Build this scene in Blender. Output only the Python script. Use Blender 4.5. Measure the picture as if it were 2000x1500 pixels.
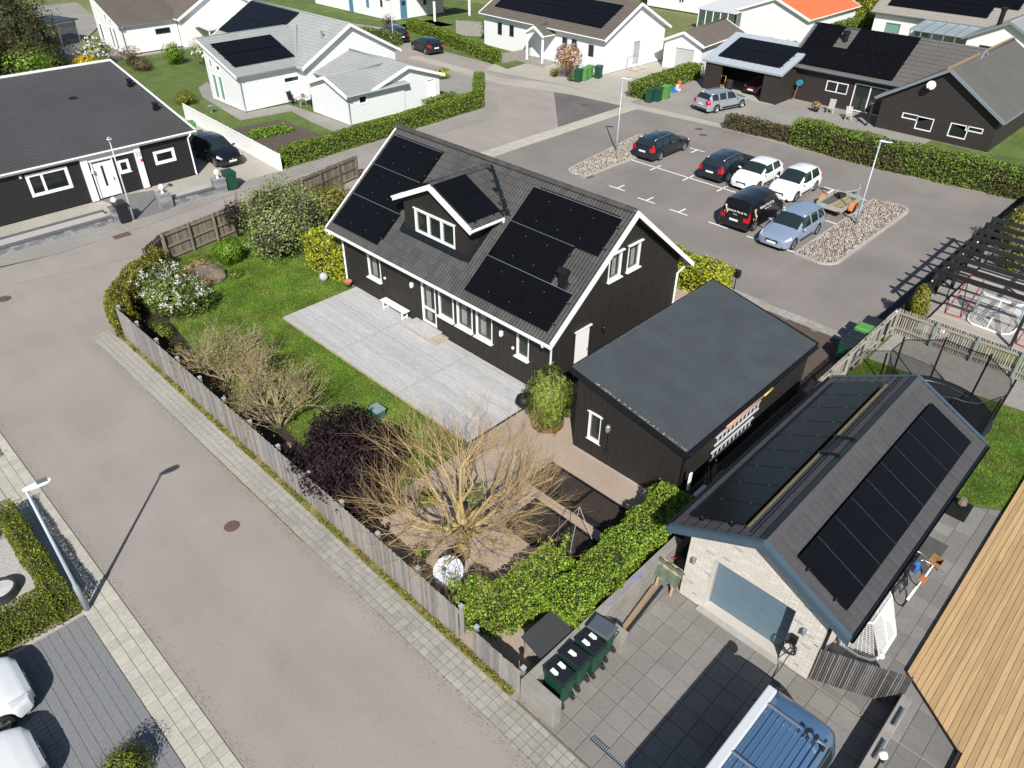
import bpy, bmesh, math, random
import numpy as np
from mathutils import Matrix, Vector
from mathutils.geometry import tessellate_polygon
for _o in list(bpy.data.objects): bpy.data.objects.remove(_o)
SC = bpy.context.scene; COL = SC.collection
rad = math.radians
# ---------------------------------------------------------------- camera
CAMH = 17.4
FPX = 1450.53                      # focal length in photo pixels (2000 wide)
RM = np.array([[0.71511692, 0.41884360, -0.55962293], [0.69892041, -0.41600235, 0.58176653], [0.01086473, -0.80716299, -0.59022866]])
cam_d = bpy.data.cameras.new('camera'); cam = bpy.data.objects.new('camera', cam_d); COL.objects.link(cam)
cam_d.sensor_width = 36.0; cam_d.lens = FPX / 2000 * 36.0; cam_d.clip_start = 0.1; cam_d.clip_end = 3000
_m = Matrix.Identity(4)
for _i in range(3):
    _m[_i][0] = RM[_i, 0]; _m[_i][1] = -RM[_i, 1]; _m[_i][2] = -RM[_i, 2]
_m[2][3] = CAMH
cam.matrix_world = _m; SC.camera = cam
SC.render.resolution_x = 1024; SC.render.resolution_y = 768
# ---------------------------------------------------------------- light
SUN_EL = 40.0
world = bpy.data.worlds.new('World'); SC.world = world; world.use_nodes = True
_nt = world.node_tree; _nt.nodes.clear()
_sky = _nt.nodes.new('ShaderNodeTexSky'); _sky.sky_type = 'NISHITA'; _sky.sun_disc = False
_sky.sun_elevation = rad(SUN_EL); _sky.sun_rotation = rad(135.0); _sky.air_density = 1.0; _sky.dust_density = 0.6
_bg = _nt.nodes.new('ShaderNodeBackground'); _bg.inputs[1].default_value = 0.065
_ow = _nt.nodes.new('ShaderNodeOutputWorld')
_nt.links.new(_sky.outputs[0], _bg.inputs[0]); _nt.links.new(_bg.outputs[0], _ow.inputs[0])
sun_d = bpy.data.lights.new('sun', 'SUN'); sun = bpy.data.objects.new('sun', sun_d); COL.objects.link(sun)
sun_d.energy = 4.3; sun_d.angle = rad(0.53); sun_d.color = (1.0, 0.968, 0.915)
SUNV = Vector((0.7071 * math.cos(rad(SUN_EL)), -0.7071 * math.cos(rad(SUN_EL)), math.sin(rad(SUN_EL))))
sun.rotation_euler = (-SUNV).to_track_quat('-Z', 'Y').to_euler(); sun.location = SUNV * 60
SC.view_settings.view_transform = 'Standard'; SC.view_settings.look = 'None'
SC.view_settings.exposure = 0.60; SC.view_settings.gamma = 1.0
# ---------------------------------------------------------------- pixel -> place
def g(px, py, z=0.0):
    r = RM @ np.array([px - 1000.0, py - 750.0, FPX]); t = (z - CAMH) / r[2]
    return (float(r[0] * t), float(r[1] * t))
def g3(px, py, z=0.0):
    a = g(px, py, z); return Vector((a[0], a[1], z))
def onplane(px, py, p0, n):
    r = Vector((RM @ np.array([px - 1000.0, py - 750.0, FPX])).tolist()); o = Vector((0, 0, CAMH))
    t = (Vector(p0) - o).dot(Vector(n)) / r.dot(Vector(n)); return o + r * t
def gx(px, py, y):  # on the vertical plane Y = y  -> (x, z)
    p = onplane(px, py, (0, y, 0), (0, 1, 0)); return p.x, p.z
def gy(px, py, x):  # on the vertical plane X = x  -> (y, z)
    p = onplane(px, py, (x, 0, 0), (1, 0, 0)); return p.y, p.z
def gp(*pts, z=0.0): return [g(a, b, z) for a, b in pts]
# ---------------------------------------------------------------- materials
MATS = {}
def mat(name, col, rough=0.7, var=0.0, scale=6.0, bump=0.0, bscale=None, metal=0.0, spec=0.5, rnd=0.0, col2=None, stretch=None,
        detail=4.0, coat=0.0, trans=0.0, leaf=False, big=0.0, bigscale=0.35, speck=0.0, speckcol=(1, 1, 1), speckscale=40.0, specksize=0.12, ior=None, streak=None, stain=0.0):
    if name in MATS: return MATS[name]
    m = bpy.data.materials.new(name); m.use_nodes = True; nt = m.node_tree; N = nt.nodes; L = nt.links
    b = N['Principled BSDF']; b.inputs['Roughness'].default_value = rough; b.inputs['Metallic'].default_value = metal
    b.inputs['Specular IOR Level'].default_value = spec
    if coat: b.inputs['Coat Weight'].default_value = coat; b.inputs['Coat Roughness'].default_value = 0.05
    if ior: b.inputs['IOR'].default_value = ior
    m.diffuse_color = (*col, 1)
    geo = N.new('ShaderNodeNewGeometry'); vec = geo.outputs['Position']
    if stretch:
        mp = N.new('ShaderNodeMapping'); mp.inputs['Scale'].default_value = stretch; L.new(vec, mp.inputs['Vector']); vec = mp.outputs['Vector']
    def noise(sc, det=detail, rg=0.55):
        n = N.new('ShaderNodeTexNoise'); n.inputs['Scale'].default_value = sc; n.inputs['Detail'].default_value = det; n.inputs['Roughness'].default_value = rg
        L.new(vec, n.inputs['Vector']); return n.outputs['Fac']
    c = N.new('ShaderNodeRGB'); c.outputs[0].default_value = (*col, 1); cur = c.outputs[0]
    def mul(cur, fac, lo, hi):
        mr = N.new('ShaderNodeMapRange'); mr.inputs[1].default_value = 0.25; mr.inputs[2].default_value = 0.75
        mr.inputs[3].default_value = lo; mr.inputs[4].default_value = hi; L.new(fac, mr.inputs[0])
        mx = N.new('ShaderNodeMix'); mx.data_type = 'RGBA'; mx.blend_type = 'MULTIPLY'; mx.inputs[0].default_value = 1.0
        L.new(cur, mx.inputs[6]); L.new(mr.outputs[0], mx.inputs[7]); return mx.outputs[2]
    if col2:
        mr = N.new('ShaderNodeMapRange'); mr.inputs[1].default_value = 0.4; mr.inputs[2].default_value = 0.6; L.new(noise(scale * 0.6), mr.inputs[0])
        mx = N.new('ShaderNodeMix'); mx.data_type = 'RGBA'; L.new(mr.outputs[0], mx.inputs[0]); L.new(cur, mx.inputs[6]); mx.inputs[7].default_value = (*col2, 1); cur = mx.outputs[2]
    if var: cur = mul(cur, noise(scale), 1 - var, 1 + var)
    if big: cur = mul(cur, noise(bigscale, 3.0), 1 - big, 1 + big)
    if streak:
        m2 = N.new('ShaderNodeMapping'); m2.inputs['Scale'].default_value = (streak[0], streak[1], 1); L.new(geo.outputs['Position'], m2.inputs['Vector']); n2 = N.new('ShaderNodeTexNoise'); n2.inputs['Scale'].default_value = 1.0; n2.inputs['Detail'].default_value = 3.0; L.new(m2.outputs[0], n2.inputs['Vector']); cur = mul(cur, n2.outputs['Fac'], 1 - streak[2], 1 + streak[2])
    if stain:
        ms_ = N.new('ShaderNodeMapRange'); ms_.inputs[1].default_value = 0.60; ms_.inputs[2].default_value = 0.70; ms_.inputs[3].default_value = 1.0; ms_.inputs[4].default_value = 1 - stain; L.new(noise(0.9, 6.0, 0.62), ms_.inputs[0]); mx = N.new('ShaderNodeMix'); mx.data_type = 'RGBA'; mx.blend_type = 'MULTIPLY'; mx.inputs[0].default_value = 1.0; L.new(cur, mx.inputs[6]); L.new(ms_.outputs[0], mx.inputs[7]); cur = mx.outputs[2]
    if rnd:
        oi = N.new('ShaderNodeObjectInfo'); cur = mul(cur, oi.outputs['Random'], 1 - rnd, 1 + rnd)
    if leaf:
        at = N.new('ShaderNodeAttribute'); at.attribute_name = 'rnd'; cur = mul(cur, at.outputs['Fac'], 1 - leaf, 1 + leaf)
    if speck:
        vo = N.new('ShaderNodeTexVoronoi'); vo.inputs['Scale'].default_value = speckscale; L.new(vec, vo.inputs['Vector'])
        lt = N.new('ShaderNodeMath'); lt.operation = 'LESS_THAN'; lt.inputs[1].default_value = specksize; L.new(vo.outputs['Distance'], lt.inputs[0])
        ml = N.new('ShaderNodeMath'); ml.operation = 'MULTIPLY'; ml.inputs[1].default_value = speck; L.new(lt.outputs[0], ml.inputs[0])
        mx = N.new('ShaderNodeMix'); mx.data_type = 'RGBA'; L.new(ml.outputs[0], mx.inputs[0]); L.new(cur, mx.inputs[6]); mx.inputs[7].default_value = (*speckcol, 1); cur = mx.outputs[2]
    L.new(cur, b.inputs['Base Color'])
    if bump:
        bp = N.new('ShaderNodeBump'); bp.inputs['Strength'].default_value = bump; bp.inputs['Distance'].default_value = 0.02
        L.new(noise(bscale or scale * 4), bp.inputs['Height']); L.new(bp.outputs[0], b.inputs['Normal'])
    if trans:
        out = [n for n in N if n.type == 'OUTPUT_MATERIAL'][0]
        t = N.new('ShaderNodeBsdfTranslucent'); L.new(cur, t.inputs['Color'])
        ms = N.new('ShaderNodeMixShader'); ms.inputs[0].default_value = trans
        L.new(b.outputs[0], ms.inputs[1]); L.new(t.outputs[0], ms.inputs[2]); L.new(ms.outputs[0], out.inputs['Surface'])
    MATS[name] = m; return m
def glassmat(name, col, rough=0.03, spec=0.5, alpha=None):
    if name in MATS: return MATS[name]
    m = mat(name, col, rough, spec=spec)
    if alpha is not None:
        N = m.node_tree.nodes; L = m.node_tree.links; b = N['Principled BSDF']; out = [n for n in N if n.type == 'OUTPUT_MATERIAL'][0]
        t = N.new('ShaderNodeBsdfTransparent'); ms = N.new('ShaderNodeMixShader'); ms.inputs[0].default_value = alpha
        L.new(t.outputs[0], ms.inputs[1]); L.new(b.outputs[0], ms.inputs[2]); L.new(ms.outputs[0], out.inputs['Surface'])
    return m
# ---------------------------------------------------------------- objects
WM = {}
def thing(name, label, cat, loc=(0, 0, 0), rz=0.0, group=None):
    o = bpy.data.objects.new(name, None); COL.objects.link(o); o.empty_display_size = 0.3
    o.location = loc; o.rotation_euler = (0, 0, rz); o['label'] = label; o['category'] = cat
    if group: o['group'] = group
    WM[o] = Matrix.Translation(Vector(loc)) @ Matrix.Rotation(rz, 4, 'Z'); return o
def tag(o, label, cat, group=None):
    o['label'] = label; o['category'] = cat
    if group: o['group'] = group
    return o
def link(name, mesh, parent=None, basis=None, local=False):
    o = bpy.data.objects.new(name, mesh); COL.objects.link(o)
    if basis is not None: o.matrix_basis = basis
    if parent is not None:
        o.parent = parent
        if not local: o.matrix_parent_inverse = WM.get(parent, Matrix.Identity(4)).inverted()
    WM[o] = Matrix.Identity(4) if basis is None else basis.copy()
    return o
def copy_tree(o, parent=None):
    c = o.copy(); COL.objects.link(c)
    if parent is not None: c.parent = parent; c.matrix_parent_inverse = o.matrix_parent_inverse.copy()
    for ch in o.children: copy_tree(ch, c)
    return c
def basis_from(o, ux, uy, uz):
    m = Matrix.Identity(4)
    for i in range(3): m[i][0] = ux[i]; m[i][1] = uy[i]; m[i][2] = uz[i]; m[i][3] = o[i]
    return m
class MB:
    def __init__(s): s.v = []; s.f = []; s.mi = []; s.cur = 0
    def add(s, vs, fs):
        k = len(s.v); s.v.extend([tuple(p) for p in vs]); s.f.extend([tuple(i + k for i in f) for f in fs]); s.mi.extend([s.cur] * len(fs)); return s
    def box(s, a, b, m=None):
        x0, y0, z0 = a; x1, y1, z1 = b
        if x0 > x1: x0, x1 = x1, x0
        if y0 > y1: y0, y1 = y1, y0
        if z0 > z1: z0, z1 = z1, z0
        vs = [Vector(p) for p in ((x0, y0, z0), (x1, y0, z0), (x1, y1, z0), (x0, y1, z0), (x0, y0, z1), (x1, y0, z1), (x1, y1, z1), (x0, y1, z1))]
        if m is not None: vs = [m @ p for p in vs]
        return s.add(vs, [(3, 2, 1, 0), (4, 5, 6, 7), (0, 1, 5, 4), (1, 2, 6, 5), (2, 3, 7, 6), (3, 0, 4, 7)])
    def bar(s, p, q, w, h, up=(0, 0, 1)):
        p = Vector(p); q = Vector(q); d = (q - p); l = d.length; d.normalize(); u = Vector(up); r = d.cross(u)
        if r.length < 1e-4: r = d.cross(Vector((1, 0, 0)))
        r.normalize(); u = r.cross(d); return s.box((0, -w / 2, -h / 2), (l, w / 2, h / 2), basis_from(p, d, -r, u))
    def tube(s, pts, rr, n=6, cap=True):
        pts = [Vector(p) for p in pts]; k = len(pts)
        if not hasattr(rr, '__len__'): rr = [rr] * k
        vs = []; fs = []; prev = None
        for i, p in enumerate(pts):
            d = (pts[min(i + 1, k - 1)] - pts[max(i - 1, 0)])
            if d.length < 1e-9: d = Vector((0, 0, 1))
            d.normalize()
            if prev is None:
                r = d.cross(Vector((0, 0, 1)));
                if r.length < 1e-3: r = d.cross(Vector((1, 0, 0)))
            else:
                r = prev - d * prev.dot(d)
                if r.length < 1e-4: r = d.cross(Vector((1, 0, 0)))
            r.normalize(); prev = r; u = d.cross(r)
            for j in range(n):
                a = 2 * math.pi * j / n; vs.append(p + (r * math.cos(a) + u * math.sin(a)) * rr[i])
        for i in range(k - 1):
            for j in range(n):
                a = i * n + j; b = i * n + (j + 1) % n; fs.append((a, b, b + n, a + n))
        if cap: fs.append(tuple(reversed(range(n)))); fs.append(tuple(range((k - 1) * n, k * n)))
        return s.add(vs, fs)
    def lathe(s, prof, c=(0, 0, 0), n=16, m=None, cap=True):
        vs = []; fs = []
        for r, z in prof:
            for j in range(n):
                a = 2 * math.pi * j / n; p = Vector((c[0] + r * math.cos(a), c[1] + r * math.sin(a), c[2] + z)); vs.append(m @ p if m is not None else p)
        for i in range(len(prof) - 1):
            for j in range(n):
                a = i * n + j; b = i * n + (j + 1) % n; fs.append((a, b, b + n, a + n))
        if cap: fs.append(tuple(reversed(range(n)))); fs.append(tuple(range((len(prof) - 1) * n, len(prof) * n)))
        return s.add(vs, fs)
    def prism(s, poly, z0, z1):   # poly: list of (x, y), may be concave
        n = len(poly); A = sum(poly[i][0] * poly[(i + 1) % n][1] - poly[(i + 1) % n][0] * poly[i][1] for i in range(n))
        if A < 0: poly = list(reversed(poly))
        vs = [(x, y, z1) for x, y in poly] + [(x, y, z0) for x, y in poly]
        fs = [tuple(reversed([n + i for i in t])) if False else t for t in tess([(x, y, 0) for x, y in poly])]
        fs += [tuple(reversed([n + i for i in t])) for t in list(fs)]
        fs += [(i, n + i, n + (i + 1) % n, (i + 1) % n) for i in range(n)]
        return s.add(vs, fs)
    def extr(s, poly3, d):        # planar polygon extruded by vector d
        poly3 = [Vector(p) for p in poly3]; d = Vector(d); n = len(poly3)
        nr = Vector((0, 0, 0))
        for i in range(n): nr += poly3[i].cross(poly3[(i + 1) % n])
        if nr.dot(d) < 0: poly3 = list(reversed(poly3))
        vs = [p + d for p in poly3] + poly3
        t3 = tess_n(poly3, d); fs = list(t3) + [tuple(reversed([n + i for i in t])) for t in t3]
        fs += [(i, n + i, n + (i + 1) % n, (i + 1) % n) for i in range(n)]
        return s.add(vs, fs)
    def grid(s, rows):            # rows of points -> quads
        n = len(rows[0]); vs = [p for r in rows for p in r]
        return s.add(vs, [(i * n + j, i * n + j + 1, (i + 1) * n + j + 1, (i + 1) * n + j) for i in range(len(rows) - 1) for j in range(n - 1)])
    def mesh(s, name, mats, smooth=False):
        me = bpy.data.meshes.new(name); me.from_pydata(s.v, [], s.f)
        if not isinstance(mats, (list, tuple)): mats = [mats]
        for m in mats: me.materials.append(m)
        if any(s.mi): me.polygons.foreach_set('material_index', s.mi)
        if smooth: me.polygons.foreach_set('use_smooth', [True] * len(s.f))
        me.update(); return me
    def build(s, name, mats, parent=None, smooth=False, basis=None, local=False, kind=None, bevel=0.0):
        o = link(name, s.mesh(name, mats, smooth), parent, basis, local)
        if kind: o['kind'] = kind
        if bevel:
            bv = o.modifiers.new('bevel', 'BEVEL'); bv.width = bevel; bv.segments = 2; bv.limit_method = 'ANGLE'; bv.angle_limit = rad(40)
        return o
def tess(poly):
    return tess_n([Vector(p) for p in poly], Vector((0, 0, 1)))
def tess_n(poly, n):
    out = []
    for t in tessellate_polygon([[Vector(p) for p in poly]]):
        a, b, c = (Vector(poly[i]) for i in t)
        out.append(tuple(t) if (b - a).cross(c - a).dot(Vector(n)) > 0 else tuple(reversed(t)))
    return out
def sheet(name, pts, z, m, kind='structure', parent=None, thick=0.0):
    mb = MB()
    if thick: mb.prism(list(pts), z - thick, z)
    else:
        v = [(x, y, z) for x, y in pts]; mb.add(v, tess([(x, y, 0) for x, y in pts]))
    o = mb.build(name, m, parent)
    if kind and parent is None: o['kind'] = kind
    return o
def inpoly(x, y, poly):
    c = False; n = len(poly); j = n - 1
    for i in range(n):
        xi, yi = poly[i]; xj, yj = poly[j]
        if (yi > y) != (yj > y) and x < (xj - xi) * (y - yi) / (yj - yi) + xi: c = not c
        j = i
    return c
def clip_convex(poly, clip):      # Sutherland-Hodgman, clip polygon convex
    n = len(clip); A = sum(clip[i][0] * clip[(i + 1) % n][1] - clip[(i + 1) % n][0] * clip[i][1] for i in range(n)); sg = 1 if A > 0 else -1
    for i in range(n):
        a = clip[i]; b = clip[(i + 1) % n]; out = []
        def side(p): return sg * ((b[0] - a[0]) * (p[1] - a[1]) - (b[1] - a[1]) * (p[0] - a[0]))
        for k in range(len(poly)):
            p = poly[k]; q = poly[(k + 1) % len(poly)]; sp = side(p); sq = side(q)
            if sp >= 0: out.append(p)
            if sp * sq < 0: t = sp / (sp - sq); out.append((p[0] + (q[0] - p[0]) * t, p[1] + (q[1] - p[1]) * t))
        poly = out
        if len(poly) < 3: return []
    return poly
def pavers(parent, poly, sx, sy, m, z0=0.002, z1=0.028, gap=0.012, ang=0.0, bond=0.0, name='paving_slab', limit=290, org=None, bev=0.006, jit=0.003, seed=1, restname=None):
    """paving pieces clipped to a convex polygon: the ones nearest the camera are objects, the rest one joined part"""
    R_ = random.Random(seed); ca, sa = math.cos(ang), math.sin(ang); ox, oy = org or poly[0]
    loc = [((x - ox) * ca + (y - oy) * sa, -(x - ox) * sa + (y - oy) * ca) for x, y in poly]
    x0 = min(p[0] for p in loc); x1 = max(p[0] for p in loc); y0 = min(p[1] for p in loc); y1 = max(p[1] for p in loc)
    cells = []
    for j in range(int(math.floor(y0 / sy)) - 1, int(math.ceil(y1 / sy)) + 1):
        for i in range(int(math.floor(x0 / sx)) - 1, int(math.ceil(x1 / sx)) + 2):
            ax = i * sx + (bond * sx if j % 2 else 0); ay = j * sy; h = gap / 2
            q = [(ax + h, ay + h), (ax + sx - h, ay + h), (ax + sx - h, ay + sy - h), (ax + h, ay + sy - h)]
            c = clip_convex(q, loc)
            if len(c) < 3: continue
            A = abs(sum(c[k][0] * c[(k + 1) % len(c)][1] - c[(k + 1) % len(c)][0] * c[k][1] for k in range(len(c)))) / 2
            if A < 0.12 * sx * sy: continue
            mx = sum(p[0] for p in c) / len(c); my = sum(p[1] for p in c) / len(c)
            wx = ox + mx * ca - my * sa; wy = oy + mx * sa + my * ca
            full = A > 0.985 * (sx - gap) * (sy - gap)
            cells.append((wx * wx + wy * wy, wx, wy, [(p[0] - mx, p[1] - my) for p in c], full))
    cells.sort(key=lambda t: t[0])
    def piece(mb, c, off=(0, 0, 0), M=None):
        n = len(c); vs = []
        for p in c: vs.append((p[0], p[1], z0))
        for p in c: vs.append((p[0], p[1], z1 - bev))
        for p in c: d = math.hypot(*p) or 1; k = max(0.2, (d - bev * 1.4) / d); vs.append((p[0] * k, p[1] * k, z1))
        if M is not None: vs = [M @ Vector(v) for v in vs]
        fs = [(i, (i + 1) % n, n + (i + 1) % n, n + i) for i in range(n)] + [(n + i, n + (i + 1) % n, 2 * n + (i + 1) % n, 2 * n + i) for i in range(n)]
        fs.append(tuple(range(2 * n, 3 * n))); mb.add(vs, fs)
    fullmesh = None; rest = MB()
    for k, (d2, wx, wy, c, full) in enumerate(cells):
        M = Matrix.Translation((wx, wy, R_.uniform(-jit, jit))) @ Matrix.Rotation(ang, 4, 'Z') @ Matrix.Rotation(R_.uniform(-1, 1) * jit, 4, 'X')
        if k < limit:
            if full:
                if fullmesh is None: mb = MB(); piece(mb, c); fullmesh = mb.mesh(name, m)
                link(name, fullmesh, parent, M)
            else: mb = MB(); piece(mb, c); link(name, mb.mesh(name, m), parent, M)
        else: piece(rest, c, M=M)
    if rest.v: o = rest.build(restname or (name + '_field'), m, parent); o['kind'] = 'stuff'
# ================================================================ surface materials
M_asph = mat('asphalt_worn', (0.298, 0.261, 0.234), 0.9, streak=(.06, 1.1, .05), stain=.05, var=0.20, scale=26, detail=6.0, bump=0.6, bscale=150, big=0.09, bigscale=0.35, speck=0.3, speckcol=(0.15, 0.13, 0.12), speckscale=26, specksize=0.13)
M_asph2 = mat('asphalt_patch', (0.125, 0.112, 0.105), 0.9, var=0.14, scale=9, bump=0.4, bscale=200, big=0.2, bigscale=0.5)
M_asph3 = mat('asphalt_parking', (0.208, 0.185, 0.168), 0.9, streak=(1.0, .07, .05), stain=.08, var=0.10, scale=20, bump=0.4, bscale=220, big=0.17, bigscale=0.22)
M_grass = mat('lawn_ground', (0.070, 0.125, 0.015), 0.95, var=0.28, scale=5, bump=0.8, bscale=60, big=0.3, bigscale=0.6, col2=(0.105, 0.13, 0.030))
M_blade = mat('grass_blade', (0.122, 0.222, 0.023), 0.7, leaf=0.4, trans=0.25, big=0.42, bigscale=0.9, streak=(1.3, .3, .16), col2=(.17, .24, .036), scale=1.2, spec=0.2)
M_soil = mat('soil', (0.090, 0.065, 0.048), 0.95, var=0.35, scale=12, bump=1.0, bscale=40)
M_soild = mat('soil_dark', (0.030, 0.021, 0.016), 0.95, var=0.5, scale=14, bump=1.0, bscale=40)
M_gravelt = mat('gravel_tan', (0.38, 0.30, 0.235), 0.95, var=0.25, scale=40, bump=1.0, bscale=60, speck=0.4, speckcol=(0.14, 0.10, 0.075), speckscale=22, specksize=0.3, big=0.12)
M_gravelg = mat('gravel_grey', (0.42, 0.39, 0.37), 0.95, var=0.3, scale=30, bump=1.0, bscale=45, speck=0.5, speckcol=(0.2, 0.19, 0.2), speckscale=18, specksize=0.3)
M_slab = mat('paving_grey', (0.285, 0.272, 0.242), 0.9, var=0.16, scale=7, bump=0.3, bscale=90, rnd=0.08, big=0.12, bigscale=0.5, speck=0.3, speckcol=(0.55, 0.53, 0.5), speckscale=14, specksize=0.12)
M_slabl = mat('paving_cream', (0.40, 0.375, 0.318), 0.9, var=0.12, scale=8, bump=0.3, bscale=90, rnd=0.06, big=0.1)
M_joint = mat('paving_joint', (0.12, 0.105, 0.07), 0.95, var=0.3, scale=10, col2=(0.10, 0.10, 0.045))
M_brickg = mat('paver_bluegrey', (0.195, 0.200, 0.208), 0.85, var=0.1, scale=10, bump=0.3, bscale=80, rnd=0.12)
M_tile = mat('slab_driveway', (0.198, 0.183, 0.168), 0.85, var=0.11, scale=14, bump=0.25, bscale=120, rnd=0.06, big=0.12, bigscale=0.7, speck=0.25, speckcol=(0.18, 0.16, 0.14), speckscale=60, specksize=0.14)
M_tiled = mat('slab_dark', (0.172, 0.165, 0.155), 0.9, var=0.12, scale=14, bump=0.25, bscale=120, rnd=0.13, big=0.12)
M_conc = mat('concrete', (0.37, 0.345, 0.31), 0.9, var=0.14, scale=5, bump=0.3, bscale=50, big=0.12)
M_white = mat('road_paint', (0.78, 0.78, 0.75), 0.7, var=0.12, scale=12)
M_far = mat('far_ground', (0.15, 0.165, 0.05), 0.95, var=0.3, scale=1.2, big=0.3, bigscale=0.05)
M_pave2 = mat('paving_far', (0.26, 0.243, 0.217), 0.9, var=0.15, scale=5, bump=0.2, bscale=50, big=0.12)
M_pavec = mat('paving_far_cream', (0.36, 0.335, 0.28), 0.9, var=0.14, scale=7, bump=0.2, bscale=50, big=0.1)
M_paved = mat('paving_far_dark', (0.16, 0.155, 0.15), 0.9, var=0.15, scale=9, bump=0.2, bscale=50)
# ================================================================ ground
def rect(x0, y0, x1, y1): return [(x0, y0), (x1, y0), (x1, y1), (x0, y1)]
sheet('ground', rect(-600, -300, 300, 700), -0.06, M_far)
sheet('road', [(-90, -14), (14, -14), (14, 33), (-6, 53), (-28, 53), (-50, 62), (-90, 62)], 0.0, M_asph)
sheet('parking_area', [(-35.7, 29.9), (-8.2, 30.2), (-7.7, 52.6), (-16.6, 51.7), (-28.3, 51.9), (-35.7, 51.4)], 0.004, M_asph3)
sheet('asphalt_patch', gp((1080, 165), (1238, 206), (1090, 248)), 0.008, M_asph2)
# ---- pavements with their slabs
def slab_area(nm, poly, sx, sy, m, limit=290, z=0.0, joint=M_joint, **k):
    o = sheet(nm, poly, z + 0.012, joint); pavers(o, poly, sx, sy, m, z0=z + 0.004, z1=z + 0.022, limit=limit, **k); return o
slab_area('pavement', [(-31.25, 6.78), (-1.5, 6.70), (-1.5, 7.55), (-30.2, 7.60), (-31.9, 7.5)], 0.27, 0.212, M_slab, org=(-31.2, 6.77), seed=3)
slab_area('pavement', [(-34.5, 1.03), (-6, 1.02), (-6, 1.96), (-34.5, 1.98)], 0.31, 0.31, M_slabl, org=(-34.5, 1.03), seed=5, limit=290)
slab_area('driveway', [(-17.25, -5.5), (-6, -5.5), (-6, 1.01), (-17.25, 1.02)], 0.14, 0.235, M_brickg, org=(-17.25, 1.02), bond=0.0, gap=0.008, limit=290, name='paving_block', seed=7)
_t0 = g(1249, 1266)
slab_area('driveway', [(-6.0, 7.62), (-0.2, 7.62), (-0.2, 13.3), (-6.6, 13.3), (-6.6, 10.9), (-5.75, 10.9), (-5.75, 8.0)][0:0] or [(-7.0, 7.58), (-0.25, 7.58), (-0.25, 13.28), (-7.0, 13.28)], 0.563, 0.563, M_tile, org=_t0, gap=0.016, limit=290, name='paving_slab', seed=9, bev=0.008)
slab_area('garden_path', [(-2.1, 13.32), (1.5, 13.32), (1.5, 24.6), (-2.1, 22.6)], 0.50, 0.50, M_tiled, org=_t0, gap=0.014, seed=11)
slab_area('garden_path', [(-0.15, 9.0), (3.6, 9.0), (3.6, 13.28), (-0.15, 13.28)], 0.50, 0.50, M_tiled, org=_t0, gap=0.014, seed=12)
slab_area('pavement', [(-14.6, 29.55), (-8.3, 29.45), (-8.4, 30.2), (-14.6, 30.35)], 0.35, 0.35, M_slab, org=(-14.6, 29.55), seed=13)
slab_area('paver_band', [(-36.95, 27.0), (-35.75, 27.0), (-35.75, 51.5), (-36.95, 51.6)], 0.35, 0.30, M_slabl, org=(-36.95, 27.0), seed=15)
# kerb strips far away
sheet('pavement', [(-43.3, -4), (-40.9, 8.5), (-41.1, 13.5), (-41.9, 19), (-42.1, 23.2), (-43.2, 23.2), (-42.75, 14), (-42.75, -4)][::-1], 0.014, M_pave2)
sheet('pavement', [(-42.0, 23.2), (-42.05, 41.7), (-47.1, 46.6), (-48.5, 46.0), (-43.8, 42.2), (-43.4, 23.2)], 0.014, M_pave2)
sheet('pavement', [(-62, 48.9), (-48.8, 48.5), (-42, 50.6), (-28.3, 51.9), (-28.6, 52.9), (-45, 52.3), (-50, 50.2), (-62, 50.2)], 0.014, M_pavec)
# ---- plots
sheet('lawn', [(-36.0, 8.0), (-14.9, 8.0), (-14.9, 13.6), (-27.3, 13.6), (-27.3, 20.5), (-38.0, 24.0), (-36.6, 15.0), (-36.1, 12.0), (-33.5, 9.6), (-31.6, 8.0)][::-1], 0.03, M_grass)
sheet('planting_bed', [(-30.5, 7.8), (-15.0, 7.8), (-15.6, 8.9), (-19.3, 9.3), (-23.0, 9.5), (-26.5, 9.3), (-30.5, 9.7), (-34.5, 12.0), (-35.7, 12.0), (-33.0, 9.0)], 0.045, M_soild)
sheet('gravel_yard', [(-17.2, 7.8), (-7.15, 7.8), (-7.15, 16.2), (-12.2, 16.2), (-12.2, 30.0), (-37, 30), (-37.0, 24.0), (-27.3, 20.5), (-27.3, 17.6), (-14.9, 17.6), (-15.2, 17.6), (-15.2, 13.3), (-17.2, 11.5)][::-1], 0.022, M_gravelt)
sheet('gravel_yard', [(-12.2, 16.2), (-6.6, 16.2), (-6.6, 26.0), (-8.2, 29.6), (-12.2, 29.6)], 0.024, M_soil)
# neighbour strip behind the brick garage
sheet('lawn', [(-7.3, 22.9), (-1.5, 22.7), (0.4, 23.9), (0.4, 31.6), (-7.3, 31.6)], 0.03, M_grass)
sheet('garden_path', [(-7.2, 29.0), (3, 30.3), (3, 31.8), (-7.2, 31.8)], 0.036, M_pave2)
# NW house forecourt
sheet('forecourt', [(-60, -6), (-44.5, -6), (-43.3, 16.0), (-43.3, 23.2), (-58, 24.0)], 0.02, M_pavec)
sheet('forecourt', gp((190, 390), (300, 372), (332, 410), (262, 430), (222, 400)), 0.026, M_paved)
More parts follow.
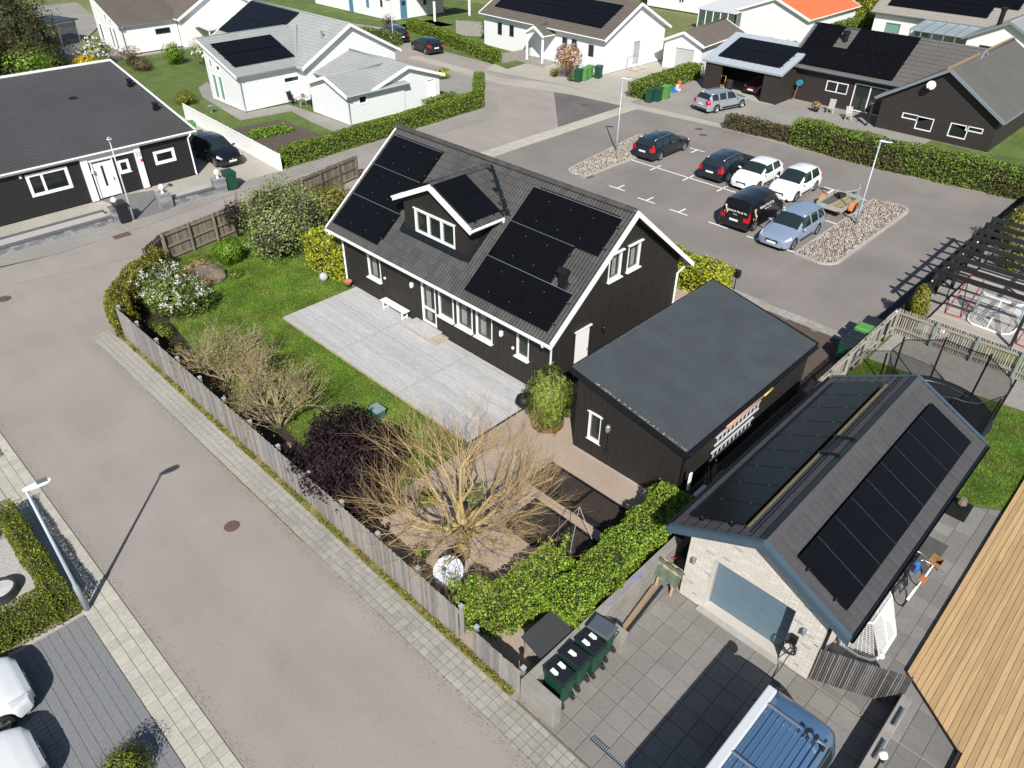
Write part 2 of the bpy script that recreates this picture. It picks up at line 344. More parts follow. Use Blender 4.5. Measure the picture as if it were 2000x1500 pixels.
# D house plot
sheet('lawn', [(-80, 24.2), (-58, 24.1), (-43.7, 23.3), (-43.9, 31.0), (-44.6, 42.3), (-50.0, 47.5), (-80, 47.5)], 0.03, M_grass)
sheet('paved_terrace', gp((388, 172), (405, 160), (425, 185), (485, 218), (565, 205), (625, 225), (690, 248), (660, 262), (610, 240), (570, 218), (470, 236), (395, 190)), 0.036, M_pave2)
sheet('forecourt', [(-56, 42.5), (-44.9, 42.6), (-50.4, 47.9), (-62, 47.8)], 0.036, M_pave2)
sheet('vegetable_bed', gp((443, 256), (545, 234), (645, 270), (532, 305)), 0.045, M_soil)
# G house plot
sheet('lawn', [(-75, 53.5), (-54, 53.3), (-52, 52.8), (-52.5, 58), (-60, 63), (-75, 63)], 0.03, M_grass)
sheet('forecourt', [(-53.0, 51.0), (-45, 52.35), (-37.2, 52.5), (-37.4, 68), (-60, 68), (-57, 57.5)], 0.026, M_pavec)
# J house forecourt
sheet('forecourt', [(-37.0, 52.4), (-28.3, 52.9), (-16.0, 52.9), (-16.0, 63.5), (-38, 66)], 0.03, M_pave2)
sheet('lawn', [(-16.0, 52.9), (20, 53.2), (20, 75), (-16, 75)], 0.03, M_grass)
# far plots
sheet('lawn', [(-100, 50.5), (-72, 56.8), (-68, 75), (-110, 75)], 0.03, M_grass)
sheet('paved_terrace', gp((0, 20), (150, 5), (200, 45), (140, 105), (60, 95), (20, 60)), 0.04, M_pave2)
sheet('street', gp((1640, 8), (1700, 14), (1712, 20), (1620, 45)), 0.02, M_pave2)
# west side plot (bottom left)
sheet('gravel_bed', [(-60, -14), (-17.4, -14), (-17.3, 1.0), (-60, 1.0)], 0.01, M_gravelg)
# right-hand deck plot under the pergola
sheet('ground', [(-7.2, 31.8), (12, 32), (12, 56), (-7.2, 53)], 0.02, M_pave2)
sheet('lawn', gp((1905, 690), (1950, 665), (2080, 720), (1985, 722)), 0.05, M_grass)
sheet('planting_strip', [(-8.35, 30.3), (-7.5, 30.3), (-7.2, 53.0), (-8.0, 53.0)], .03, mat('weed_fabric', (.022, .022, .024), .8, var=.4, scale=5, bump=1.0, bscale=6))
# ---- asphalt kerb edge of the two stone islands
def island(pts, label):
    o = sheet('traffic_island', pts, 0.10, M_conc, thick=0.12); cx = sum(p[0] for p in pts) / len(pts); cy = sum(p[1] for p in pts) / len(pts)
    def inset(p, d):
        n = len(p); q = []
        for i in range(n):
            a = Vector(p[i - 1]); b = Vector(p[i]); c = Vector(p[(i + 1) % n]); e1 = (b - a).normalized(); e2 = (c - b).normalized()
            n1 = Vector((-e1.y, e1.x)); n2 = Vector((-e2.y, e2.x)); m_ = (n1 + n2); m_ = m_ / max(0.3, m_.dot(n1)); q.append((b.x + m_.x * d, b.y + m_.y * d))
        return q
    n = len(pts); A = sum(pts[i][0] * pts[(i + 1) % n][1] - pts[(i + 1) % n][0] * pts[i][1] for i in range(n))
    inner = inset(pts, 0.16 if A > 0 else -0.16)
    sheet('bedding', inner, 0.106, M_soild, parent=o)
    R_ = random.Random(4); mb = MB(); xs = [p[0] for p in inner]; ys = [p[1] for p in inner]; s = 0.128
    j = 0; y = min(ys)
    while y < max(ys):
        x = min(xs) + (s / 2 if j % 2 else 0)
        while x < max(xs):
            px = x + R_.uniform(-.035, .035); py = y + R_.uniform(-.035, .035)
            if inpoly(px, py, inner):
                a = R_.uniform(0, 6.28); r1 = R_.uniform(.04, .085); r2 = R_.uniform(.036, .065); h = R_.uniform(.045, .085); vs = []
                for rr, hh in ((1.0, 0.0), (0.85, 0.65), (0.4, 1.0)):
                    for k in range(6):
                        t = k * math.pi / 3; u = r1 * rr * math.cos(t); w = r2 * rr * math.sin(t)
                        vs.append((px + u * math.cos(a) - w * math.sin(a), py + u * math.sin(a) + w * math.cos(a), 0.106 + h * hh))
                fs = [(i * 6 + k, i * 6 + (k + 1) % 6, i * 6 + 6 + (k + 1) % 6, i * 6 + 6 + k) for i in range(2) for k in range(6)] + [tuple(range(12, 18))]
                mb.cur = R_.randrange(4); mb.add(vs, fs)
            x += s
        y += s * 0.86; j += 1
    st = mb.build('cobblestones', [mat('cobble_a', (0.33, 0.278, 0.225), 0.8, var=0.3, scale=15), mat('cobble_b', (0.24, 0.195, 0.155), 0.8, var=0.3, scale=15),
                                   mat('cobble_c', (0.38, 0.35, 0.315), 0.8, var=0.2, scale=15), mat('cobble_d', (0.17, 0.145, 0.125), 0.8, var=0.3, scale=15)], o, smooth=True)
    st['kind'] = 'stuff'; return o
def arc(cx, cy, r, a0, a1, n=7): return [(cx + r * math.cos(rad(a0 + (a1 - a0) * i / (n - 1))), cy + r * math.sin(rad(a0 + (a1 - a0) * i / (n - 1)))) for i in range(n)]
island([(-14.15, 35.95)] + arc(-12.9, 36.75, 0.95, -80, 0) + arc(-12.95, 45.6, 1.0, 0, 85) + [(-14.3, 46.3)], '')
island([(-28.75, 41.9), (-30.2, 45.3)] + arc(-31.0, 45.6, 0.65, 30, 170, 5) + arc(-29.9, 37.2, 0.75, 190, 300) + [(-28.85, 36.35)], '')
# ---- painted bay marks
mk = MB()
def mark(x0, y0, x1, y1, w=0.10): mk.bar((x0, y0, 0.0125), (x1, y1, 0.0125), w, 0.003)
bx = [-26.15, -23.85, -21.5, -19.05, -16.55]
_ya = g(1325, 415)[1]
for p in ((1205, 368), (1262, 392), (1325, 415), (1402, 440), (1478, 468)):
    x, y = g(*p); mark(x - 0.62, y, x + 0.62, y); mark(x, y + 0.05, x, y + 0.75)
x, y = g(1548, 492); mark(x - 0.5, y, x + 0.25, y)
l0 = g(1228.5, 311); l1 = g(1640, 439); ym = (l0[1] + l1[1]) / 2
mark(l0[0], l0[1], l1[0] + 0.5, l0[1] - 0.05)
for p in ((1283, 327), (1346, 347), (1412, 368), (1537, 408)):
    x, y = g(*p); mark(x, l0[1] - 0.7, x, l0[1] + 0.55)
for p in ((1362, 293), (1628, 371)):
    x, y = g(*p); mark(x - 0.6, y, x + 0.6, y); mark(x, y - 0.05, x, y - 0.8)
x, y = g(1690, 391); mark(x - 0.7, y, x + 0.1, y)
o = mk.build('parking_bay_markings', M_white); o['kind'] = 'structure'
# ---- manhole covers
def manhole(px, py, r, rect_=False):
    x, y = g(px, py); mb = MB()
    if rect_: mb.box((x - r, y - r * 1.6, 0.0), (x + r, y + r * 1.6, 0.012))
    else:
        mb.lathe([(r, 0.0), (r, 0.012), (r * .88, 0.014)], (x, y, 0.003), 24)
        for k in range(3): mb.lathe([(r * (.75 - .22 * k), 0.0), (r * (.75 - .22 * k), .022), (r * (.68 - .22 * k), .022), (r * (.68 - .22 * k), 0.012)], (x, y, 0.003), 24, cap=False)
    return mb.build('manhole_cover', mat('iron_rust', (0.12, 0.075, 0.055), 0.75, var=0.3, scale=20, bump=0.4))
for i, (px, py, r, q, lb) in enumerate([(453, 1028, .24, False, 'round rusty iron manhole cover in the near street'), (238, 460, .28, True, 'rectangular rusty drain grate in the street by the dark bungalow'),
        (1365, 252, .3, False, 'upper of two round manhole covers by the long hedge'), (1373, 264, .3, False, 'lower of two round manhole covers by the long hedge'),
        (1143, 206, .33, False, 'round manhole cover in the dark asphalt patch'), (8, 584, .3, False, 'round manhole cover at the far left street edge'), (1150, 345, .22, True, 'small drain grate beside the left stone island')]):
    tag(manhole(px, py, r, q), lb, 'manhole cover')
# ================================================================ building kit
M_wht = mat('white_paint', (0.80, 0.80, 0.78), 0.5, var=0.03, scale=8)
M_whtd = mat('white_paint_worn', (0.70, 0.70, 0.68), 0.6, var=0.08, scale=8)
M_gal = mat('galvanised', (0.36, 0.40, 0.44), 0.45, var=0.1, scale=10, metal=0.6)
M_blkb = mat('cladding_brownblack', (0.0200, 0.0168, 0.0148), 0.62, var=0.25, scale=9, stretch=(1, 1, 0.15), bump=0.3, bscale=60, big=0.12)
M_blkc = mat('cladding_back', (0.010, 0.008, 0.007), 0.8)
M_tileg = mat('roof_tile_charcoal', (0.053, 0.0505, 0.049), 0.75, var=0.18, scale=14, rnd=0.14, bump=0.2, bscale=120, big=0.1, speck=0.35, speckcol=(0.17, 0.155, 0.12), speckscale=7, specksize=0.10)
M_panel = mat('solar_glass', (0.0045, 0.0044, 0.0056), 0.26, spec=0.2, var=0.15, scale=3)
M_pframe = mat('solar_frame', (0.010, 0.011, 0.012), 0.35, metal=0.6)
M_rail = mat('aluminium', (0.62, 0.64, 0.66), 0.35, metal=0.9)
M_glassd = glassmat('window_dark', (0.012, 0.016, 0.018), 0.04, spec=0.7)
M_glasst = glassmat('window_clear', (0.03, 0.05, 0.045), 0.03, spec=0.7, alpha=0.30)
M_glassg = glassmat('window_green', (0.16, 0.30, 0.25), 0.05, spec=0.7)
M_curt = mat('curtain', (0.74, 0.74, 0.68), 0.9, var=0.1, scale=6)
M_room = mat('room_dark', (0.085, 0.075, 0.062), 0.9)
M_blackm = mat('black_metal', (0.016, 0.017, 0.019), 0.45, metal=0.4)
M_flash = mat('flashing', (0.018, 0.024, 0.030), 0.35, metal=0.5)
M_rubber = mat('rubber', (0.018, 0.018, 0.018), 0.75)
Z3 = Vector((0, 0, 1))
def wallB(o, ux, nrm): return basis_from(Vector(o), Vector(ux), Z3, Vector(nrm))
def box_in(mb, B, u0, u1, v0, v1, d0, d1): return mb.box((u0, v0, d0), (u1, v1, d1), B)
def top_at(outline, u):
    best = None; n = len(outline)
    for i in range(n):
        a = outline[i]; b = outline[(i + 1) % n]
        if min(a[0], b[0]) - 1e-6 <= u <= max(a[0], b[0]) + 1e-6 and abs(a[0] - b[0]) > 1e-6:
            v = a[1] + (b[1] - a[1]) * (u - a[0]) / (b[0] - a[0]); best = v if best is None else max(best, v)
    return best if best is not None else 0
def wall(parent, B, outline, holes, m, clad=None, pitch=0.14, gap=0.012, cm=None, name='wall', proud=0.022, reveal=0.12):
    mb = MB(); loops = [[Vector((u, v, 0)) for u, v in outline]]
    for u0, u1, v0, v1 in holes: loops.append([Vector(p) for p in ((u0, v0, 0), (u0, v1, 0), (u1, v1, 0), (u1, v0, 0))])
    flat = [p for l in loops for p in l]; fs = []
    for t in tessellate_polygon(loops):
        a, b, c = (flat[i] for i in t); fs.append(tuple(t) if (b - a).cross(c - a).z > 0 else tuple(reversed(t)))
    mb.add([B @ p for p in flat], fs)
    for u0, u1, v0, v1 in holes:
        c = [(u0, v0), (u1, v0), (u1, v1), (u0, v1)]
        for i in range(4):
            a = c[i]; b = c[(i + 1) % 4]; mb.add([B @ Vector((a[0], a[1], 0)), B @ Vector((b[0], b[1], 0)), B @ Vector((b[0], b[1], -reveal)), B @ Vector((a[0], a[1], -reveal))], [(0, 1, 2, 3)])
    w = mb.build(name, m, parent)
    if clad:
        cb = MB(); R_ = random.Random(len(outline) + int(pitch * 1000))
        us = [p[0] for p in outline]; vs = [p[1] for p in outline]
        if clad == 'v':
            n = int(round((max(us) - min(us)) / pitch)); p_ = (max(us) - min(us)) / n
            for i in range(n):
                a = min(us) + i * p_ + gap / 2; b = a + p_ - gap; cuts = [a, b]
                for h in holes:
                    for e in h[:2]:
                        if a < e < b: cuts.append(e)
                cuts.sort(); d1 = proud + R_.uniform(-.004, .004)
                for k in range(len(cuts) - 1):
                    c0, c1 = cuts[k], cuts[k + 1]
                    if c1 - c0 < 0.004: continue
                    t0, t1 = top_at(outline, c0), top_at(outline, c1); iv = [(min(vs), None)]; mid = (c0 + c1) / 2; seg = []; lo = min(vs)
                    for h in sorted([h for h in holes if h[0] < mid < h[1]], key=lambda h: h[2]): seg.append((lo, h[2])); lo = h[3]
                    for (s0, s1) in seg:
                        if s1 > s0: cb.box((c0, s0, 0), (c1, s1, d1), B)
                    if min(t0, t1) > lo:
                        P_ = [(c0, lo), (c1, lo), (c1, t1), (c0, t0)]
                        cb.add([B @ Vector((u, v, d)) for d in (0, d1) for u, v in P_], [(4, 5, 6, 7), (0, 4, 7, 3), (1, 2, 6, 5), (3, 7, 6, 2), (0, 1, 5, 4)])
        else:
            v = min(vs)
            while v < max(vs) - 0.02:
                v1 = min(v + pitch - gap, max(vs)); vm = (v + v1) / 2; xs = []; n = len(outline)
                for i in range(n):
                    a = outline[i]; b = outline[(i + 1) % n]
                    if (a[1] > vm) != (b[1] > vm): xs.append(a[0] + (b[0] - a[0]) * (vm - a[1]) / (b[1] - a[1]))
                xs.sort()
                for k in range(0, len(xs) - 1, 2):
                    segs = [(xs[k], xs[k + 1])]
                    for h in holes:
                        if h[2] < vm < h[3]:
                            ns = []
                            for s0, s1 in segs:
                                if h[0] > s0: ns.append((s0, min(s1, h[0])))
                                if h[1] < s1: ns.append((max(s0, h[1]), s1))
                            segs = [q for q in ns if q[1] - q[0] > 0.01]
                    for s0, s1 in segs:
                        cb.add([B @ Vector(p) for p in ((s0, v, 0), (s1, v, 0), (s1, v1, 0), (s0, v1, 0), (s0, v, proud), (s1, v, proud), (s1, v1, proud * .45), (s0, v1, proud * .45))], [(4, 5, 6, 7), (0, 1, 5, 4), (3, 7, 6, 2), (0, 4, 7, 3), (1, 2, 6, 5)])
                v += pitch
        o = cb.build('cladding_boards', cm or m, w); o['kind'] = 'stuff'
    return w
def window(parent, B, u0, u1, v0, v1, fm=None, panes=1, fw=0.07, sill=0.0, glass=None, depth=0.09, proud=0.03, name='window', trim=0.0, hbar=None, curtain=0, room=False, head=0.0, fr=None):
    fm = fm or M_wht; glass = glass or M_glassd; mb = MB(); d0, d1 = -depth, proud
    if trim:
        box_in(mb, B, u0 - trim, u0, v0 - trim, v1 + trim, 0.0, proud + .012); box_in(mb, B, u1, u1 + trim, v0 - trim, v1 + trim, 0.0, proud + .012)
        box_in(mb, B, u0, u1, v1, v1 + trim, 0.0, proud + .012); box_in(mb, B, u0, u1, v0 - trim, v0, 0.0, proud + .012)
    box_in(mb, B, u0, u0 + fw, v0, v1, d0, d1); box_in(mb, B, u1 - fw, u1, v0, v1, d0, d1)
    box_in(mb, B, u0 + fw, u1 - fw, v0, v0 + fw, d0, d1); box_in(mb, B, u0 + fw, u1 - fw, v1 - fw, v1, d0, d1)
    cuts = fr or [k / panes for k in range(1, panes)]; edges = [u0] + [u0 + (u1 - u0) * c for c in cuts] + [u1]
    for e in edges[1:-1]: box_in(mb, B, e - fw * .6, e + fw * .6, v0 + fw, v1 - fw, d0, d1 - .003)
    if hbar:
        vb = v0 + (v1 - v0) * hbar; box_in(mb, B, u0 + fw, u1 - fw, vb - fw * .5, vb + fw * .5, d0, d1 - .006)
    w = mb.build(name, fm, parent)
    for k in range(len(edges) - 1):
        a = edges[k] + (fw if k == 0 else fw * .6); b = edges[k + 1] - (fw if k == len(edges) - 2 else fw * .6)
        p = MB(); box_in(p, B, a, b, v0 + fw, v1 - fw, -depth * .55, -depth * .45); p.build('pane', glass, w)
    if sill:
        s = MB(); box_in(s, B, u0 - 0.05, u1 + 0.05, v0 - 0.035, v0 - 0.002, -0.01, sill); s.build('sill', fm, w)
    if head:
        s = MB(); box_in(s, B, u0 - 0.06, u1 + 0.06, v1 + 0.004, v1 + 0.05, 0.0, head); s.build('head_board', fm, w)
    if room:
        s = MB(); box_in(s, B, u0, u1, v0, v1, -0.9, -0.86); box_in(s, B, u0, u1, v0 - .02, v0, -0.9, -0.13); box_in(s, B, u0 - .02, u0, v0, v1, -.9, -.13); box_in(s, B, u1, u1 + .02, v0, v1, -.9, -.13); box_in(s, B, u0, u1, v1, v1 + .02, -.9, -.13)
        s.build('room', M_room, w)
        def drape(a, b):
            c = MB(); rows = []
            for v in (v0 + .02, v1 - .02): rows.append([B @ Vector((a + (b - a) * i / 16, v, -0.2 + 0.03 * math.sin(i * 1.9))) for i in range(17)])
            c.grid(rows); c.build('curtain', M_curt, w, smooth=True)
        wd = (u1 - u0)
        if curtain in (1, 3): drape(u0 + fw, u0 + fw + wd * .3)
        if curtain in (2, 3): drape(u1 - fw - wd * .3, u1 - fw)
    return w
# ---- roof tiles
def tile_mesh(w, h, kind='wave', cols=8):
    mb = MB(); rows = []
    def prof(i):
        x = w * i / cols
        if kind == 'wave': return x, 0.016 + 0.016 * math.sin(4 * math.pi * i / cols - 1.2)
        return x, 0.02 if 0 < i < cols else 0.012
    if kind == 'flat': cols = 2
    lip = 0.028; P0 = [prof(i) for i in range(cols + 1)]
    a = [(x + .0015, 0.0, z + lip) for x, z in P0]; b = [(x + .0015, h * 1.08, z) for x, z in P0]; c = [(x + .0015, 0.0, 0.0) for x, z in P0]
    mb.grid([a, b]); mb.f = [tuple(reversed(f)) for f in mb.f]; k = len(mb.f); mb.grid([c, a]); mb.f[k:] = [tuple(reversed(f)) for f in mb.f[k:]]
    return mb
def tiles(roof, O, ux, uy, W, Ls, tw, th, m, kind='wave', limit=290, skip=None, name='roof_tile', cols=8, seed=2, off=0.0):
    O = Vector(O); ux = Vector(ux).normalized(); uy = Vector(uy).normalized(); n = ux.cross(uy)
    nx = max(1, round(W / tw)); ny = max(1, round(Ls / th)); tw = W / nx; th = Ls / ny; proto = tile_mesh(tw, th, kind, cols); me = None
    P_ = [Vector(v) for v in proto.v]; cells = []; R_ = random.Random(seed)
    for j in range(ny):
        for i in range(nx):
            s, t = (i + .5) * tw, (j + .5) * th
            if skip and skip(s, t): continue
            p = O + ux * (i * tw) + uy * (j * th) + n * off; cells.append(((p - cam.location).length, p))
    cells.sort(key=lambda c: c[0]); rest_v = []; rest_f = []
    base = np.array([tuple(v) for v in P_]); A = np.array([tuple(ux), tuple(uy), tuple(n)])
    for k, (d, p) in enumerate(cells):
        if k < limit:
            if me is None: me = proto.mesh(name, m, smooth=False)
            B = basis_from(p + n * R_.uniform(-.002, .003), ux, uy, n); link(name, me, roof, B)
        else:
            q = len(rest_v) * len(P_); rest_v.append(base @ A + np.array(tuple(p))); rest_f.append(q)
    if rest_v:
        V = np.concatenate(rest_v); F = [tuple(i + q for i in f) for q in rest_f for f in proto.f]
        mb = MB(); mb.v = V.tolist(); mb.f = F; mb.mi = [0] * len(F); o = mb.build(name + '_field', m, roof); o['kind'] = 'stuff'
def slope_slab(parent, O, ux, uy, W, Ls, th, m, name='roof'):
    O = Vector(O); ux = Vector(ux).normalized(); uy = Vector(uy).normalized(); n = ux.cross(uy); B = basis_from(O, ux, uy, n); mb = MB(); mb.box((0, 0, -th), (W, Ls, 0), B)
    return mb.build(name, m, parent)
PM = {}
def solar(roof, O, ux, uy, s, t, w, h, off=0.10, clamps=True, skin=None):
    O = Vector(O); ux = Vector(ux).normalized(); uy = Vector(uy).normalized(); n = ux.cross(uy)
    key = (round(w, 3), round(h, 3))
    if key not in PM:
        mb = MB(); f = 0.018; mb.cur = 0
        mb.box((0.008, 0.008, 0), (w - .008, f + .008, .035)); mb.box((0.008, h - f - .008, 0), (w - .008, h - .008, .035)); mb.box((0.008, f + .008, 0), (f + .008, h - f - .008, .035)); mb.box((w - f - .008, f + .008, 0), (w - .008, h - f - .008, .035))
        mb.cur = 1; mb.box((f + .008, f + .008, 0.005), (w - f - .008, h - f - .008, .032)); PM[key] = mb.mesh('solar_panel', [M_pframe, M_panel])
    o = link('solar_panel', PM[key], roof, basis_from(O + ux * s + uy * t + n * off, ux, uy, n)); return o
def panel_grid(roof, O, ux, uy, rows, w, h, off=0.10, seam=0, rail=True):
    """rows: list of (s0, t0, n)"""
    O = Vector(O); ux_ = Vector(ux).normalized(); uy_ = Vector(uy).normalized(); n_ = ux_.cross(uy_); rm = MB(); cm = MB()
    B = basis_from(O, ux_, uy_, n_)
    for s0, t0, n in rows:
        for k in range(n): solar(roof, O, ux, uy, s0 + k * w, t0, w, h, off)
        if seam == 1: cm.box((s0 + .01, t0 + h + .002, off + .0), (s0 + n * w - .01, t0 + h + .018, off + .030), B)
        if seam == 2:
            for k in range(1, n): cm.box((s0 + k * w - .006, t0 + .02, off + .02), (s0 + k * w + .006, t0 + h - .02, off + .0335), B)
        for q in (.22, .78):
            rm.box((s0 - .06, t0 + h * q - .02, off - .07), (s0 + n * w + .06, t0 + h * q + .02, off - .005), B)
            for k in range(n + 1): cm.box((s0 + k * w - .011, t0 + h * q - .014, off + .03), (s0 + k * w + .011, t0 + h * q + .014, off + .040), B)
    rm.build('mounting_rails', M_blackm, roof, kind='stuff'); cm.build('panel_clamps', M_gal if seam < 2 else mat('seam_grey', (.055, .065, .075), .5), roof, kind='stuff')
def gutter(parent, p, q, m, r=0.06, name='gutter'):
    p = Vector(p); q = Vector(q); d = (q - p).normalized(); s = d.cross(Z3); mb = MB(); rows = []
    for e in (p, q): rows.append([e + s * (r * math.cos(a)) + Z3 * (r * math.sin(a)) for a in [math.pi + math.pi * i / 8 for i in range(9)]])
    mb.grid(rows); rows2 = [[v + (Z3 * .004 if True else 0) - s * 0 for v in r_] for r_ in rows]; mb.grid([[c + (c - e).normalized() * -.006 for c in r_] for r_, e in zip(rows, (p, q))])
    return mb.build(name, m, parent, smooth=True)
def downpipe(parent, x, y, z0, z1, dx, dy, m, r=0.045):
    """from a gutter at (x+dx, y+dy, z1) back to the wall and down"""
    mb = MB(); mb.tube([(x + dx, y + dy, z1), (x + dx, y + dy, z1 - .12), (x, y, z1 - .38), (x, y, z0 + .12), (x + dx * .25, y + dy * .25, z0 + .03)], r, 8); return mb.build('downpipe', m, parent, smooth=True)
# ================================================================ main house (dark, solar roof)
XW, XE, YS, YN = -27.78, -14.76, 17.41, 25.39; OE, OG = 0.566, 0.44; ZE, ZR = 2.935, 6.583; YR = (YS + YN) / 2
PIT = math.atan2(ZR - ZE, YR - (YS - OE)); cP, sP = math.cos(PIT), math.sin(PIT); SL = math.hypot(ZR - ZE, YR - YS + OE)
house = thing('house', 'dark brown timber house with black solar panels and a dormer beside the grey deck', 'house', ((XW + XE) / 2, YR, 0))
zc = lambda y: ZE - 0.16 + (y - (YS - OE)) * math.tan(PIT)   # underside of the roof at y (south half)
ztop = ZE - 0.17 + OE * math.tan(PIT)
# south wall
BS = wallB((XW, YS, 0), (1, 0, 0), (0, -1, 0)); L_ = XE - XW
def ux(x): return x - XW
Hs = [(ux(-25.93), ux(-25.0), 1.17, 2.42), (ux(-22.17), ux(-21.25), 0.40, 2.44), (ux(-21.06), ux(-20.12), 1.17, 2.42), (ux(-19.92), ux(-18.98), 1.17, 2.42), (ux(-18.78), ux(-17.84), 1.17, 2.42), (ux(-16.50), ux(-15.86), 1.30, 2.42)]
wall(house, BS, [(0, 0.12), (L_, 0.12), (L_, ztop), (0, ztop)], Hs, M_blkc, 'v', 0.145, 0.016, M_blkb)
for k, h in enumerate(Hs):
    if k == 1: window(house, BS, *h, fw=0.06, hbar=0.36, glass=M_glasst, room=True, curtain=3, name='terrace_door', proud=0.035)
    else: window(house, BS, *h, fw=0.05, sill=0.17, glass=M_glasst, room=True, curtain=(1, 0, 2, 3, 1, 0)[k], proud=0.035)
# north + west walls, plain
wall(house, wallB((XE, YN, 0), (-1, 0, 0), (0, 1, 0)), [(0, 0.12), (L_, 0.12), (L_, ztop), (0, ztop)], [], M_blkc, 'v', 0.145, 0.016, M_blkb)
D_ = YN - YS; gout = [(0, 0.12), (D_, 0.12), (D_, ztop), (D_ / 2, ztop + D_ / 2 * math.tan(PIT)), (0, ztop)]
wall(house, wallB((XW, YN, 0), (0, -1, 0), (-1, 0, 0)), gout, [], M_blkc, 'v', 0.145, 0.016, M_blkb)
BE = wallB((XE, YS, 0), (0, 1, 0), (1, 0, 0))
def uy(y): return y - YS
Hg = [(uy(20.44), uy(21.22), 3.98, 5.07), (uy(21.60), uy(22.40), 3.98, 5.07), (uy(18.76), uy(19.58), 0.42, 2.46)]
wall(house, BE, gout, Hg, M_blkc, 'v', 0.145, 0.016, M_blkb)
for h in Hg[:2]: window(house, BE, *h, fw=0.055, sill=0.14, head=0.12, glass=M_glasst, room=True, curtain=2, proud=0.035)
dm = MB(); h = Hg[2]; box_in(dm, BE, h[0], h[1], h[2], h[3], -0.06, 0.02)
d = dm.build('door', M_wht, house); x = MB(); box_in(x, BE, h[1] - .12, h[1] - .08, 1.38, 1.5, 0.02, 0.07); x.build('handle', M_rail, d)
x = MB(); box_in(x, BE, h[0] - .07, h[1] + .07, h[3] + .004, h[3] + .055, 0, .1); x.build('head_board', M_wht, d)
x = MB(); box_in(x, BE, 0, D_, 2.86, 2.885, 0.026, 0.034); x.build('belt_joint', M_blkc, house)
# wall lamps, spot on the wall
def wall_lamp(par, B, u, v, m, s=1.0):
    mb = MB(); box_in(mb, B, u - .05 * s, u + .05 * s, v - .08 * s, v + .1 * s, 0.02, 0.05); mb.lathe([(.055 * s, -.11 * s), (.075 * s, -.06 * s), (.075 * s, .1 * s), (.05 * s, .13 * s)], (0, 0, 0), 12, B @ Matrix.Translation((u, v, 0.11)) @ Matrix.Rotation(-math.pi / 2, 4, 'X')); return mb.build('wall_lamp', m, par)
wall_lamp(house, BS, ux(-22.73), 1.94, M_whtd); wall_lamp(house, BS, ux(-17.28), 1.93, M_whtd); wall_lamp(house, BE, uy(20.39), 1.95, M_blackm)
for xx, zz in ((-24.71, 1.51), (-16.69, 1.52)):
    mb = MB(); mb.lathe([(.06, 0), (.06, .05), (.03, .07)], (0, 0, 0), 12, BS @ Matrix.Translation((ux(xx), zz, 0.02))); mb.build('wall_vent', M_wht, house)
for xx, zz in ((-25.0, .75), (-20.7, .85), (-19.3, .8)):
    mb = MB(); box_in(mb, BS, ux(xx) - .05, ux(xx) + .05, zz - .06, zz + .06, .022, .05); mb.build('wall_outlet', M_blkc, house)
fb = MB(); fb.box((XW + .03, YS + .03, 0), (XE - .03, YN - .03, 0.14)); fb.build('foundation', M_conc, house)
# roof
EO = Vector((XW - OG, YS - OE, ZE)); RX = Vector((1, 0, 0)); RY = Vector((0, cP, sP)); RW = XE - XW + 2 * OG
roof = slope_slab(house, EO, RX, RY, RW, SL, 0.13, M_blackm)
back = slope_slab(house, (XE + OG, YN + OE, ZE), (-1, 0, 0), (0, -cP, sP), RW, SL, 0.13, M_blackm)
PW, PH = 1.098, 1.648
def S(s_): return RW + s_        # s measured from the east verge
prow = [(S(-13.60), t, 3) for t in (.375, 2.045, 3.70)] + [(S(-4.77), .375, 4), (S(-4.77), 2.045, 3), (S(-4.77), 3.70, 4)]
DX0, DX1 = -24.05, -19.92
def skip(s, t):
    for a, b, n in prow:
        if a + .12 < s < a + n * PW - .12 and b + .2 < t < b + PH - .05: return True
    xx = XW - OG + s; y = YS - OE + t * cP; z = ZE + t * sP
    if 1.45 < t < 5.7:
        if DX0 + .15 < xx < DX1 - .15 and t < 3.9: return True
        hw = 2.35 * (1 - (t - 3.8) / (5.57 - 3.8))
        if t >= 3.8 and abs(xx + 21.89) < hw - .1: return True
    return False
tiles(roof, EO, RX, RY, RW - .02, SL - .03, 0.30, 0.345, M_tileg, 'wave', 290, skip)
tiles(back, (XE + OG, YN + OE, ZE), (-1, 0, 0), (0, -cP, sP), RW - .02, SL - .03, 0.30, 0.345, M_tileg, 'wave', 0, None, cols=4)
panel_grid(roof, EO, RX, RY, prow, PW, PH, seam=1)
# ridge caps
me = None
for k in range(int(RW / .36)):
    if me is None:
        mb = MB(); rows = [[(x_, math.cos(a) * (.13 + dz), math.sin(a) * (.11 + dz)) for a in [math.pi * i / 6 for i in range(7)]] for x_, dz in ((0, .02), (.40, .0))]; mb.grid([list(reversed(r_)) for r_ in rows]); me = mb.mesh('ridge_tile', M_tileg)
    link('ridge_tile', me, roof, Matrix.Translation((XW - OG + k * .36, YR, ZR + .015)))
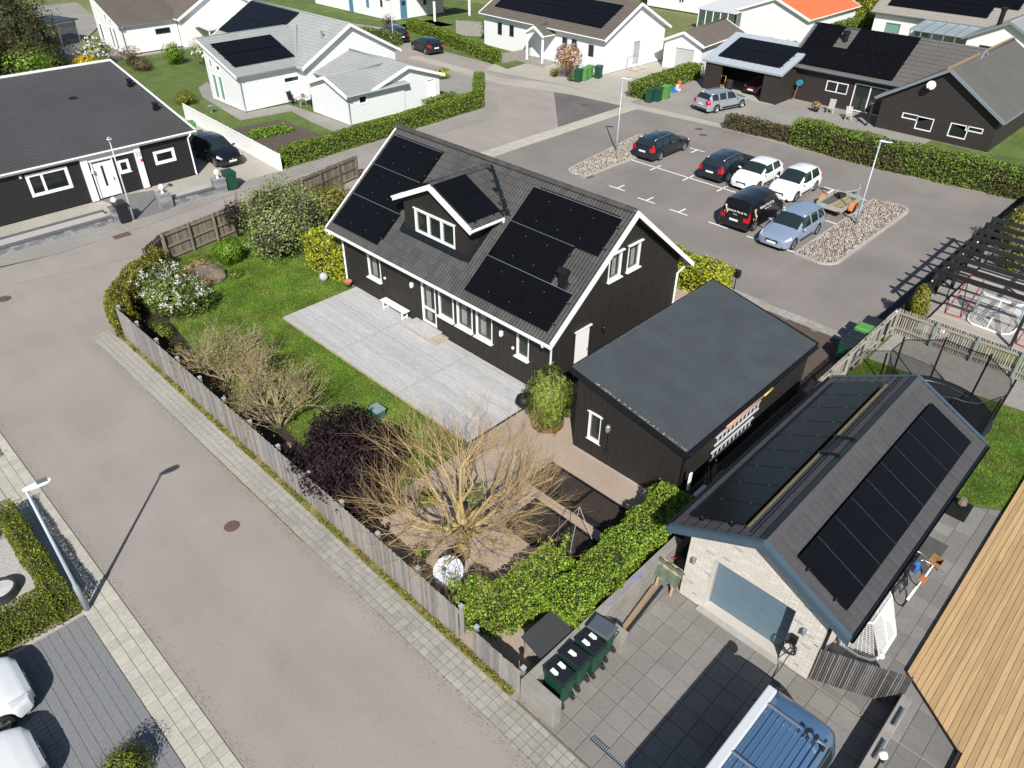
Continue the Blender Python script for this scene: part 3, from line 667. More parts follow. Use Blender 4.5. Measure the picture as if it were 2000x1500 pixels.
# barge boards, fascia
for sx, xx in ((-1, XW - OG), (1, XE + OG)):
    for sy in (-1, 1):
        mb = MB(); a = Vector((xx, YR, ZR + .055)); b = Vector((xx, YR + sy * (YR - YS + OE), ZE + .055)); q = Vector((sx * .03, 0, 0))
        mb.extr([a, b, b - Z3 * .2, a - Z3 * .2], q); c = Vector((-sx * .06, 0, 0)); nz = Vector((0, 0, .02)); mb.extr([a + q, b + q, b + c, a + c], nz); mb.build('barge_board', M_wht, house)
mb = MB(); mb.box((XW - OG, YS - OE - .025, ZE - .15), (XE + OG, YS - OE, ZE + .02)); mb.build('fascia', M_wht, house)
gutter(house, (XW - OG, YS - OE - .085, ZE + .0), (XE + OG, YS - OE - .085, ZE + .0), M_wht, .06)
mb = MB(); mb.box((XW - OG, YN + OE, ZE - .15), (XE + OG, YN + OE + .025, ZE + .02)); mb.build('fascia', M_wht, house)
downpipe(house, XW + .02, YS - .06, .1, ZE - .02, -.12, -OE - .02, M_wht); downpipe(house, XE + .03, YS - .06, .1, ZE - .02, .06, -OE - .02, M_wht); downpipe(house, XE + .03, YN + .06, .1, ZE - .02, .06, OE + .02, M_wht)
# roof vent on the east side
vp = EO + RX * S(-1.0) + RY * 2.17; vn = Vector((0, -sP, cP)); B = basis_from(vp, RX, RY, vn); mb = MB(); mb.box((-.2, -.22, .03), (.2, .22, .06), B); o = mb.build('roof_vent', M_flash, roof)
mb = MB(); mb.box((vp.x - .12, vp.y - .14, vp.z), (vp.x + .12, vp.y + .12, vp.z + .52)); mb.tube([(vp.x - .2, vp.y - .01, vp.z + .6), (vp.x + .2, vp.y - .01, vp.z + .6)], .16, 12); mb.build('vent_hood', M_blackm, o)
# dormer
DR, DZ, DYF = -21.89, 6.43, 17.86; DE = 5.31; DHW = 2.38; da = math.atan2(DZ - DE, DHW); dc, ds = math.cos(da), math.sin(da); DSL = math.hypot(DHW, DZ - DE)
dw0, dw1, DWY = -23.87, -20.0, 18.13; ym = lambda z: YS - OE + (z - ZE) / math.tan(PIT)
Bd = wallB((dw0, DWY, 0), (1, 0, 0), (0, -1, 0)); dl = dw1 - dw0; zb = 3.93; dze = DE - .14 + (DHW - dl / 2) * math.tan(da)
hd = (.70, dl - .69, 4.06, 5.08)
dw = wall(house, Bd, [(0, zb), (dl, zb), (dl, dze), (dl / 2, dze + dl / 2 * math.tan(da)), (0, dze)], [hd], M_blkc, 'v', .12, .014, M_blkb, name='dormer_wall')
wn = window(dw, Bd, *hd, panes=3, fw=0.07, glass=M_glasst, room=True, curtain=0, proud=.04, head=.07)
mb = MB(); rb = Bd
for k in range(3): box_in(mb, Bd, hd[0] + .09 + k * (hd[1] - hd[0]) / 3, hd[0] + (k + 1) * (hd[1] - hd[0]) / 3 - .07, 4.82, 5.0, -.16, -.15)
mb.build('blind', M_glassg, wn)
for sx, xx in ((1, dw1), (-1, dw0)):
    mb = MB(); a = Vector((xx, DWY, zb)); b = Vector((xx, DWY, dze)); c = Vector((xx, ym(dze), dze)); mb.extr([a, b, c], (sx * .02, 0, 0)); sw_ = mb.build('dormer_side', M_blkb, house)
    k = 0; mb = MB(); y = DWY + .02
    while y < ym(dze) - .1: mb.box((xx + sx * .021, y, ZE + (y + .1 - YS + OE) * math.tan(PIT)), (xx + sx * .038, y + .1, dze)); y += .12
    o = mb.build('cladding_boards', M_blkb, sw_); o['kind'] = 'stuff'
# flashing
mb = MB(); B = basis_from(EO, RX, RY, vn)
mb.box((dw0 - EO.x - .22, 1.42, .05), (dw1 - EO.x + .26, 1.66, .075), B); mb.box((dw1 - EO.x + .025, 1.66, .05), (dw1 - EO.x + .26, 3.9, .075), B); mb.box((dw0 - EO.x - .26, 1.66, .05), (dw0 - EO.x - .025, 3.9, .075), B); mb.build('dormer_flashing', M_flash, roof)
for sx in (-1, 1):
    e0 = Vector((DR + sx * DHW, DYF, DE)); r0 = Vector((DR, DYF, DZ)); e1 = Vector((DR + sx * DHW, ym(DE), DE)); r1 = Vector((DR, ym(DZ), DZ))
    nn = Vector((sx * ds, 0, dc)); mb = MB(); mb.extr([e0, r0, r1, e1], -nn * .1); dr = mb.build('dormer_roof', M_blackm, house)
    up = Vector((-sx * dc, 0, ds))
    if sx > 0: O_, u_ = Vector((DR + DHW, DYF, DE)), Vector((0, 1, 0))
    else: O_, u_ = Vector((DR - DHW, DYF + 3.4, DE)), Vector((0, -1, 0))
    def sk(s, t, sx=sx):
        y = DYF + s if sx > 0 else DYF + 3.4 - s; z = DE + t * ds
        if y > ym(z) - .05: return True
        return False
    ln = 3.4
    tiles(dr, O_, u_, up, ln, DSL - .02, .30, .36, M_tileg, 'wave', 60, sk)
    s0 = .12 if sx > 0 else 3.4 - .12 - 1.72
    for k in range(2): solar(dr, O_, u_, up, s0, .30 + k * 1.12, 1.72, 1.11, .1)
    rm = MB(); Bq = basis_from(O_, u_, up, u_.cross(up))
    for q in (.35, 1.35): rm.box((s0 + q - .02, .22, .04), (s0 + q + .02, 2.6, .095), Bq)
    rm.build('mounting_rails', M_blackm, dr, kind='stuff')
    mb = MB(); mb.extr([r0 + Z3 * .05, e0 + Z3 * .05, e0 - Z3 * .15, r0 - Z3 * .15], (0, -.03, 0)); mb.extr([r0 + Z3 * .05 + Vector((0, -.03, 0)), e0 + Z3 * .05 + Vector((0, -.03, 0)), e0 + Z3 * .05 + Vector((0, .08, 0)), r0 + Z3 * .05 + Vector((0, .08, 0))], (0, 0, .018)); mb.build('barge_board', M_wht, dr)
    mb = MB(); mb.box((DR + sx * DHW, DYF, DE - .12), (DR + sx * (DHW + .02), ym(DE) - .1, DE + .02)); mb.build('fascia', M_wht, dr)
    gutter(dr, (DR + sx * (DHW + .08), DYF, DE), (DR + sx * (DHW + .08), ym(DE) - .15, DE), M_wht, .055)
    if sx > 0:
        mb = MB(); mb.tube([(DR + DHW + .08, ym(DE) - .22, DE - .04), (DR + DHW + .08, ym(DE) - .22, DE - .25)], .04, 8); mb.build('downpipe', M_wht, dr, smooth=True)
        v0 = e1 + Z3 * .05; v1 = r1 + Z3 * .05; mb = MB(); mb.extr([v0 + Vector((-.05, -.0, 0)), v1, v1 + Vector((.22, .0, 0)), v0 + Vector((.25, .04, 0))], (0, 0, .03)); mb.build('valley_flashing', M_flash, dr)
for k in range(9):
    y = DYF + .02 + k * .36
    mbm = Matrix.Translation((DR, y, DZ + .015)) @ Matrix.Rotation(math.pi / 2, 4, 'Z'); link('ridge_tile', me, roof, mbm)
# ================================================================ shed (flat grey felt roof)
SX0, SX1, SY0, SY1 = -12.605, -7.941, 15.924, 24.612; SZ0, SZ1 = 3.345, 2.456
shed = thing('shed', 'black timber outbuilding with a sloping dark grey felt roof', 'shed', ((SX0 + SX1) / 2, (SY0 + SY1) / 2, 0))
wx0, wx1, wy0, wy1 = SX0 + .28, SX1 - .2, SY0 + .10, SY1 - .1; sz = lambda x: SZ0 + (SZ1 - SZ0) * (x - SX0) / (SX1 - SX0) - .2
Bf = wallB((wx0, wy0, 0), (1, 0, 0), (0, -1, 0)); wl = wx1 - wx0
hw = (gx(1147, 860, wy0)[0] - wx0, gx(1171, 870, wy0)[0] - wx0, .78, 1.92)
wall(shed, Bf, [(0, .06), (wl, .06), (wl, sz(wx1)), (0, sz(wx0))], [hw], M_blkc, 'v', .115, .012, M_blkb)
window(shed, Bf, *hw, fw=.05, sill=.05, glass=M_glasst, room=True, proud=.03, head=.06)
mb = MB(); box_in(mb, Bf, hw[0] - .1, hw[0], hw[2], hw[3] + .1, .02, .045); box_in(mb, Bf, hw[1], hw[1] + .1, hw[2], hw[3] + .1, .02, .045); mb.build('window_trim', M_blkb, shed)
lu, lz = gx(1191, 835, wy0); wall_lamp(shed, Bf, lu - wx0, lz, mat('lamp_grey', (.30, .33, .36), .4, metal=.5), 1.1)
mb = MB(); mb.tube([Bf @ Vector((lu - wx0 - .02, lz - .15, .03)), Bf @ Vector((lu - wx0 - .02, .75, .03))], .018, 6); box_in(mb, Bf, lu - wx0 - .07, lu - wx0 + .03, .62, .76, .02, .07); mb.build('cable_conduit', M_blackm, shed)
wall(shed, wallB((wx1, wy0, 0), (0, 1, 0), (1, 0, 0)), [(0, .06), (wy1 - wy0, .06), (wy1 - wy0, sz(wx1)), (0, sz(wx1))], [], M_blkc, 'v', .145, .012, M_blkb)
wall(shed, wallB((wx0, wy1, 0), (0, -1, 0), (-1, 0, 0)), [(0, .06), (wy1 - wy0, .06), (wy1 - wy0, sz(wx0)), (0, sz(wx0))], [], M_blkc, 'v', .145, .012, M_blkb)
wall(shed, wallB((wx1, wy1, 0), (-1, 0, 0), (0, 1, 0)), [(0, .06), (wl, .06), (wl, sz(wx0)), (0, sz(wx1))], [], M_blkc, 'v', .145, .012, M_blkb)
mb = MB(); mb.box((wx0 - .03, wy0 - .03, 0), (wx1 + .03, wy1 + .03, .08)); mb.build('foundation', M_conc, shed)
M_felt = mat('roof_felt', (0.045, 0.054, 0.061), 0.85, var=0.22, scale=22, detail=7.0, bump=0.4, bscale=300, big=0.14, bigscale=1.1, stain=.05, streak=(.25, 1.5, .05), speck=0.3, speckcol=(.14, .15, .16), speckscale=30, specksize=.16)
sa = math.atan2(SZ0 - SZ1, SX1 - SX0); su = Vector((math.cos(sa), 0, -math.sin(sa))); sn = Vector((math.sin(sa), 0, math.cos(sa))); sl = (SX1 - SX0) / math.cos(sa)
B = basis_from(Vector((SX0, SY0, SZ0)), su, Vector((0, 1, 0)), sn); mb = MB(); mb.box((0.01, 0.01, -.14), (sl - .01, SY1 - SY0 - .01, -.03), B); srf = mb.build('roof', M_blackm, shed)
R_ = random.Random(8); n = 5; wst = sl / n
for k in range(n):
    mb = MB(); mb.box((k * wst + .004, 0.02, -.03), ((k + 1) * wst + (.05 if k < n - 1 else -.02), SY1 - SY0 - .02, -.018 + .008 * (n - k)), B); mb.build('felt_strip', M_felt, srf); mb = MB(); [mb.box((k * wst + .012 + R_.uniform(-.008, .008), .05 + q * .42, -.0175 + .008 * (n - k)), (k * wst + .03 + R_.uniform(0, .02), .05 + q * .42 + R_.uniform(.2, .42), -.0165 + .008 * (n - k)), B) for q in range(20)]; mb.build('lap_dust', mat('lap_dust', (.085, .092, .095), .9), srf, kind='stuff')
    for q in (R_.uniform(.15, .85),):
        yy = (SY1 - SY0) * q; mb = MB(); mb.box((k * wst + .03, yy, -.016 + .008 * (n - k)), ((k + 1) * wst - .02, yy + .04, -.014 + .008 * (n - k)), B); mb.build('felt_joint', mat('felt_joint', (.045, .05, .055), .8), srf)
mb = MB(); hh = SY1 - SY0
for a, b in (((-.03, -.03), (sl + .03, .0)), ((-.03, hh), (sl + .03, hh + .03)), ((-.03, 0), (0, hh)), ((sl, 0), (sl + .03, hh))): mb.box((a[0], a[1], -.2), (b[0], b[1], .035), B)
mb.build('fascia', M_flash, shed)
gutter(shed, (SX1 + .06, SY0, SZ1 - .08), (SX1 + .06, SY1, SZ1 - .08), M_blackm, .055); downpipe(shed, wx1 + .06, wy0 + .12, .05, SZ1 - .1, .2, 0, M_blackm, .04)
mb = MB(); pr = random.Random(3)
for k in range(120):
    t = pr.random(); mb.box((-.0 + t * sl, .03 + pr.random() * .10, .012), (t * sl + .018, .042 + pr.random() * .10, .02), B)
o = mb.build('dry_leaves', mat('dry_leaf', (.42, .34, .18), .9), srf); o['kind'] = 'stuff'
# ================================================================ brick garage with solar roof (right)
GX0, GX1, GY0, GY1, GZE, GZR = -6.541, -1.589, 13.022, 22.798, 2.534, 3.826; GXR = (GX0 + GX1) / 2; gwx0, gwx1, gwy0, gwy1 = -6.015, -2.115, 13.313, 22.5
ga = math.atan2(GZR - GZE, GXR - GX0); gc, gs = math.cos(ga), math.sin(ga); GSL = (GXR - GX0) / gc
gar = thing('garage', 'cream brick garage with a blue grey door and solar panels on both roof slopes', 'garage', (GXR, 17.9, 0))
M_brk = mat('cream_brick', (0.53, 0.49, 0.435), 0.85, var=0.10, scale=20, rnd=0.0, bump=0.2, bscale=90)
M_mort = mat('mortar', (0.46, 0.425, 0.375), 0.95)
M_bgdoor = mat('door_bluegrey', (0.108, 0.165, 0.205), 0.55, var=0.05, scale=4)
M_bgtrim = mat('trim_bluegrey', (0.052, 0.085, 0.112), 0.5, var=0.05, scale=4)
M_slate = mat('roof_slate_brown', (0.060, 0.0565, 0.058), 0.72, var=0.16, scale=12, rnd=0.05, bump=0.2, bscale=100, big=0.1)
def brick_wall(parent, B, outline, holes, name='wall', bw=0.24, bh=0.071):
    w = wall(parent, B, outline, holes, M_mort, None, name=name, reveal=.36); mb = MB(); R_ = random.Random(3); us = [p[0] for p in outline]; v = min(p[1] for p in outline); j = 0; top = max(p[1] for p in outline)
    while v < top:
        u = min(us) - (bw / 2 if j % 2 else 0)
        while u < max(us):
            a, b = max(u, min(us)) + .004, min(u + bw, max(us)) - .004
            if b - a > .02:
                tt = min(top_at(outline, a), top_at(outline, b)); v1 = min(v + bh - .008, tt); segs = [(a, b)]
                for h in holes:
                    if h[2] - bh * .6 < v < h[3] - .01:
                        ns = []
                        for s0, s1 in segs:
                            if s0 < h[0]: ns.append((s0, min(s1, h[0])))
                            if s1 > h[1]: ns.append((max(s0, h[1]), s1))
                        segs = [q for q in ns if q[1] - q[0] > .01]
                mb.cur = 1 if R_.random() < .035 else (2 if R_.random() < .25 else 0)
                if v1 - v > .015:
                    for s0, s1 in segs: mb.add([B @ Vector(p) for p in ((s0, v, .0), (s1, v, .0), (s1, v1, .0), (s0, v1, .0), (s0, v, .006), (s1, v, .006), (s1, v1, .006), (s0, v1, .006))], [(4, 5, 6, 7), (0, 1, 5, 4), (3, 7, 6, 2)])
            u += bw
        v += bh; j += 1
    o = mb.build('brick_courses', [M_brk, mat('brick_grey', (0.36, 0.35, 0.34), .85, var=.1), mat('brick_pale', (0.58, 0.545, 0.49), .85, var=.1)], w); o['kind'] = 'stuff'; return w
gzw = GZE - .16 + (gwx0 - GX0) * math.tan(ga); gW = gwx1 - gwx0
BF = wallB((gwx0, gwy0, 0), (1, 0, 0), (0, -1, 0)); gh = (-5.25 - gwx0, -2.91 - gwx0, 0.06, 2.03)
gol = [(0, 0), (gW, 0), (gW, gzw), (gW / 2, gzw + gW / 2 * math.tan(ga)), (0, gzw)]
brick_wall(gar, BF, gol, [gh]); GD = gwy1 - gwy0
brick_wall(gar, wallB((gwx1, gwy0, 0), (0, 1, 0), (1, 0, 0)), [(0, 0), (GD, 0), (GD, gzw), (0, gzw)], [])
wall(gar, wallB((gwx0, gwy1, 0), (0, -1, 0), (-1, 0, 0)), [(0, 0), (GD, 0), (GD, gzw), (0, gzw)], [], M_brk)
wall(gar, wallB((gwx1, gwy1, 0), (-1, 0, 0), (0, 1, 0)), gol, [], M_brk)
mb = MB(); box_in(mb, BF, gh[0], gh[0] + .06, gh[2], gh[3], -.36, -.25); box_in(mb, BF, gh[1] - .06, gh[1], gh[2], gh[3], -.36, -.25); box_in(mb, BF, gh[0] + .06, gh[1] - .06, gh[3] - .06, gh[3], -.36, -.25); dfr = mb.build('door_frame', M_rail, gar)
mb = MB(); box_in(mb, BF, gh[0] - .1, gh[1] + .05, 0.0, .055, -.36, .2); mb.build('threshold', M_conc, gar)
dd = MB(); box_in(dd, BF, gh[0] + .06, gh[1] - .06, gh[2], gh[3] - .06, -.36, -.345); gdo = dd.build('garage_door', M_bgdoor, gar)
for k in range(5):
    s_ = MB(); hh = (gh[3] - .06 - gh[2]) / 5; box_in(s_, BF, gh[0] + .062, gh[1] - .062, gh[2] + k * hh + .004, gh[2] + (k + 1) * hh - .004, -.345, -.31); s_.build('door_panel', M_bgdoor, gdo, bevel=.006)
for x_, in ((-5.77,), (-2.56,)):
    mb = MB(); box_in(mb, BF, x_ - gwx0 - .05, x_ - gwx0 + .05, 1.52, 1.7, .006, .04); mb.lathe([(.045, -.09), (.045, .09)], (0, 0, 0), 12, BF @ Matrix.Translation((x_ - gwx0, 1.61, .09)) @ Matrix.Rotation(-math.pi / 2, 4, 'X')); mb.build('wall_lamp', M_gal, gar)
mb = MB(); box_in(mb, BF, -2.72 - gwx0 - .1, -2.72 - gwx0 + .1, 1.0, 1.28, .006, .12); ev = mb.build('car_charger', M_blackm, gar, bevel=.02)
cbl = MB(); cu = -2.74 - gwx0
pts = []
for k in range(60):
    a = k * .33; r_ = .17 + .03 * math.sin(k * .9); pts.append(BF @ Vector((cu + r_ * math.cos(a), .78 + r_ * 1.15 * math.sin(a), .06 + .0012 * k)))
cbl.tube([BF @ Vector((cu + .02, 1.0, .06))] + pts + [BF @ Vector((cu + .05, .5, .15)), BF @ Vector((cu + .02, .12, .3)), BF @ Vector((cu + .0, .05, .6)), Vector((-2.55, 12.1, .07)), Vector((-2.75, 11.6, .3))], .014, 6); cbl.build('charging_cable', M_rubber, ev, smooth=True)
for px_, pz in ((-5.55, .35), (-2.45, .28), (-2.2, 1.35)):
    mb = MB(); box_in(mb, BF, px_ - gwx0 - .06, px_ - gwx0 + .06, pz - .02, pz + .02, .006, .012); mb.build('wall_vent', M_gal, gar)
gR = []
for sx in (-1, 1):
    if sx < 0: O_, u_, up = Vector((GX0, GY1, GZE)), Vector((0, -1, 0)), Vector((gc, 0, gs))
    else: O_, u_, up = Vector((GX1, GY0, GZE)), Vector((0, 1, 0)), Vector((-gc, 0, gs))
    n_ = u_.cross(up); B = basis_from(O_, u_, up, n_); W_ = GY1 - GY0
    mb = MB(); mb.box((0, 0, -.12), (W_, GSL, 0), B); rf = mb.build('roof', M_blackm, gar); gR.append(rf)
    t0 = .42; s0 = .46 if sx > 0 else W_ - .46 - 9 * .958
    def sk(s, t, s0=s0, t0=t0): return s0 + .15 < s < s0 + 9 * .958 - .15 and t0 + .2 < t < t0 + 1.5
    tiles(rf, O_, u_, up, W_ - .02, GSL - .05, .30, .345, M_slate, 'flat', 145, sk, name='roof_tile')
    panel_grid(rf, O_, u_, up, [(s0, t0, 9)], .958, 1.6, seam=2 if sx > 0 else 0)
    mb = MB(); mb.box((-.03, GSL - .16, .03), (W_ + .03, GSL + .02, .055), B); mb.build('ridge_flashing', M_slate if sx > 0 else M_flash, rf)
    # front and rear verges
    for yy, d in ((GY0, -1), (GY1, 1)):
        a = Vector((GXR, yy, GZR + .06)); b = Vector((GX0 if sx < 0 else GX1, yy, GZE + .06)); b = b + (b - a).normalized() * .06
        mb = MB(); mb.extr([a, b, b - Z3 * .26, a - Z3 * .26], (0, d * .035, 0)); q = Vector((0, d * .035, 0)); q2 = Vector((0, -d * .09, 0)); mb.extr([a + q, b + q, b + q2, a + q2], (0, 0, .02))
        mb.extr([a + q - Z3 * .02, b + q - Z3 * .02, b + q - Z3 * .11, a + q - Z3 * .11], (0, d * .018, 0)); mb.build('barge_board', M_bgtrim, rf)
    xe = GX0 if sx < 0 else GX1
    mb = MB(); mb.box((xe, GY0, GZE - .14), (xe + sx * .02, GY1, GZE + .0)); mb.build('fascia', M_bgtrim, rf)
    gutter(rf, (xe + sx * .085, GY0, GZE - .0), (xe + sx * .085, GY1, GZE - .0), M_flash, .06)
    if sx < 0:
        tk = MB(); tk.box((W_ - .54 - 8.55, 1.98 + .08, .035), (W_ - .5, 2.05 + .08, .06), B); tk.build('batten', mat('mossy_batten', (.20, .16, .075), .9, var=.3, scale=20), rf)
        tk = MB(); tk.tube([B @ Vector((.2, 2.42, .10)), B @ Vector((W_ - .2, 2.42, .10))], .016, 6); tk.build('snow_guard_rail', M_flash, rf)
        st = MB()
        for q in (4.38, 5.35): st.box((W_ - q - .02, 2.16, .03), (W_ - q + .02, 2.7, .12), B); st.box((W_ - q - .03, 2.1, .12), (W_ - q + .03, 2.5, .15), B)
        st.box((W_ - 5.35, 2.2, .10), (W_ - 4.38, 2.24, .14), B); st.box((W_ - 5.35, 2.32, .10), (W_ - 4.38, 2.36, .14), B); st.build('roof_step', M_flash, rf)
downpipe(gar, gwx1 + .05, gwy0 + .15, .05, GZE - .05, .5, 0, M_flash, .04)
# ================================================================ generic gabled house
def gable(name, label, cx, cy, L, W, ze, zr, axis, o, wm, rm, trim, holes={}, tile=(.3, .36), clad=None, pitch=.2, rot=0.0, cols=4, skip=None, cat='house', fh=.2, guttermat=None, wmode=None, pipes=()):
    t = thing(name, label, cat, (cx, cy, 0)); hx, hy = (L, W) if axis == 'x' else (W, L); X0, X1, Y0, Y1 = cx - hx + o, cx + hx - o, cy - hy + o, cy + hy - o
    pit = math.atan2(zr - ze, W); zt = ze - .14 + o * math.tan(pit); rise = (W - o) * math.tan(pit)
    def side(k):
        if k == 'S': return wallB((X0, Y0, 0), (1, 0, 0), (0, -1, 0)), X1 - X0, X0, axis == 'y'
        if k == 'E': return wallB((X1, Y0, 0), (0, 1, 0), (1, 0, 0)), Y1 - Y0, Y0, axis == 'x'
        if k == 'N': return wallB((X1, Y1, 0), (-1, 0, 0), (0, 1, 0)), X1 - X0, None, axis == 'y'
        return wallB((X0, Y1, 0), (0, -1, 0), (-1, 0, 0)), Y1 - Y0, None, axis == 'x'
    for k in 'SENW':
        B, w, o0, gb = side(k); hs = [(h[0] - o0, h[1] - o0, h[2], h[3]) for h in holes.get(k, [])]
        ol = [(0, .1), (w, .1), (w, zt)] + ([(w / 2, zt + rise)] if gb else []) + [(0, zt)]
        wall(t, B, ol, hs, wm, clad, pitch, .01, name='wall', proud=.014)
        for h, hh in zip(holes.get(k, []), hs):
            op = dict(h[4]) if len(h) > 4 else {}
            window(t, B, *hh, **op)
    mb = MB(); mb.box((X0 + .03, Y0 + .03, 0), (X1 - .03, Y1 - .03, .12)); mb.build('foundation', M_conc, t)
    roofs = []
    for sgn in (-1, 1):
        c_, s_ = math.cos(pit), math.sin(pit); SLn = W / c_
        if axis == 'x':
            O_ = Vector((cx - L, cy - W, ze)) if sgn < 0 else Vector((cx + L, cy + W, ze)); u_ = Vector((-sgn, 0, 0)); up = Vector((0, -sgn * c_, s_))
        else:
            O_ = Vector((cx + W, cy - L, ze)) if sgn > 0 else Vector((cx - W, cy + L, ze)); u_ = Vector((0, sgn, 0)); up = Vector((-sgn * c_, 0, s_))
        rf = slope_slab(t, O_, u_, up, 2 * L, SLn, .12, trim); roofs.append((rf, O_, u_, up, SLn))
        if rm is not None: tiles(rf, O_, u_, up, 2 * L - .02, SLn - .02, tile[0], tile[1], rm, 'wave' if cols > 2 else 'flat', 0, (lambda s, q, sg=sgn: skip(sg, s, q)) if skip else None, cols=cols)
        nz = Vector((0, 0, 1))
        for q in (0, 2 * L):
            a = O_ + u_ * q + up * SLn + Z3 * .06; b = O_ + u_ * q + Z3 * .06; d = u_ * (-.03 if q == 0 else .03); mb = MB(); mb.extr([a, b, b - Z3 * fh, a - Z3 * fh], d)
            e = u_ * (.1 if q == 0 else -.1); mb.extr([a + d, b + d, b + e, a + e], Z3 * .02); mb.build('barge_board', trim, rf)
        out = -Vector((up.x, up.y, 0)).normalized(); a = O_ + Z3 * .02; b = O_ + u_ * 2 * L + Z3 * .02; mb = MB(); mb.extr([a, b, b - Z3 * .16, a - Z3 * .16], out * .02); mb.build('fascia', trim, rf)
        gutter(rf, O_ + out * .085, O_ + u_ * 2 * L + out * .085, guttermat or trim, .06)
    if rm is not None:
        rg = MB()
        a = Vector((cx - (L if axis == 'x' else 0), cy - (L if axis == 'y' else 0), zr + .04)); b = Vector((cx + (L if axis == 'x' else 0), cy + (L if axis == 'y' else 0), zr + .04)); rg.tube([a, b], .1, 8); rg.build('ridge_cap', rm, roofs[0][0], smooth=True)
    for (px_, py_, dx, dy) in pipes: downpipe(t, px_, py_, .05, ze - .03, dx, dy, guttermat or trim)
    if rot: t.rotation_euler = (0, 0, rot)
    return t, roofs
M_wwall = mat('white_render', (0.74, 0.745, 0.74), 0.7, var=0.03, scale=5)
M_wclad = mat('white_cladding', (0.68, 0.69, 0.69), 0.6, var=0.03, scale=5)
M_tgrey = mat('roof_tile_lightgrey', (0.265, 0.275, 0.265), 0.85, var=0.12, scale=6, big=0.1)
M_tbrown = mat('roof_tile_brown', (0.105, 0.088, 0.074), 0.85, var=0.22, scale=8, big=0.1)
M_tblk = mat('roof_tile_black', (0.060, 0.058, 0.060), 0.7, var=0.18, scale=10, big=0.1, speck=0.35, speckcol=(.16, .145, .11), speckscale=5, specksize=.12)
M_tgb = mat('roof_tile_greybrown', (0.100, 0.094, 0.087), 0.85, var=0.15, scale=9, big=0.1)
M_torg = mat('roof_orange', (0.62, 0.16, 0.055), 0.6, var=0.08, scale=4)
M_bclad = mat('cladding_darkbrown', (0.026, 0.020, 0.018), 0.65, var=0.2, scale=8, stretch=(.2, .2, 1))
M_kclad = mat('cladding_black', (0.012, 0.0115, 0.0125), 0.6, var=0.2, scale=8)
WD = dict(glass=M_glassd, fw=.06, proud=.03)
def px2(side, plane, a, b):
    """window rectangle from two photo points (top-left, bottom-right) on a vertical wall plane"""
    f_ = gx if side in 'SN' else gy; p, q = f_(*a, plane), f_(*b, plane); return (min(p[0], q[0]), max(p[0], q[0]), min(p[1], q[1]), max(p[1], q[1]))
# ---- G: white house, brown roof, solar
Gp = dict(cx=-52.388, cy=62.375, L=8.615, W=4.811, ze=3.097, zr=5.579); gS = Gp['cy'] - Gp['W'] + .4; gE = Gp['cx'] + Gp['L'] - .4
dk = mat('frame_dark', (.05, .055, .06), .5)
Hl = []
for a, b in (((970, 44), (981, 70)), ((996, 50), (1003, 73)), ((1101, 74), (1114, 97)), ((1120, 79), (1133, 101)), ((1157, 87), (1165, 111))):
    r = px2('S', gS, a, b); w_ = .62; c_ = (r[0] + r[1]) / 2; Hl.append((c_ - w_ / 2, c_ + w_ / 2, r[2], max(r[3], r[2] + 1.0), dict(WD, fm=dk)))
h_ = (gS + 4.2, gS + 5.1, .35, 2.35, dict(WD, fm=mat('door_grey', (.36, .36, .36), .5), glass=mat('door_grey', (.36, .36, .36), .5), name='door'))
G, gro = gable('house', 'white rendered house with brown roof covered by a wide solar array across the street', axis='x', o=.4, wm=M_wwall, rm=M_tbrown, trim=M_wht, holes={'S': Hl, 'E': [h_]}, rot=rad(-2.3), cols=4, tile=(.33, .36), **Gp)
rf, O_, u_, up, SLn = gro[0]; panel_grid(rf, O_, u_, up, [(1.25, 1.25, 14), (1.25, 2.95, 14)], 1.03, 1.68)
# porch of G
pcx = gx(1051, 60, gS - 1.4)[0]; pt_ = pcx
Gpo, pr_ = gable('porch_tmp', 'x', pt_, gS - .75, 1.0, 1.25, 2.6, 3.3, 'y', .12, M_wwall, M_tbrown, M_wht, cols=4)
for ch in list(Gpo.children):
    if ch.name.split('.')[0] in ('wall', 'foundation'):
        for c2 in list(ch.children): bpy.data.objects.remove(c2)
        bpy.data.objects.remove(ch)
def adopt(src, dst, rename={}):
    for ch in list(src.children):
        inv = ch.matrix_parent_inverse.copy(); ch.parent = dst; ch.matrix_parent_inverse = Matrix.Translation(dst.location).inverted(); ch.name = rename.get(ch.name.split('.')[0], ch.name.split('.')[0])
    bpy.data.objects.remove(src)
adopt(Gpo, G, {'roof': 'porch_roof'})
for dx in (-1.05, 1.05):
    mb = MB(); mb.box((pt_ + dx - .08, gS - 1.62, .1), (pt_ + dx + .08, gS - 1.46, 2.55)); mb.build('porch_post', M_wht, G)
mb = MB(); mb.box((pt_ - 1.5, gS - 1.8, 0), (pt_ + 1.5, gS, .18)); mb.box((pt_ - 1.8, gS - 2.15, 0), (pt_ + 1.8, gS - 1.8, .09)); mb.build('porch_step', M_pave2, G)
# ---- H: white garage with grey door
Hg_ = (-41.55, -39.55, .1, 2.05, dict(fm=M_wht, fw=.05, glass=mat('door_lightgrey', (.42, .42, .41), .6), name='garage_door', depth=.12))
gable('garage', 'small white gabled garage with a grey door behind the clipped hedge', -40.78, 68.35, 4.346, 2.235, 2.43, 3.403, 'y', .3, M_wwall, M_tbrown, M_wht, holes={'S': [Hg_]}, rot=rad(5.6), cols=4, cat='garage')
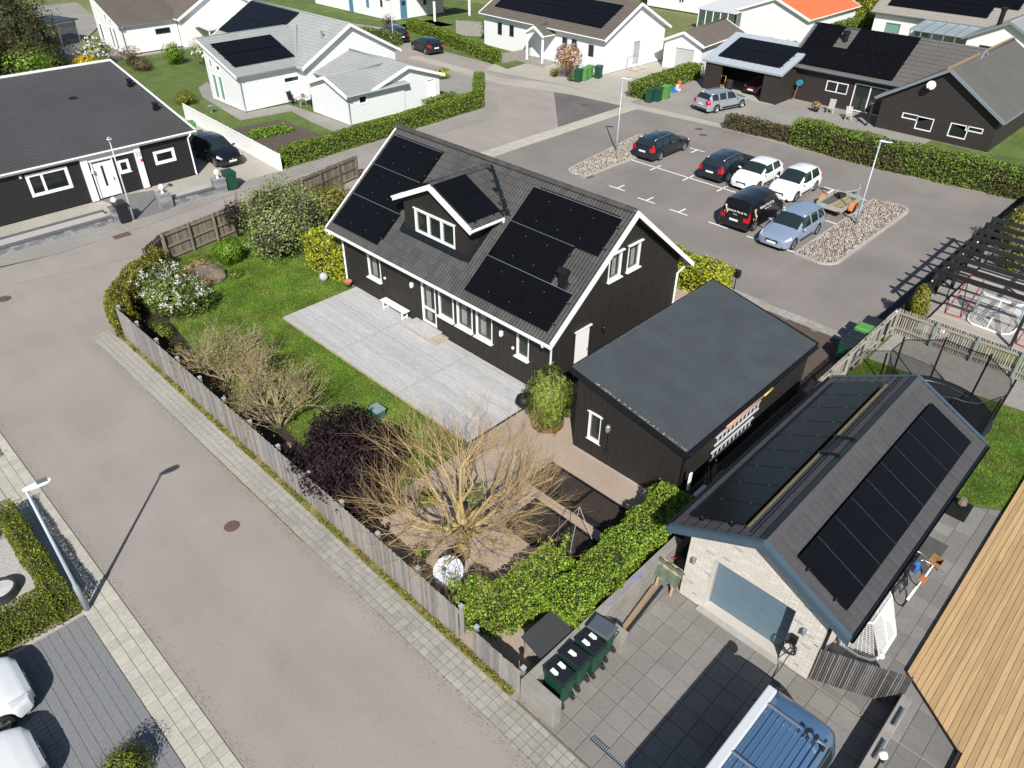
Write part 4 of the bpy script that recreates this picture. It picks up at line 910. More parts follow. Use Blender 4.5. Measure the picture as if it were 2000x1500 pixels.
# ---- J: dark brown house
Jw, jr = gable('house', 'dark brown timber house with a gable wing and grey tiled roof behind the long hedge', -16.16, 67.294, 7.153, 4.407, 2.25, 4.944, 'y', .4, M_bclad, M_tgb, M_gal, clad='h', pitch=.2, cols=2, tile=(.42, .42),
    holes={'S': [px2('S', 60.54, a, b) + (WD,) for a, b in (((1764, 219), (1791, 236)), ((1793, 226), (1817, 258)), ((1858, 239), (1884, 273)), ((1888, 245), (1918, 262)))]})
Jm, jr2 = gable('tmp', 'x', -22.664, 66.719, 6.723, 3.874, 2.70, 5.295, 'x', .4, M_bclad, M_tgb, M_gal, clad='h', pitch=.2, cols=2, tile=(.42, .42),
    holes={'S': [(-25.75, -23.95, 1.2, 2.0, dict(WD, panes=2)), (-23.45, -20.9, .15, 2.2) + (dict(WD, panes=2, glass=M_glasst, room=True, name='terrace_door'),)]}, skip=lambda sg, s, q: False)
rf, O_, u_, up, SLn = jr2[0]
def jst(px, py): p = onplane(px, py, O_ + u_.cross(up) * .1, u_.cross(up)) - O_; return p.dot(u_), p.dot(up)
a_ = jst(1546, 119); b_ = jst(1742, 158); c_ = jst(1800, 74); pw = (b_[0] - a_[0]) / 7; ph = (c_[1] - b_[1]) / 2
panel_grid(rf, O_, u_, up, [(a_[0], b_[1], 7), (a_[0], b_[1] + ph, 2), (a_[0] + 3 * pw, b_[1] + ph, 4)], pw, ph - .02)
q_ = O_ + u_ * (a_[0] + 2.5 * pw) + up * (b_[1] + ph * 1.35); mb = MB(); mb.lathe([(.2, 0), (.2, .5), (.28, .55), (.28, .8), (.15, .85)], tuple(q_), 12); mb.build('roof_vent', M_blackm, rf)
adopt(Jm, Jw)
mb = MB(); mb.tube([(-16.16 - .1, 60.1, 4.99), (-16.16 - .1, 74.4, 4.99)], .14, 6); mb.build('ridge_moss', mat('moss_orange', (.30, .19, .08), .9, var=.3), jr[0][0])
# satellite dish on the J gable
def dish(parent, c, aim, r, m):
    aim = Vector(aim).normalized(); rr = aim.cross(Z3).normalized(); uu = rr.cross(aim); B = basis_from(Vector(c), rr, uu, aim); mb = MB()
    mb.lathe([(.001, -.12 * r), (r * .5, -.09 * r), (r * .8, -.02 * r), (r, .1 * r), (r * 1.02, .1 * r), (r * .8, -.05 * r), (.001, -.16 * r)], (0, 0, 0), 24, B, cap=False)
    o = mb.build('satellite_dish', m, parent, smooth=True); mb = MB(); mb.tube([B @ Vector((0, -r, .05)), B @ Vector((0, -r * .3, r * 1.0))], .018, 6); mb.box((-.05, -r * .3 - .05, r * 1.0 - .03), (.05, -r * .3 + .05, r * 1.0 + .12), B); mb.build('receiver', m, o); return o
M_dish = mat('dish_white', (.72, .73, .74), .45)
dx_, dz_ = gx(1820, 166, 60.2); dsh = dish(Jw, (dx_, 60.1, dz_), (.35, -1, .4), .29, M_dish); mb = MB(); mb.tube([(dx_, 60.15, dz_ - .05), (dx_ - .3, 60.3, dz_ - .3), (dx_ - .3, 60.55, dz_ - .3)], .03, 6); mb.build('dish_arm', M_dish, dsh)
# ---- carport with metal roof and solar (left of J)
cp = thing('carport', 'open dark timber carport with pale metal roof and ten solar panels', 'carport', (-32, 62.7, 0))
CX0, CX1, CY0, CY1, CZ0, CZ1 = -35.75, -28.3, 60.25, 65.3, 2.42, 3.95; cu = math.atan2(CZ1 - CZ0, CY1 - CY0); up = Vector((0, math.cos(cu), math.sin(cu))); CS = math.hypot(CZ1 - CZ0, CY1 - CY0)
M_zinc = mat('zinc_roof', (.42, .46, .50), .5, var=.05, scale=3, metal=.2)
rf = slope_slab(cp, (CX0, CY0, CZ0), (1, 0, 0), up, CX1 - CX0, CS, .16, M_zinc); O_ = Vector((CX0, CY0, CZ0)); mb = MB(); Bc = basis_from(O_, Vector((1, 0, 0)), up, Vector((1, 0, 0)).cross(up))
for k in range(13): mb.box((.3 + k * .57, 0, 0), (.33 + k * .57, CS, .03), Bc)
mb.build('standing_seam', M_zinc, rf)
panel_grid(rf, O_, (1, 0, 0), up, [(1.0, .85, 5), (1.0, 2.6, 5)], 1.16, 1.72)
for a, b in (((CX0 + .3, CY0 + .2), (CX0 + 1.9, CY0 + .35)), ((CX1 - 1.6, CY0 + .2), (CX1 - .15, CY0 + .35))): mb = MB(); mb.box((a[0], a[1], 0), (b[0], b[1], CZ0 - .12)); mb.build('front_wall', M_bclad, cp)
mb = MB(); mb.box((CX0 + .3, CY0 + .35, 0), (CX0 + .45, CY1 - .2, CZ0 + .0)); mb.build('side_wall', M_bclad, cp); mb = MB(); mb.box((CX1 - .3, CY0 + .35, 0), (CX1 - .15, CY1 - .2, CZ0 + .0)); mb.build('side_wall', M_bclad, cp)
mb = MB(); mb.box((CX0 + .3, CY1 - .35, 0), (CX1 - .15, CY1 - .2, CZ1 - .35)); mb.build('back_wall', M_bclad, cp); mb = MB(); mb.box((CX0 + .45, CY0 + .05, 0), (CX1 - .3, CY1 - .35, .05)); mb.build('floor_slab', M_conc, cp)
# ---- D: pale grey-roofed white house (main, wing, garage)
D, dro = gable('house', 'white clad house with pale grey tiled roofs and two dark blue solar arrays', -62.5, 37.75, 7.6, 4.95, 2.70, 5.33, 'x', .4, M_wclad, M_tgrey, M_wht, clad='h', pitch=.22, cols=4, guttermat=M_gal)
rf, O_, u_, up, SLn = dro[0]
def rst(px, py, off=.1): n_ = u_.cross(up); p = onplane(px, py, O_ + n_ * off, n_) - O_; return p.dot(u_), p.dot(up)
a_, b_, c_ = rst(427, 59), rst(579, 30), rst(491, 1); nrow = 6; s0 = min(a_[0], c_[0]); s1 = b_[0]; pw = (s1 - s0) / nrow; t0 = rst(455, 67)[1]; ph = max(1.2, (c_[1] - t0) / 2)
panel_grid(rf, O_, u_, up, [(s0, max(.3, c_[1] - 2 * ph), nrow), (s0, c_[1] - ph, nrow)], pw, ph - .02)
vq = onplane(630, 75, O_, u_.cross(up)); mb = MB(); mb.lathe([(.09, 0), (.09, .4), (.14, .42), (.14, .55)], tuple(vq), 10); mb.build('roof_vent', M_gal, rf)
# wing: one slope, high wall to the west
wm_ = MB(); WX0, WX1, WY0, WY1 = -61.4, -56.25, 28.05, 33.5; zl, zh = 2.75, 4.62; zs = lambda x: zl + (zh - zl) * (-55.95 - x) / (-55.95 + 61.5) - .14
Bw = wallB((WX0, WY0, 0), (1, 0, 0), (0, -1, 0)); wl_ = WX1 - WX0
hz = [(.55, 1.35, .25, 2.2), (1.5, 2.3, .25, 2.2)]; hz2 = [(.6, 1.1, 2.6, 3.3), (1.6, 2.3, 2.55, 3.0)]
ww = wall(D, Bw, [(0, .1), (wl_, .1), (wl_, zs(WX1)), (0, zs(WX0))], hz + hz2, M_wclad, 'h', .22, .01, proud=.014)
for h in hz: window(D, Bw, *h, fw=.09, glass=M_glassg, name='terrace_door')
for h in hz2: window(D, Bw, *h, fw=.08, glass=M_glassd)
hh = px2('E', WX1, (555, 162), (588, 176)); Be = wallB((WX1, WY0, 0), (0, 1, 0), (1, 0, 0)); hh = (hh[0] - WY0, hh[1] - WY0, 1.55, 2.0)
wall(D, Be, [(0, .1), (WY1 - WY0, .1), (WY1 - WY0, zs(WX1)), (0, zs(WX1))], [hh], M_wclad, 'h', .22, .01, proud=.014); window(D, Be, *hh, fw=.07, trim=.05)
mb = MB(); mb.box((WX0, WY0 + .05, .1), (WX0 + .1, WY1, zs(WX0))); mb.build('wall', M_wclad, D)
wa = math.atan2(zh - zl, 61.5 - 55.95); upw = Vector((-math.cos(wa), 0, math.sin(wa))); OW = Vector((-55.95, 27.7, zl)); wL = (61.5 - 55.95) / math.cos(wa)
rfw = slope_slab(D, OW, (0, 1, 0), upw, 8.2, wL, .12, M_wht); tiles(rfw, OW, (0, 1, 0), upw, 8.2, wL, .3, .36, M_tgrey, 'wave', 0, lambda s, q: 27.7 + s > 33.0 + (OW.z + q * math.sin(wa) - 2.7) / .53, cols=4)
panel_grid(rfw, OW, (0, 1, 0), upw, [(.55, 1.15, 5), (.55, 2.95, 5)], 1.06, 1.74)
for a, b in ((OW, OW + upw * wL),): mb = MB(); mb.extr([a + Z3 * .06, b + Z3 * .06, b - Z3 * .16, a - Z3 * .16], (0, -.03, 0)); mb.build('barge_board', M_wht, rfw)
mb = MB(); e = OW + upw * wL; mb.box((e.x - .12, 27.7, e.z - .1), (e.x + .06, 35.6, e.z + .07)); mb.build('ridge_cap', M_gal, rfw)
gutter(rfw, OW + Vector((.085, 0, 0)), OW + Vector((.085, 5.4, 0)), M_gal); downpipe(D, WX1 + .05, WY0 - .0, .05, zl - .02, .3, 0, M_gal)
va = Vector((-55.95, 33.0, 2.78)); vb = Vector((-60.8, 36.3, 4.6)); mb = MB(); mb.extr([va, vb, vb + Vector((.25, .3, 0)), va + Vector((.3, .25, 0))], (0, 0, .06)); mb.build('valley_flashing', M_gal, rfw)
# D garage + its wing
Dg, dg = gable('tmp', 'x', -51.6, 37.65, 3.95, 3.65, 2.2, 3.37, 'x', .35, M_wclad, M_tgrey, M_wht, clad='h', pitch=.22, cols=4, guttermat=M_gal, holes={'E': [(39.6, 40.5, .12, 2.0, dict(fm=M_wht, glass=M_wht, fw=.05, name='door'))]})
adopt(Dg, D)
Dw, dw_ = gable('tmp', 'x', -50.3, 34.6, 2.95, 2.72, 2.2, 3.12, 'y', .3, M_wclad, M_tgrey, M_wht, clad='h', pitch=.22, cols=4, guttermat=M_gal, holes={'E': [px2('E', -47.88, (700, 189), (717, 200)) + (dict(WD, trim=.05),)]}, pipes=((-47.82, 31.98, .3, 0),))
adopt(Dw, D)
# ---- NW black bungalow
NW = thing('house', 'black bungalow with a broad dark tiled roof and white door at the left edge', 'house', (-51, 9, 0))
NX, NE, NZ0 = -46.4, -46.15, 2.78; NXT, NZT = -57.3, 5.0; NY0, NY1 = -4.0, 19.55; na = math.atan2(NZT - NZ0, NE - NXT); un = Vector((-math.cos(na), 0, math.sin(na))); NSL = math.hypot(NZT - NZ0, NE - NXT)
Bn = wallB((NX, NY0 + .3, 0), (0, 1, 0), (1, 0, 0)); b0 = NY0 + .3; nl = 19.1 - b0
nh = [(9.75 - b0, 11.8 - b0, 1.2, 2.34), (13.15 - b0, 14.25 - b0, .12, 2.24), (14.55 - b0, 15.2 - b0, 1.25, 2.0), (16.75 - b0, 17.95 - b0, 1.27, 1.98)]
wall(NW, Bn, [(0, .1), (nl, .1), (nl, NZ0 - .12), (0, NZ0 - .12)], nh, M_kclad, 'h', .16, .012, M_kclad)
window(NW, Bn, *nh[0], fw=.1, panes=2, fr=[.36], trim=.06, sill=.06); window(NW, Bn, *nh[2], fw=.14, sill=.05); window(NW, Bn, *nh[3], fw=.12, sill=.05, trim=.05)
mb = MB(); box_in(mb, Bn, nh[1][0], nh[1][1], nh[1][2], nh[1][3], -.08, -.02); box_in(mb, Bn, nh[1][0] - .08, nh[1][0], nh[1][2], nh[1][3] + .08, -.02, .05); box_in(mb, Bn, nh[1][1], nh[1][1] + .08, nh[1][2], nh[1][3] + .08, -.02, .05); box_in(mb, Bn, nh[1][0], nh[1][1], nh[1][3], nh[1][3] + .08, -.02, .05); do = mb.build('door', M_wht, NW)
mb = MB(); box_in(mb, Bn, nh[1][0] + .45, nh[1][0] + .58, .75, 1.95, -.02, -.012); mb.build('door_glass', M_glassd, do); mb = MB(); box_in(mb, Bn, nh[1][1] - .16, nh[1][1] - .11, 1.0, 1.2, -.02, .04); mb.build('handle', M_rail, do)
for y0, y1 in ((12.58, 12.95), (15.62, 15.97)): mb = MB(); box_in(mb, Bn, y0 - b0, y1 - b0, .1, NZ0 - .12, .02, .16); mb.build('porch_pillar', M_wht, NW)
mb = MB(); box_in(mb, Bn, 12.95 - b0, 15.62 - b0, 2.3, NZ0 - .12, .02, .10); mb.build('porch_lintel', M_wht, NW)
wall(NW, wallB((NX, 19.1, 0), (-1, 0, 0), (0, 1, 0)), [(0, .1), (10.6, .1), (10.6, NZT - .25), (0, NZ0 - .12)], [], M_kclad, 'h', .16, .012, M_kclad)
mb = MB(); mb.box((NXT + .3, b0, .1), (NXT + .4, 19.1, NZT - .3)); mb.build('wall', M_kclad, NW)
ON = Vector((NE, NY0, NZ0)); rfn = slope_slab(NW, ON, (0, 1, 0), un, NY1 - NY0, NSL, .13, M_blackm); tiles(rfn, ON, (0, 1, 0), un, NY1 - NY0 - .02, NSL - .02, .30, .36, M_tblk, 'wave', 0, None, cols=4)
for yy, d in ((NY1, .03), (NY0, -.03)):
    a = ON + un * NSL; a.y = yy; b = ON.copy(); b.y = yy; mb = MB(); mb.extr([a + Z3 * .07, b + Z3 * .07, b - Z3 * .18, a - Z3 * .18], (0, d, 0)); mb.extr([a + Z3 * .07, b + Z3 * .07, b + Z3 * .07 - Vector((0, d * 4, 0)), a + Z3 * .07 - Vector((0, d * 4, 0))], (0, 0, .02)); mb.build('barge_board', M_wht, rfn)
e = ON + un * NSL; mb = MB(); mb.box((e.x - .05, NY0, e.z - .25), (e.x + .14, NY1, e.z + .1)); mb.build('ridge_board', M_wht, rfn)
mb = MB(); mb.box((NE, NY0, NZ0 - .16), (NE + .025, NY1, NZ0 + .02)); mb.build('fascia', M_wht, rfn); gutter(rfn, (NE + .09, NY0, NZ0), (NE + .09, NY1, NZ0), M_wht); downpipe(NW, NX + .06, 19.0, .05, NZ0 - .02, .3, .1, M_wht, .05)
nn = Vector((0, 1, 0)).cross(un)
for px_, py_ in ((255, 169), (305, 215)):
    c = onplane(px_, py_, ON, nn); B = basis_from(c, Vector((0, 1, 0)), un, nn); mb = MB(); mb.box((-.16, -.2, .03), (.16, .2, .07), B); mb.box((-.12, -.1, .07), (.12, .16, .38), B); mb.box((-.15, -.16, .38), (.15, .2, .46), B); mb.build('roof_vent', M_flash, rfn)
c = onplane(143, 193, ON, nn); B = basis_from(c, Vector((0, 1, 0)), un, nn); mb = MB(); mb.box((-.22, -.16, .03), (.22, .16, .075), B); mb.build('roof_hatch', M_flash, rfn)
# house number 32 and red plate on the pillar
def text(par, s, size, B, m, name='lettering', ext=.004, align='CENTER', sx=1.0):
    cu_ = bpy.data.curves.new(name, 'FONT'); cu_.body = s; cu_.size = size; cu_.extrude = ext; cu_.align_x = align; cu_.align_y = 'CENTER'; tmp = bpy.data.objects.new(name, cu_); COL.objects.link(tmp)
    bpy.context.view_layer.update(); me_ = bpy.data.meshes.new_from_object(tmp.evaluated_get(bpy.context.evaluated_depsgraph_get())); bpy.data.objects.remove(tmp); me_.materials.append(m)
    if sx != 1.0: me_.transform(Matrix.Diagonal((sx, 1, 1, 1)))
    return link(name, me_, par, B)
text(NW, '32', .36, Bn @ Matrix.Translation((15.8 - b0, 2.15, .165)), mat('brass', (.45, .36, .2), .4, metal=.6), 'house_number'); mb = MB(); box_in(mb, Bn, 15.84 - b0, 15.97 - b0, 1.68, 1.86, .16, .175); mb.build('sign_plate', mat('sign_red', (.5, .03, .05), .5), NW)
wall_lamp(NW, Bn, 12.98 - b0 + .1, 1.75, M_whtd, 1.0); mb = MB(); box_in(mb, Bn, 9.4 - b0, 9.52 - b0, 2.3, 2.45, .02, .08); mb.build('wall_box', M_whtd, NW)
# ================================================================ houses along the top edge
# E: white house upper left
E_ = thing('house', 'white house with dark brown tiled roof at the upper left', 'house', (-84, 33, 0)); EX0, EX1, EY0 = -87.3, -81.1, 29.45
ez = lambda x: 2.62 + (-80.9 - x) * .40
Be1 = wallB((EX0, EY0, 0), (1, 0, 0), (0, -1, 0)); eh = [(.5, 1.3, .25, 2.2), (3.0, 3.7, .25, 2.25), (3.9, 4.6, .25, 2.25)]; eh2 = [(2.6, 3.2, 2.6, 3.3), (3.6, 4.2, 2.55, 2.95)]
wall(E_, Be1, [(0, .1), (6.2, .1), (6.2, ez(EX1) - .14), (0, ez(EX0) - .14)], eh + eh2, M_wwall)
for h in eh: window(E_, Be1, *h, fw=.09, name='terrace_door')
for h in eh2: window(E_, Be1, *h, fw=.08)
Be2 = wallB((EX1, EY0, 0), (0, 1, 0), (1, 0, 0)); wall(E_, Be2, [(0, .1), (5.5, .1), (5.5, ez(EX1) - .14), (0, ez(EX1) - .14)], [(3.2, 4.7, 1.5, 2.0)], M_wwall); window(E_, Be2, 3.2, 4.7, 1.5, 2.0, fw=.06, fm=mat('frame_dark', (.05, .055, .06), .5))
mb = MB(); mb.box((EX0, EY0 + .05, .1), (EX0 + .1, 35, ez(EX0) - .14)); mb.build('wall', M_wwall, E_)
ea = math.atan(.40); upE = Vector((-math.cos(ea), 0, math.sin(ea))); OE_ = Vector((-80.9, EY0 - .3, 2.62)); LE = 7.4 / math.cos(ea)
rfe = slope_slab(E_, OE_, (0, 1, 0), upE, 6.3, LE, .12, M_wht); tiles(rfe, OE_, (0, 1, 0), upE, 6.3, LE, .3, .36, M_tbrown, 'wave', 0, None, cols=4); mb = MB(); a, b = OE_, OE_ + upE * LE; mb.extr([a + Z3 * .06, b + Z3 * .06, b - Z3 * .16, a - Z3 * .16], (0, -.03, 0)); mb.build('barge_board', M_wht, rfe)
gutter(rfe, OE_ + Vector((.085, 0, 0)), OE_ + Vector((.085, 6.2, 0)), M_gal); downpipe(E_, EX1 + .05, EY0, .05, 2.6, .3, 0, M_gal)
mb = MB(); mb.box((-81.6, 35.35, 2.6), (-80.4, 35.6, 2.75)); mb.build('valley_flashing', M_flash, rfe)
Em, em = gable('tmp', 'x', -88.0, 39.6, 8.0, 4.9, 2.7, 5.3, 'x', .35, M_wwall, M_tbrown, M_wht, cols=4); adopt(Em, E_)
mb = MB(); mb.add([(-79.9, 36.0, 2.3), (-76.6, 36.0, 2.1), (-76.6, 42.5, 2.1), (-79.9, 42.5, 2.3), (-79.9, 36.0, 2.2), (-76.6, 36.0, 2.0), (-76.6, 42.5, 2.0), (-79.9, 42.5, 2.2)], [(0, 1, 2, 3), (7, 6, 5, 4), (0, 4, 5, 1), (1, 5, 6, 2), (2, 6, 7, 3)]); po = mb.build('patio_roof', mat('patio_roof_white', (.60, .62, .64), .5), E_)
for x, y in ((-76.7, 36.1), (-76.7, 42.4)): mb = MB(); mb.box((x - .05, y - .05, 0), (x + .05, y + .05, 2.05)); mb.build('patio_post', M_wht, E_)
wing2 = MB(); wing2.box((-96, 33.5, .1), (-88.5, 36, 5.4)); wing2.build('rear_wing', mat('wall_greyblue', (.22, .26, .29), .6), E_)
# glass patio shelter
ps = thing('patio_shelter', 'black framed glass patio shelter with dark roof at the upper left', 'shelter', (*g(125, 85), 0)); q0 = Vector((*g(88, 100), 0)); q1 = Vector((*g(158, 84), 0)); dv = (q1 - q0).normalized(); nv = Vector((-dv.y, dv.x, 0)); Lp = (q1 - q0).length; B = basis_from(q0, dv, nv, Z3); mb = MB(); mb.box((-.3, -.3, 2.2), (Lp + .3, 3.8, 2.3), B); mb.build('roof', mat('shelter_roof', (.02, .03, .05), .4), ps)
for u in (0, Lp / 2, Lp):
    for v in (0, 3.5): mb = MB(); mb.box((u - .04, v - .04, 0), (u + .04, v + .04, 2.2), B); mb.build('post', M_gal, ps)
for k in range(2): mb = MB(); mb.box((k * Lp / 2 + .05, -.01, .1), ((k + 1) * Lp / 2 - .05, .01, 2.1), B); mb.build('glass_panel', glassmat('shelter_glass', (.03, .05, .06), .05, alpha=.55), ps)
# F: white house with blue doors
M_teal = mat('door_teal', (.075, .20, .28), .5); F_ = thing('house', 'white house with teal blue doors behind the parked black cars', 'house', (-85, 63, 0)); Bf1 = wallB((-93, 58.9, 0), (1, 0, 0), (0, -1, 0)); Bf2 = wallB((-77.2, 58.9, 0), (0, 1, 0), (1, 0, 0))
fx = lambda px, py: gx(px, py, 58.9)[0] + 93; fh = [(fx(686, 12) - .45, fx(686, 12) + .45, .1, 2.15), (fx(718, 8) - .25, fx(718, 8) + .3, 1.0, 2.0), (fx(745, 5) - .4, fx(745, 5) + .3, 1.3, 2.2)]
wall(F_, Bf1, [(0, .1), (15.8, .1), (15.8, 2.7), (0, 2.7)], fh, M_wwall); mb = MB(); box_in(mb, Bf1, *fh[0], -.08, -.02); mb.build('door', M_teal, F_); window(F_, Bf1, *fh[1], fm=M_teal, glass=M_teal); window(F_, Bf1, *fh[2], fw=.06)
yd = gy(789, 25, -77.2)[0] - 58.9; fh2 = [(yd - .5, yd + .5, .12, 2.2), (4.9, 5.6, 1.2, 2.0), (6.4, 7.0, 1.2, 1.9)]
wall(F_, Bf2, [(0, .1), (8.2, .1), (8.2, 2.7), (4.1, 4.6), (0, 2.7)], fh2, M_wwall); mb = MB(); box_in(mb, Bf2, *fh2[0], -.08, -.02); dF = mb.build('door', M_teal, F_); mb = MB(); box_in(mb, Bf2, fh2[0][0] + .3, fh2[0][1] - .25, 1.55, 2.0, -.02, -.012); mb.build('door_glass', M_glassd, dF); window(F_, Bf2, *fh2[1], fw=.06); window(F_, Bf2, *fh2[2], fw=.06)
mb = MB(); mb.extr([(-93.3, 58.5, 2.65), (-76.9, 58.5, 2.65), (-76.9, 63.0, 4.75), (-93.3, 63.0, 4.75)], (0, 0, .14)); mb.extr([(-93.3, 67.5, 2.65), (-76.9, 67.5, 2.65), (-76.9, 63.0, 4.75), (-93.3, 63.0, 4.75)], (0, 0, .14)); mb.build('roof', M_tbrown, F_)
mb = MB(); mb.box((-76.9, 62.5, 2.3), (-73.6, 68.5, 2.5)); mb.build('porch_roof', M_tblk, F_)
for y in (62.7, 68.3): mb = MB(); mb.box((-73.9, y - .1, 0), (-73.7, y + .1, 2.3)); mb.build('porch_post', M_wht, F_)
# orange roofed garage, white house with conservatory
gable('garage', 'white gabled garage with a bright orange roof at the top', -41.6, 89.5, 6.3, 4.3, 2.5, 4.1, 'y', .3, M_wwall, M_torg, M_wht, cols=2, tile=(.4, .4), cat='garage')
N_ = thing('house', 'white house with a glazed conservatory at the top edge', 'house', (-54, 93, 0)); Bn1 = wallB((-63, 90.2, 0), (1, 0, 0), (0, -1, 0))
nw = [(gx(p, 8, 90.2)[0] + 63 - .4, gx(p, 8, 90.2)[0] + 63 + .4, 1.0, 2.2) for p in (1276, 1330)]
wall(N_, Bn1, [(0, .1), (17.5, .1), (17.5, 3.0), (0, 3.0)], nw, M_wwall)
for h in nw: window(N_, Bn1, *h, panes=2, hbar=.5, fw=.06)
mb = MB(); mb.extr([(-63.4, 89.7, 2.95), (-45.2, 89.7, 2.95), (-45.2, 94.6, 5.4), (-63.4, 94.6, 5.4)], (0, 0, .14)); mb.build('roof', M_torg, N_); mb = MB(); mb.box((-45.6, 90.3, .1), (-45.5, 98, 3.0)); mb.build('wall', M_wwall, N_)
mb = MB(); mb.extr([(-50.3, 82.2, 2.15), (-45.4, 82.2, 2.15), (-45.4, 90.1, 2.85), (-50.3, 90.1, 2.85)], (0, 0, .08)); cv = mb.build('conservatory_roof', mat('poly_roof', (.55, .58, .60), .4), N_)
for k in range(6): x = -50.2 + k * .95; mb = MB(); mb.box((x - .05, 82.25, 0), (x + .05, 82.35, 2.15)); mb.build('conservatory_post', M_wht, N_)
for k in range(5): x = -50.15 + k * .95; mb = MB(); mb.box((x, 82.29, .1), (x + .85, 82.31, 2.1)); mb.build('conservatory_pane', glassmat('cons_glass', (.06, .09, .08), .05, spec=.7), N_)
for k in range(6): y = 82.3 + k * 1.5; mb = MB(); mb.box((-45.5, y - .05, 0), (-45.4, y + .05, 2.2 + k * .12)); mb.build('conservatory_post', M_wht, N_)
for k in range(5): y = 82.35 + k * 1.5; mb = MB(); mb.box((-45.46, y, .1), (-45.44, y + 1.4, 2.1)); mb.build('conservatory_pane', glassmat('cons_glass', (.06, .09, .08), .05, spec=.7), N_)
# K: white house with green glazed windows and solar, L: wing with black flue
ky = 92.3; kw = [px2('S', ky, a, b) + (dict(fm=mat('frame_grey', (.22, .25, .28), .5), glass=M_glassg, fw=.08),) for a, b in (((1732, 43), (1755, 66)), ((1791, 50), (1812, 72)))]
K_, kr = gable('house', 'white house with pale green windows and a wide solar roof at the top right', -17.5, 96.5, 17.0, 4.6, 2.75, 5.4, 'x', .4, M_wwall, mat('roof_tile_beige', (.27, .25, .22), .85, var=.12, scale=5), M_gal, holes={'S': kw}, cols=4)
rf, O_, u_, up, SLn = kr[0]; panel_grid(rf, O_, u_, up, [(1.2, 1.15, 9), (1.2, 2.85, 11)], 1.12, 1.66)
L_w, lr = gable('house_wing', 'white wing with grey roof and black flue at the right top', -19.2, 89.2, 4.2, 3.6, 2.7, 4.5, 'y', .4, M_wwall, mat('roof_metal_grey', (.26, .27, .27), .6), M_gal, cols=2, tile=(.5, .5), holes={'S': [(-21.2, -19.2, .9, 2.3, dict(fm=M_gal, glass=M_glassd))]})
mb = MB(); mb.lathe([(.22, 0), (.22, 1.5), (.30, 1.5), (.30, 1.7), (.2, 1.75)], (-20.6, 87.2, 3.6), 14); mb.build('flue', M_blackm, L_w, smooth=False)
pg = thing('patio_canopy', 'slatted grey glass canopy beside the white wing', 'canopy', (-25.5, 89.5, 0)); mb = MB(); mb.extr([(-28.6, 87.6, 2.25), (-22.9, 87.6, 2.25), (-22.9, 92.0, 2.65), (-28.6, 92.0, 2.65)], (0, 0, .06)); mb.build('glass_roof', mat('canopy_glass', (.30, .36, .38), .15), pg)
for k in range(6): x = -28.5 + k * 1.1; mb = MB(); mb.bar((x, 87.6, 2.36), (x, 92, 2.76), .12, .1); mb.build('rafter', M_gal, pg); mb = MB(); mb.box((x - .05, 87.65, 0), (x + .05, 87.75, 2.25)); mb.build('post', M_gal, pg)
# ================================================================ terrace deck, bench, steps
M_dk = mat('deck_grey', (0.42, 0.418, 0.415), 0.85, var=0.15, scale=5, stretch=(.5, 3, 1), bump=0.3, bscale=40, rnd=0.05, big=0.10, speck=.35, speckcol=(.5, .5, .49), speckscale=5, specksize=.16)
M_dk2 = mat('deck_tan', (0.40, 0.34, 0.275), 0.8, var=0.12, scale=6, rnd=0.1)
M_newd = mat('deck_new', (0.43, 0.285, 0.140), 0.7, var=0.14, scale=4, stretch=(6, .35, 1), bump=0.25, bscale=30, rnd=0.11, big=0.06)
M_dkside = mat('deck_side', (0.022, 0.014, 0.010), 0.9)
deck = sheet('deck', [(-27.1, 13.42), (-15.02, 13.42), (-15.02, 17.38), (-27.1, 17.38)], 0.118, M_dkside, thick=.1); deck['kind'] = 'structure'
R_ = random.Random(11); dm_ = {}
for j in range(33):
    x = -27.1; y = 13.42 + j * .12; cuts = sorted([-23.1 + R_.uniform(-.0, .0), -19.05])
    for a, b in ((-27.1, -23.12), (-23.10, -19.06), (-19.04, -15.02)):
        k = round(b - a, 2)
        if k not in dm_: mb = MB(); mb.box((0, 0, 0), (b - a - .006, .105, .028)); dm_[k] = mb.mesh('deck_board', M_dk)
        link('deck_board', dm_[k], deck, Matrix.Translation((a + .003, y + .004, .12 + R_.uniform(-.0015, .0015))))
for xj in (-23.11, -19.05):
    mb = MB(); mb.box((xj - .055, 13.42, .149), (xj + .055, 17.38, .153)); mb.build('joint_board', mat('deck_joint', (.36, .355, .34), .85, var=.15), deck)
mb = MB(); mb.box((-27.12, 13.36, .03), (-15.02, 13.415, .13)); mb.build('edge_board', mat('edge_tan', (.40, .33, .25), .85, var=.2), deck)
st = thing('terrace_steps', 'weathered wooden steps below the terrace door of the dark house', 'steps', (-21.7, 17.0, .15))
for x0, x1, y0, z in ((-22.62, -20.9, 16.62, .36), (-20.9, -20.5, 16.62, .255)):
    for k in range(6): mb = MB(); mb.box((x0, y0 + k * .128, z - .03), (x1, y0 + k * .128 + .12, z)); mb.build('tread_board', M_dk if x1 < -20.7 else M_dk2, st)
    mb = MB(); mb.box((x0 + .02, y0 + .02, .15), (x1 - .01, y0 + .72, z - .03)); mb.build('riser', M_dk2, st)
bn = thing('bench', 'long white wooden bench against the dark house wall', 'bench', (-23.8, 17.1, .15))
for k in range(3): mb = MB(); mb.box((-24.66, 16.94 + k * .118, .56), (-22.95, 16.94 + k * .118 + .106, .6)); mb.build('seat_slat', M_wht, bn)
for x in (-24.5, -23.15):
    for y in (16.97, 17.22): mb = MB(); mb.box((x - .03, y, .15), (x + .03, y + .05, .56)); mb.build('leg', M_wht, bn)
    for z in (.2, .46): mb = MB(); mb.box((x - .025, 17.02, z), (x + .025, 17.22, z + .06)); mb.build('stretcher', M_wht, bn)
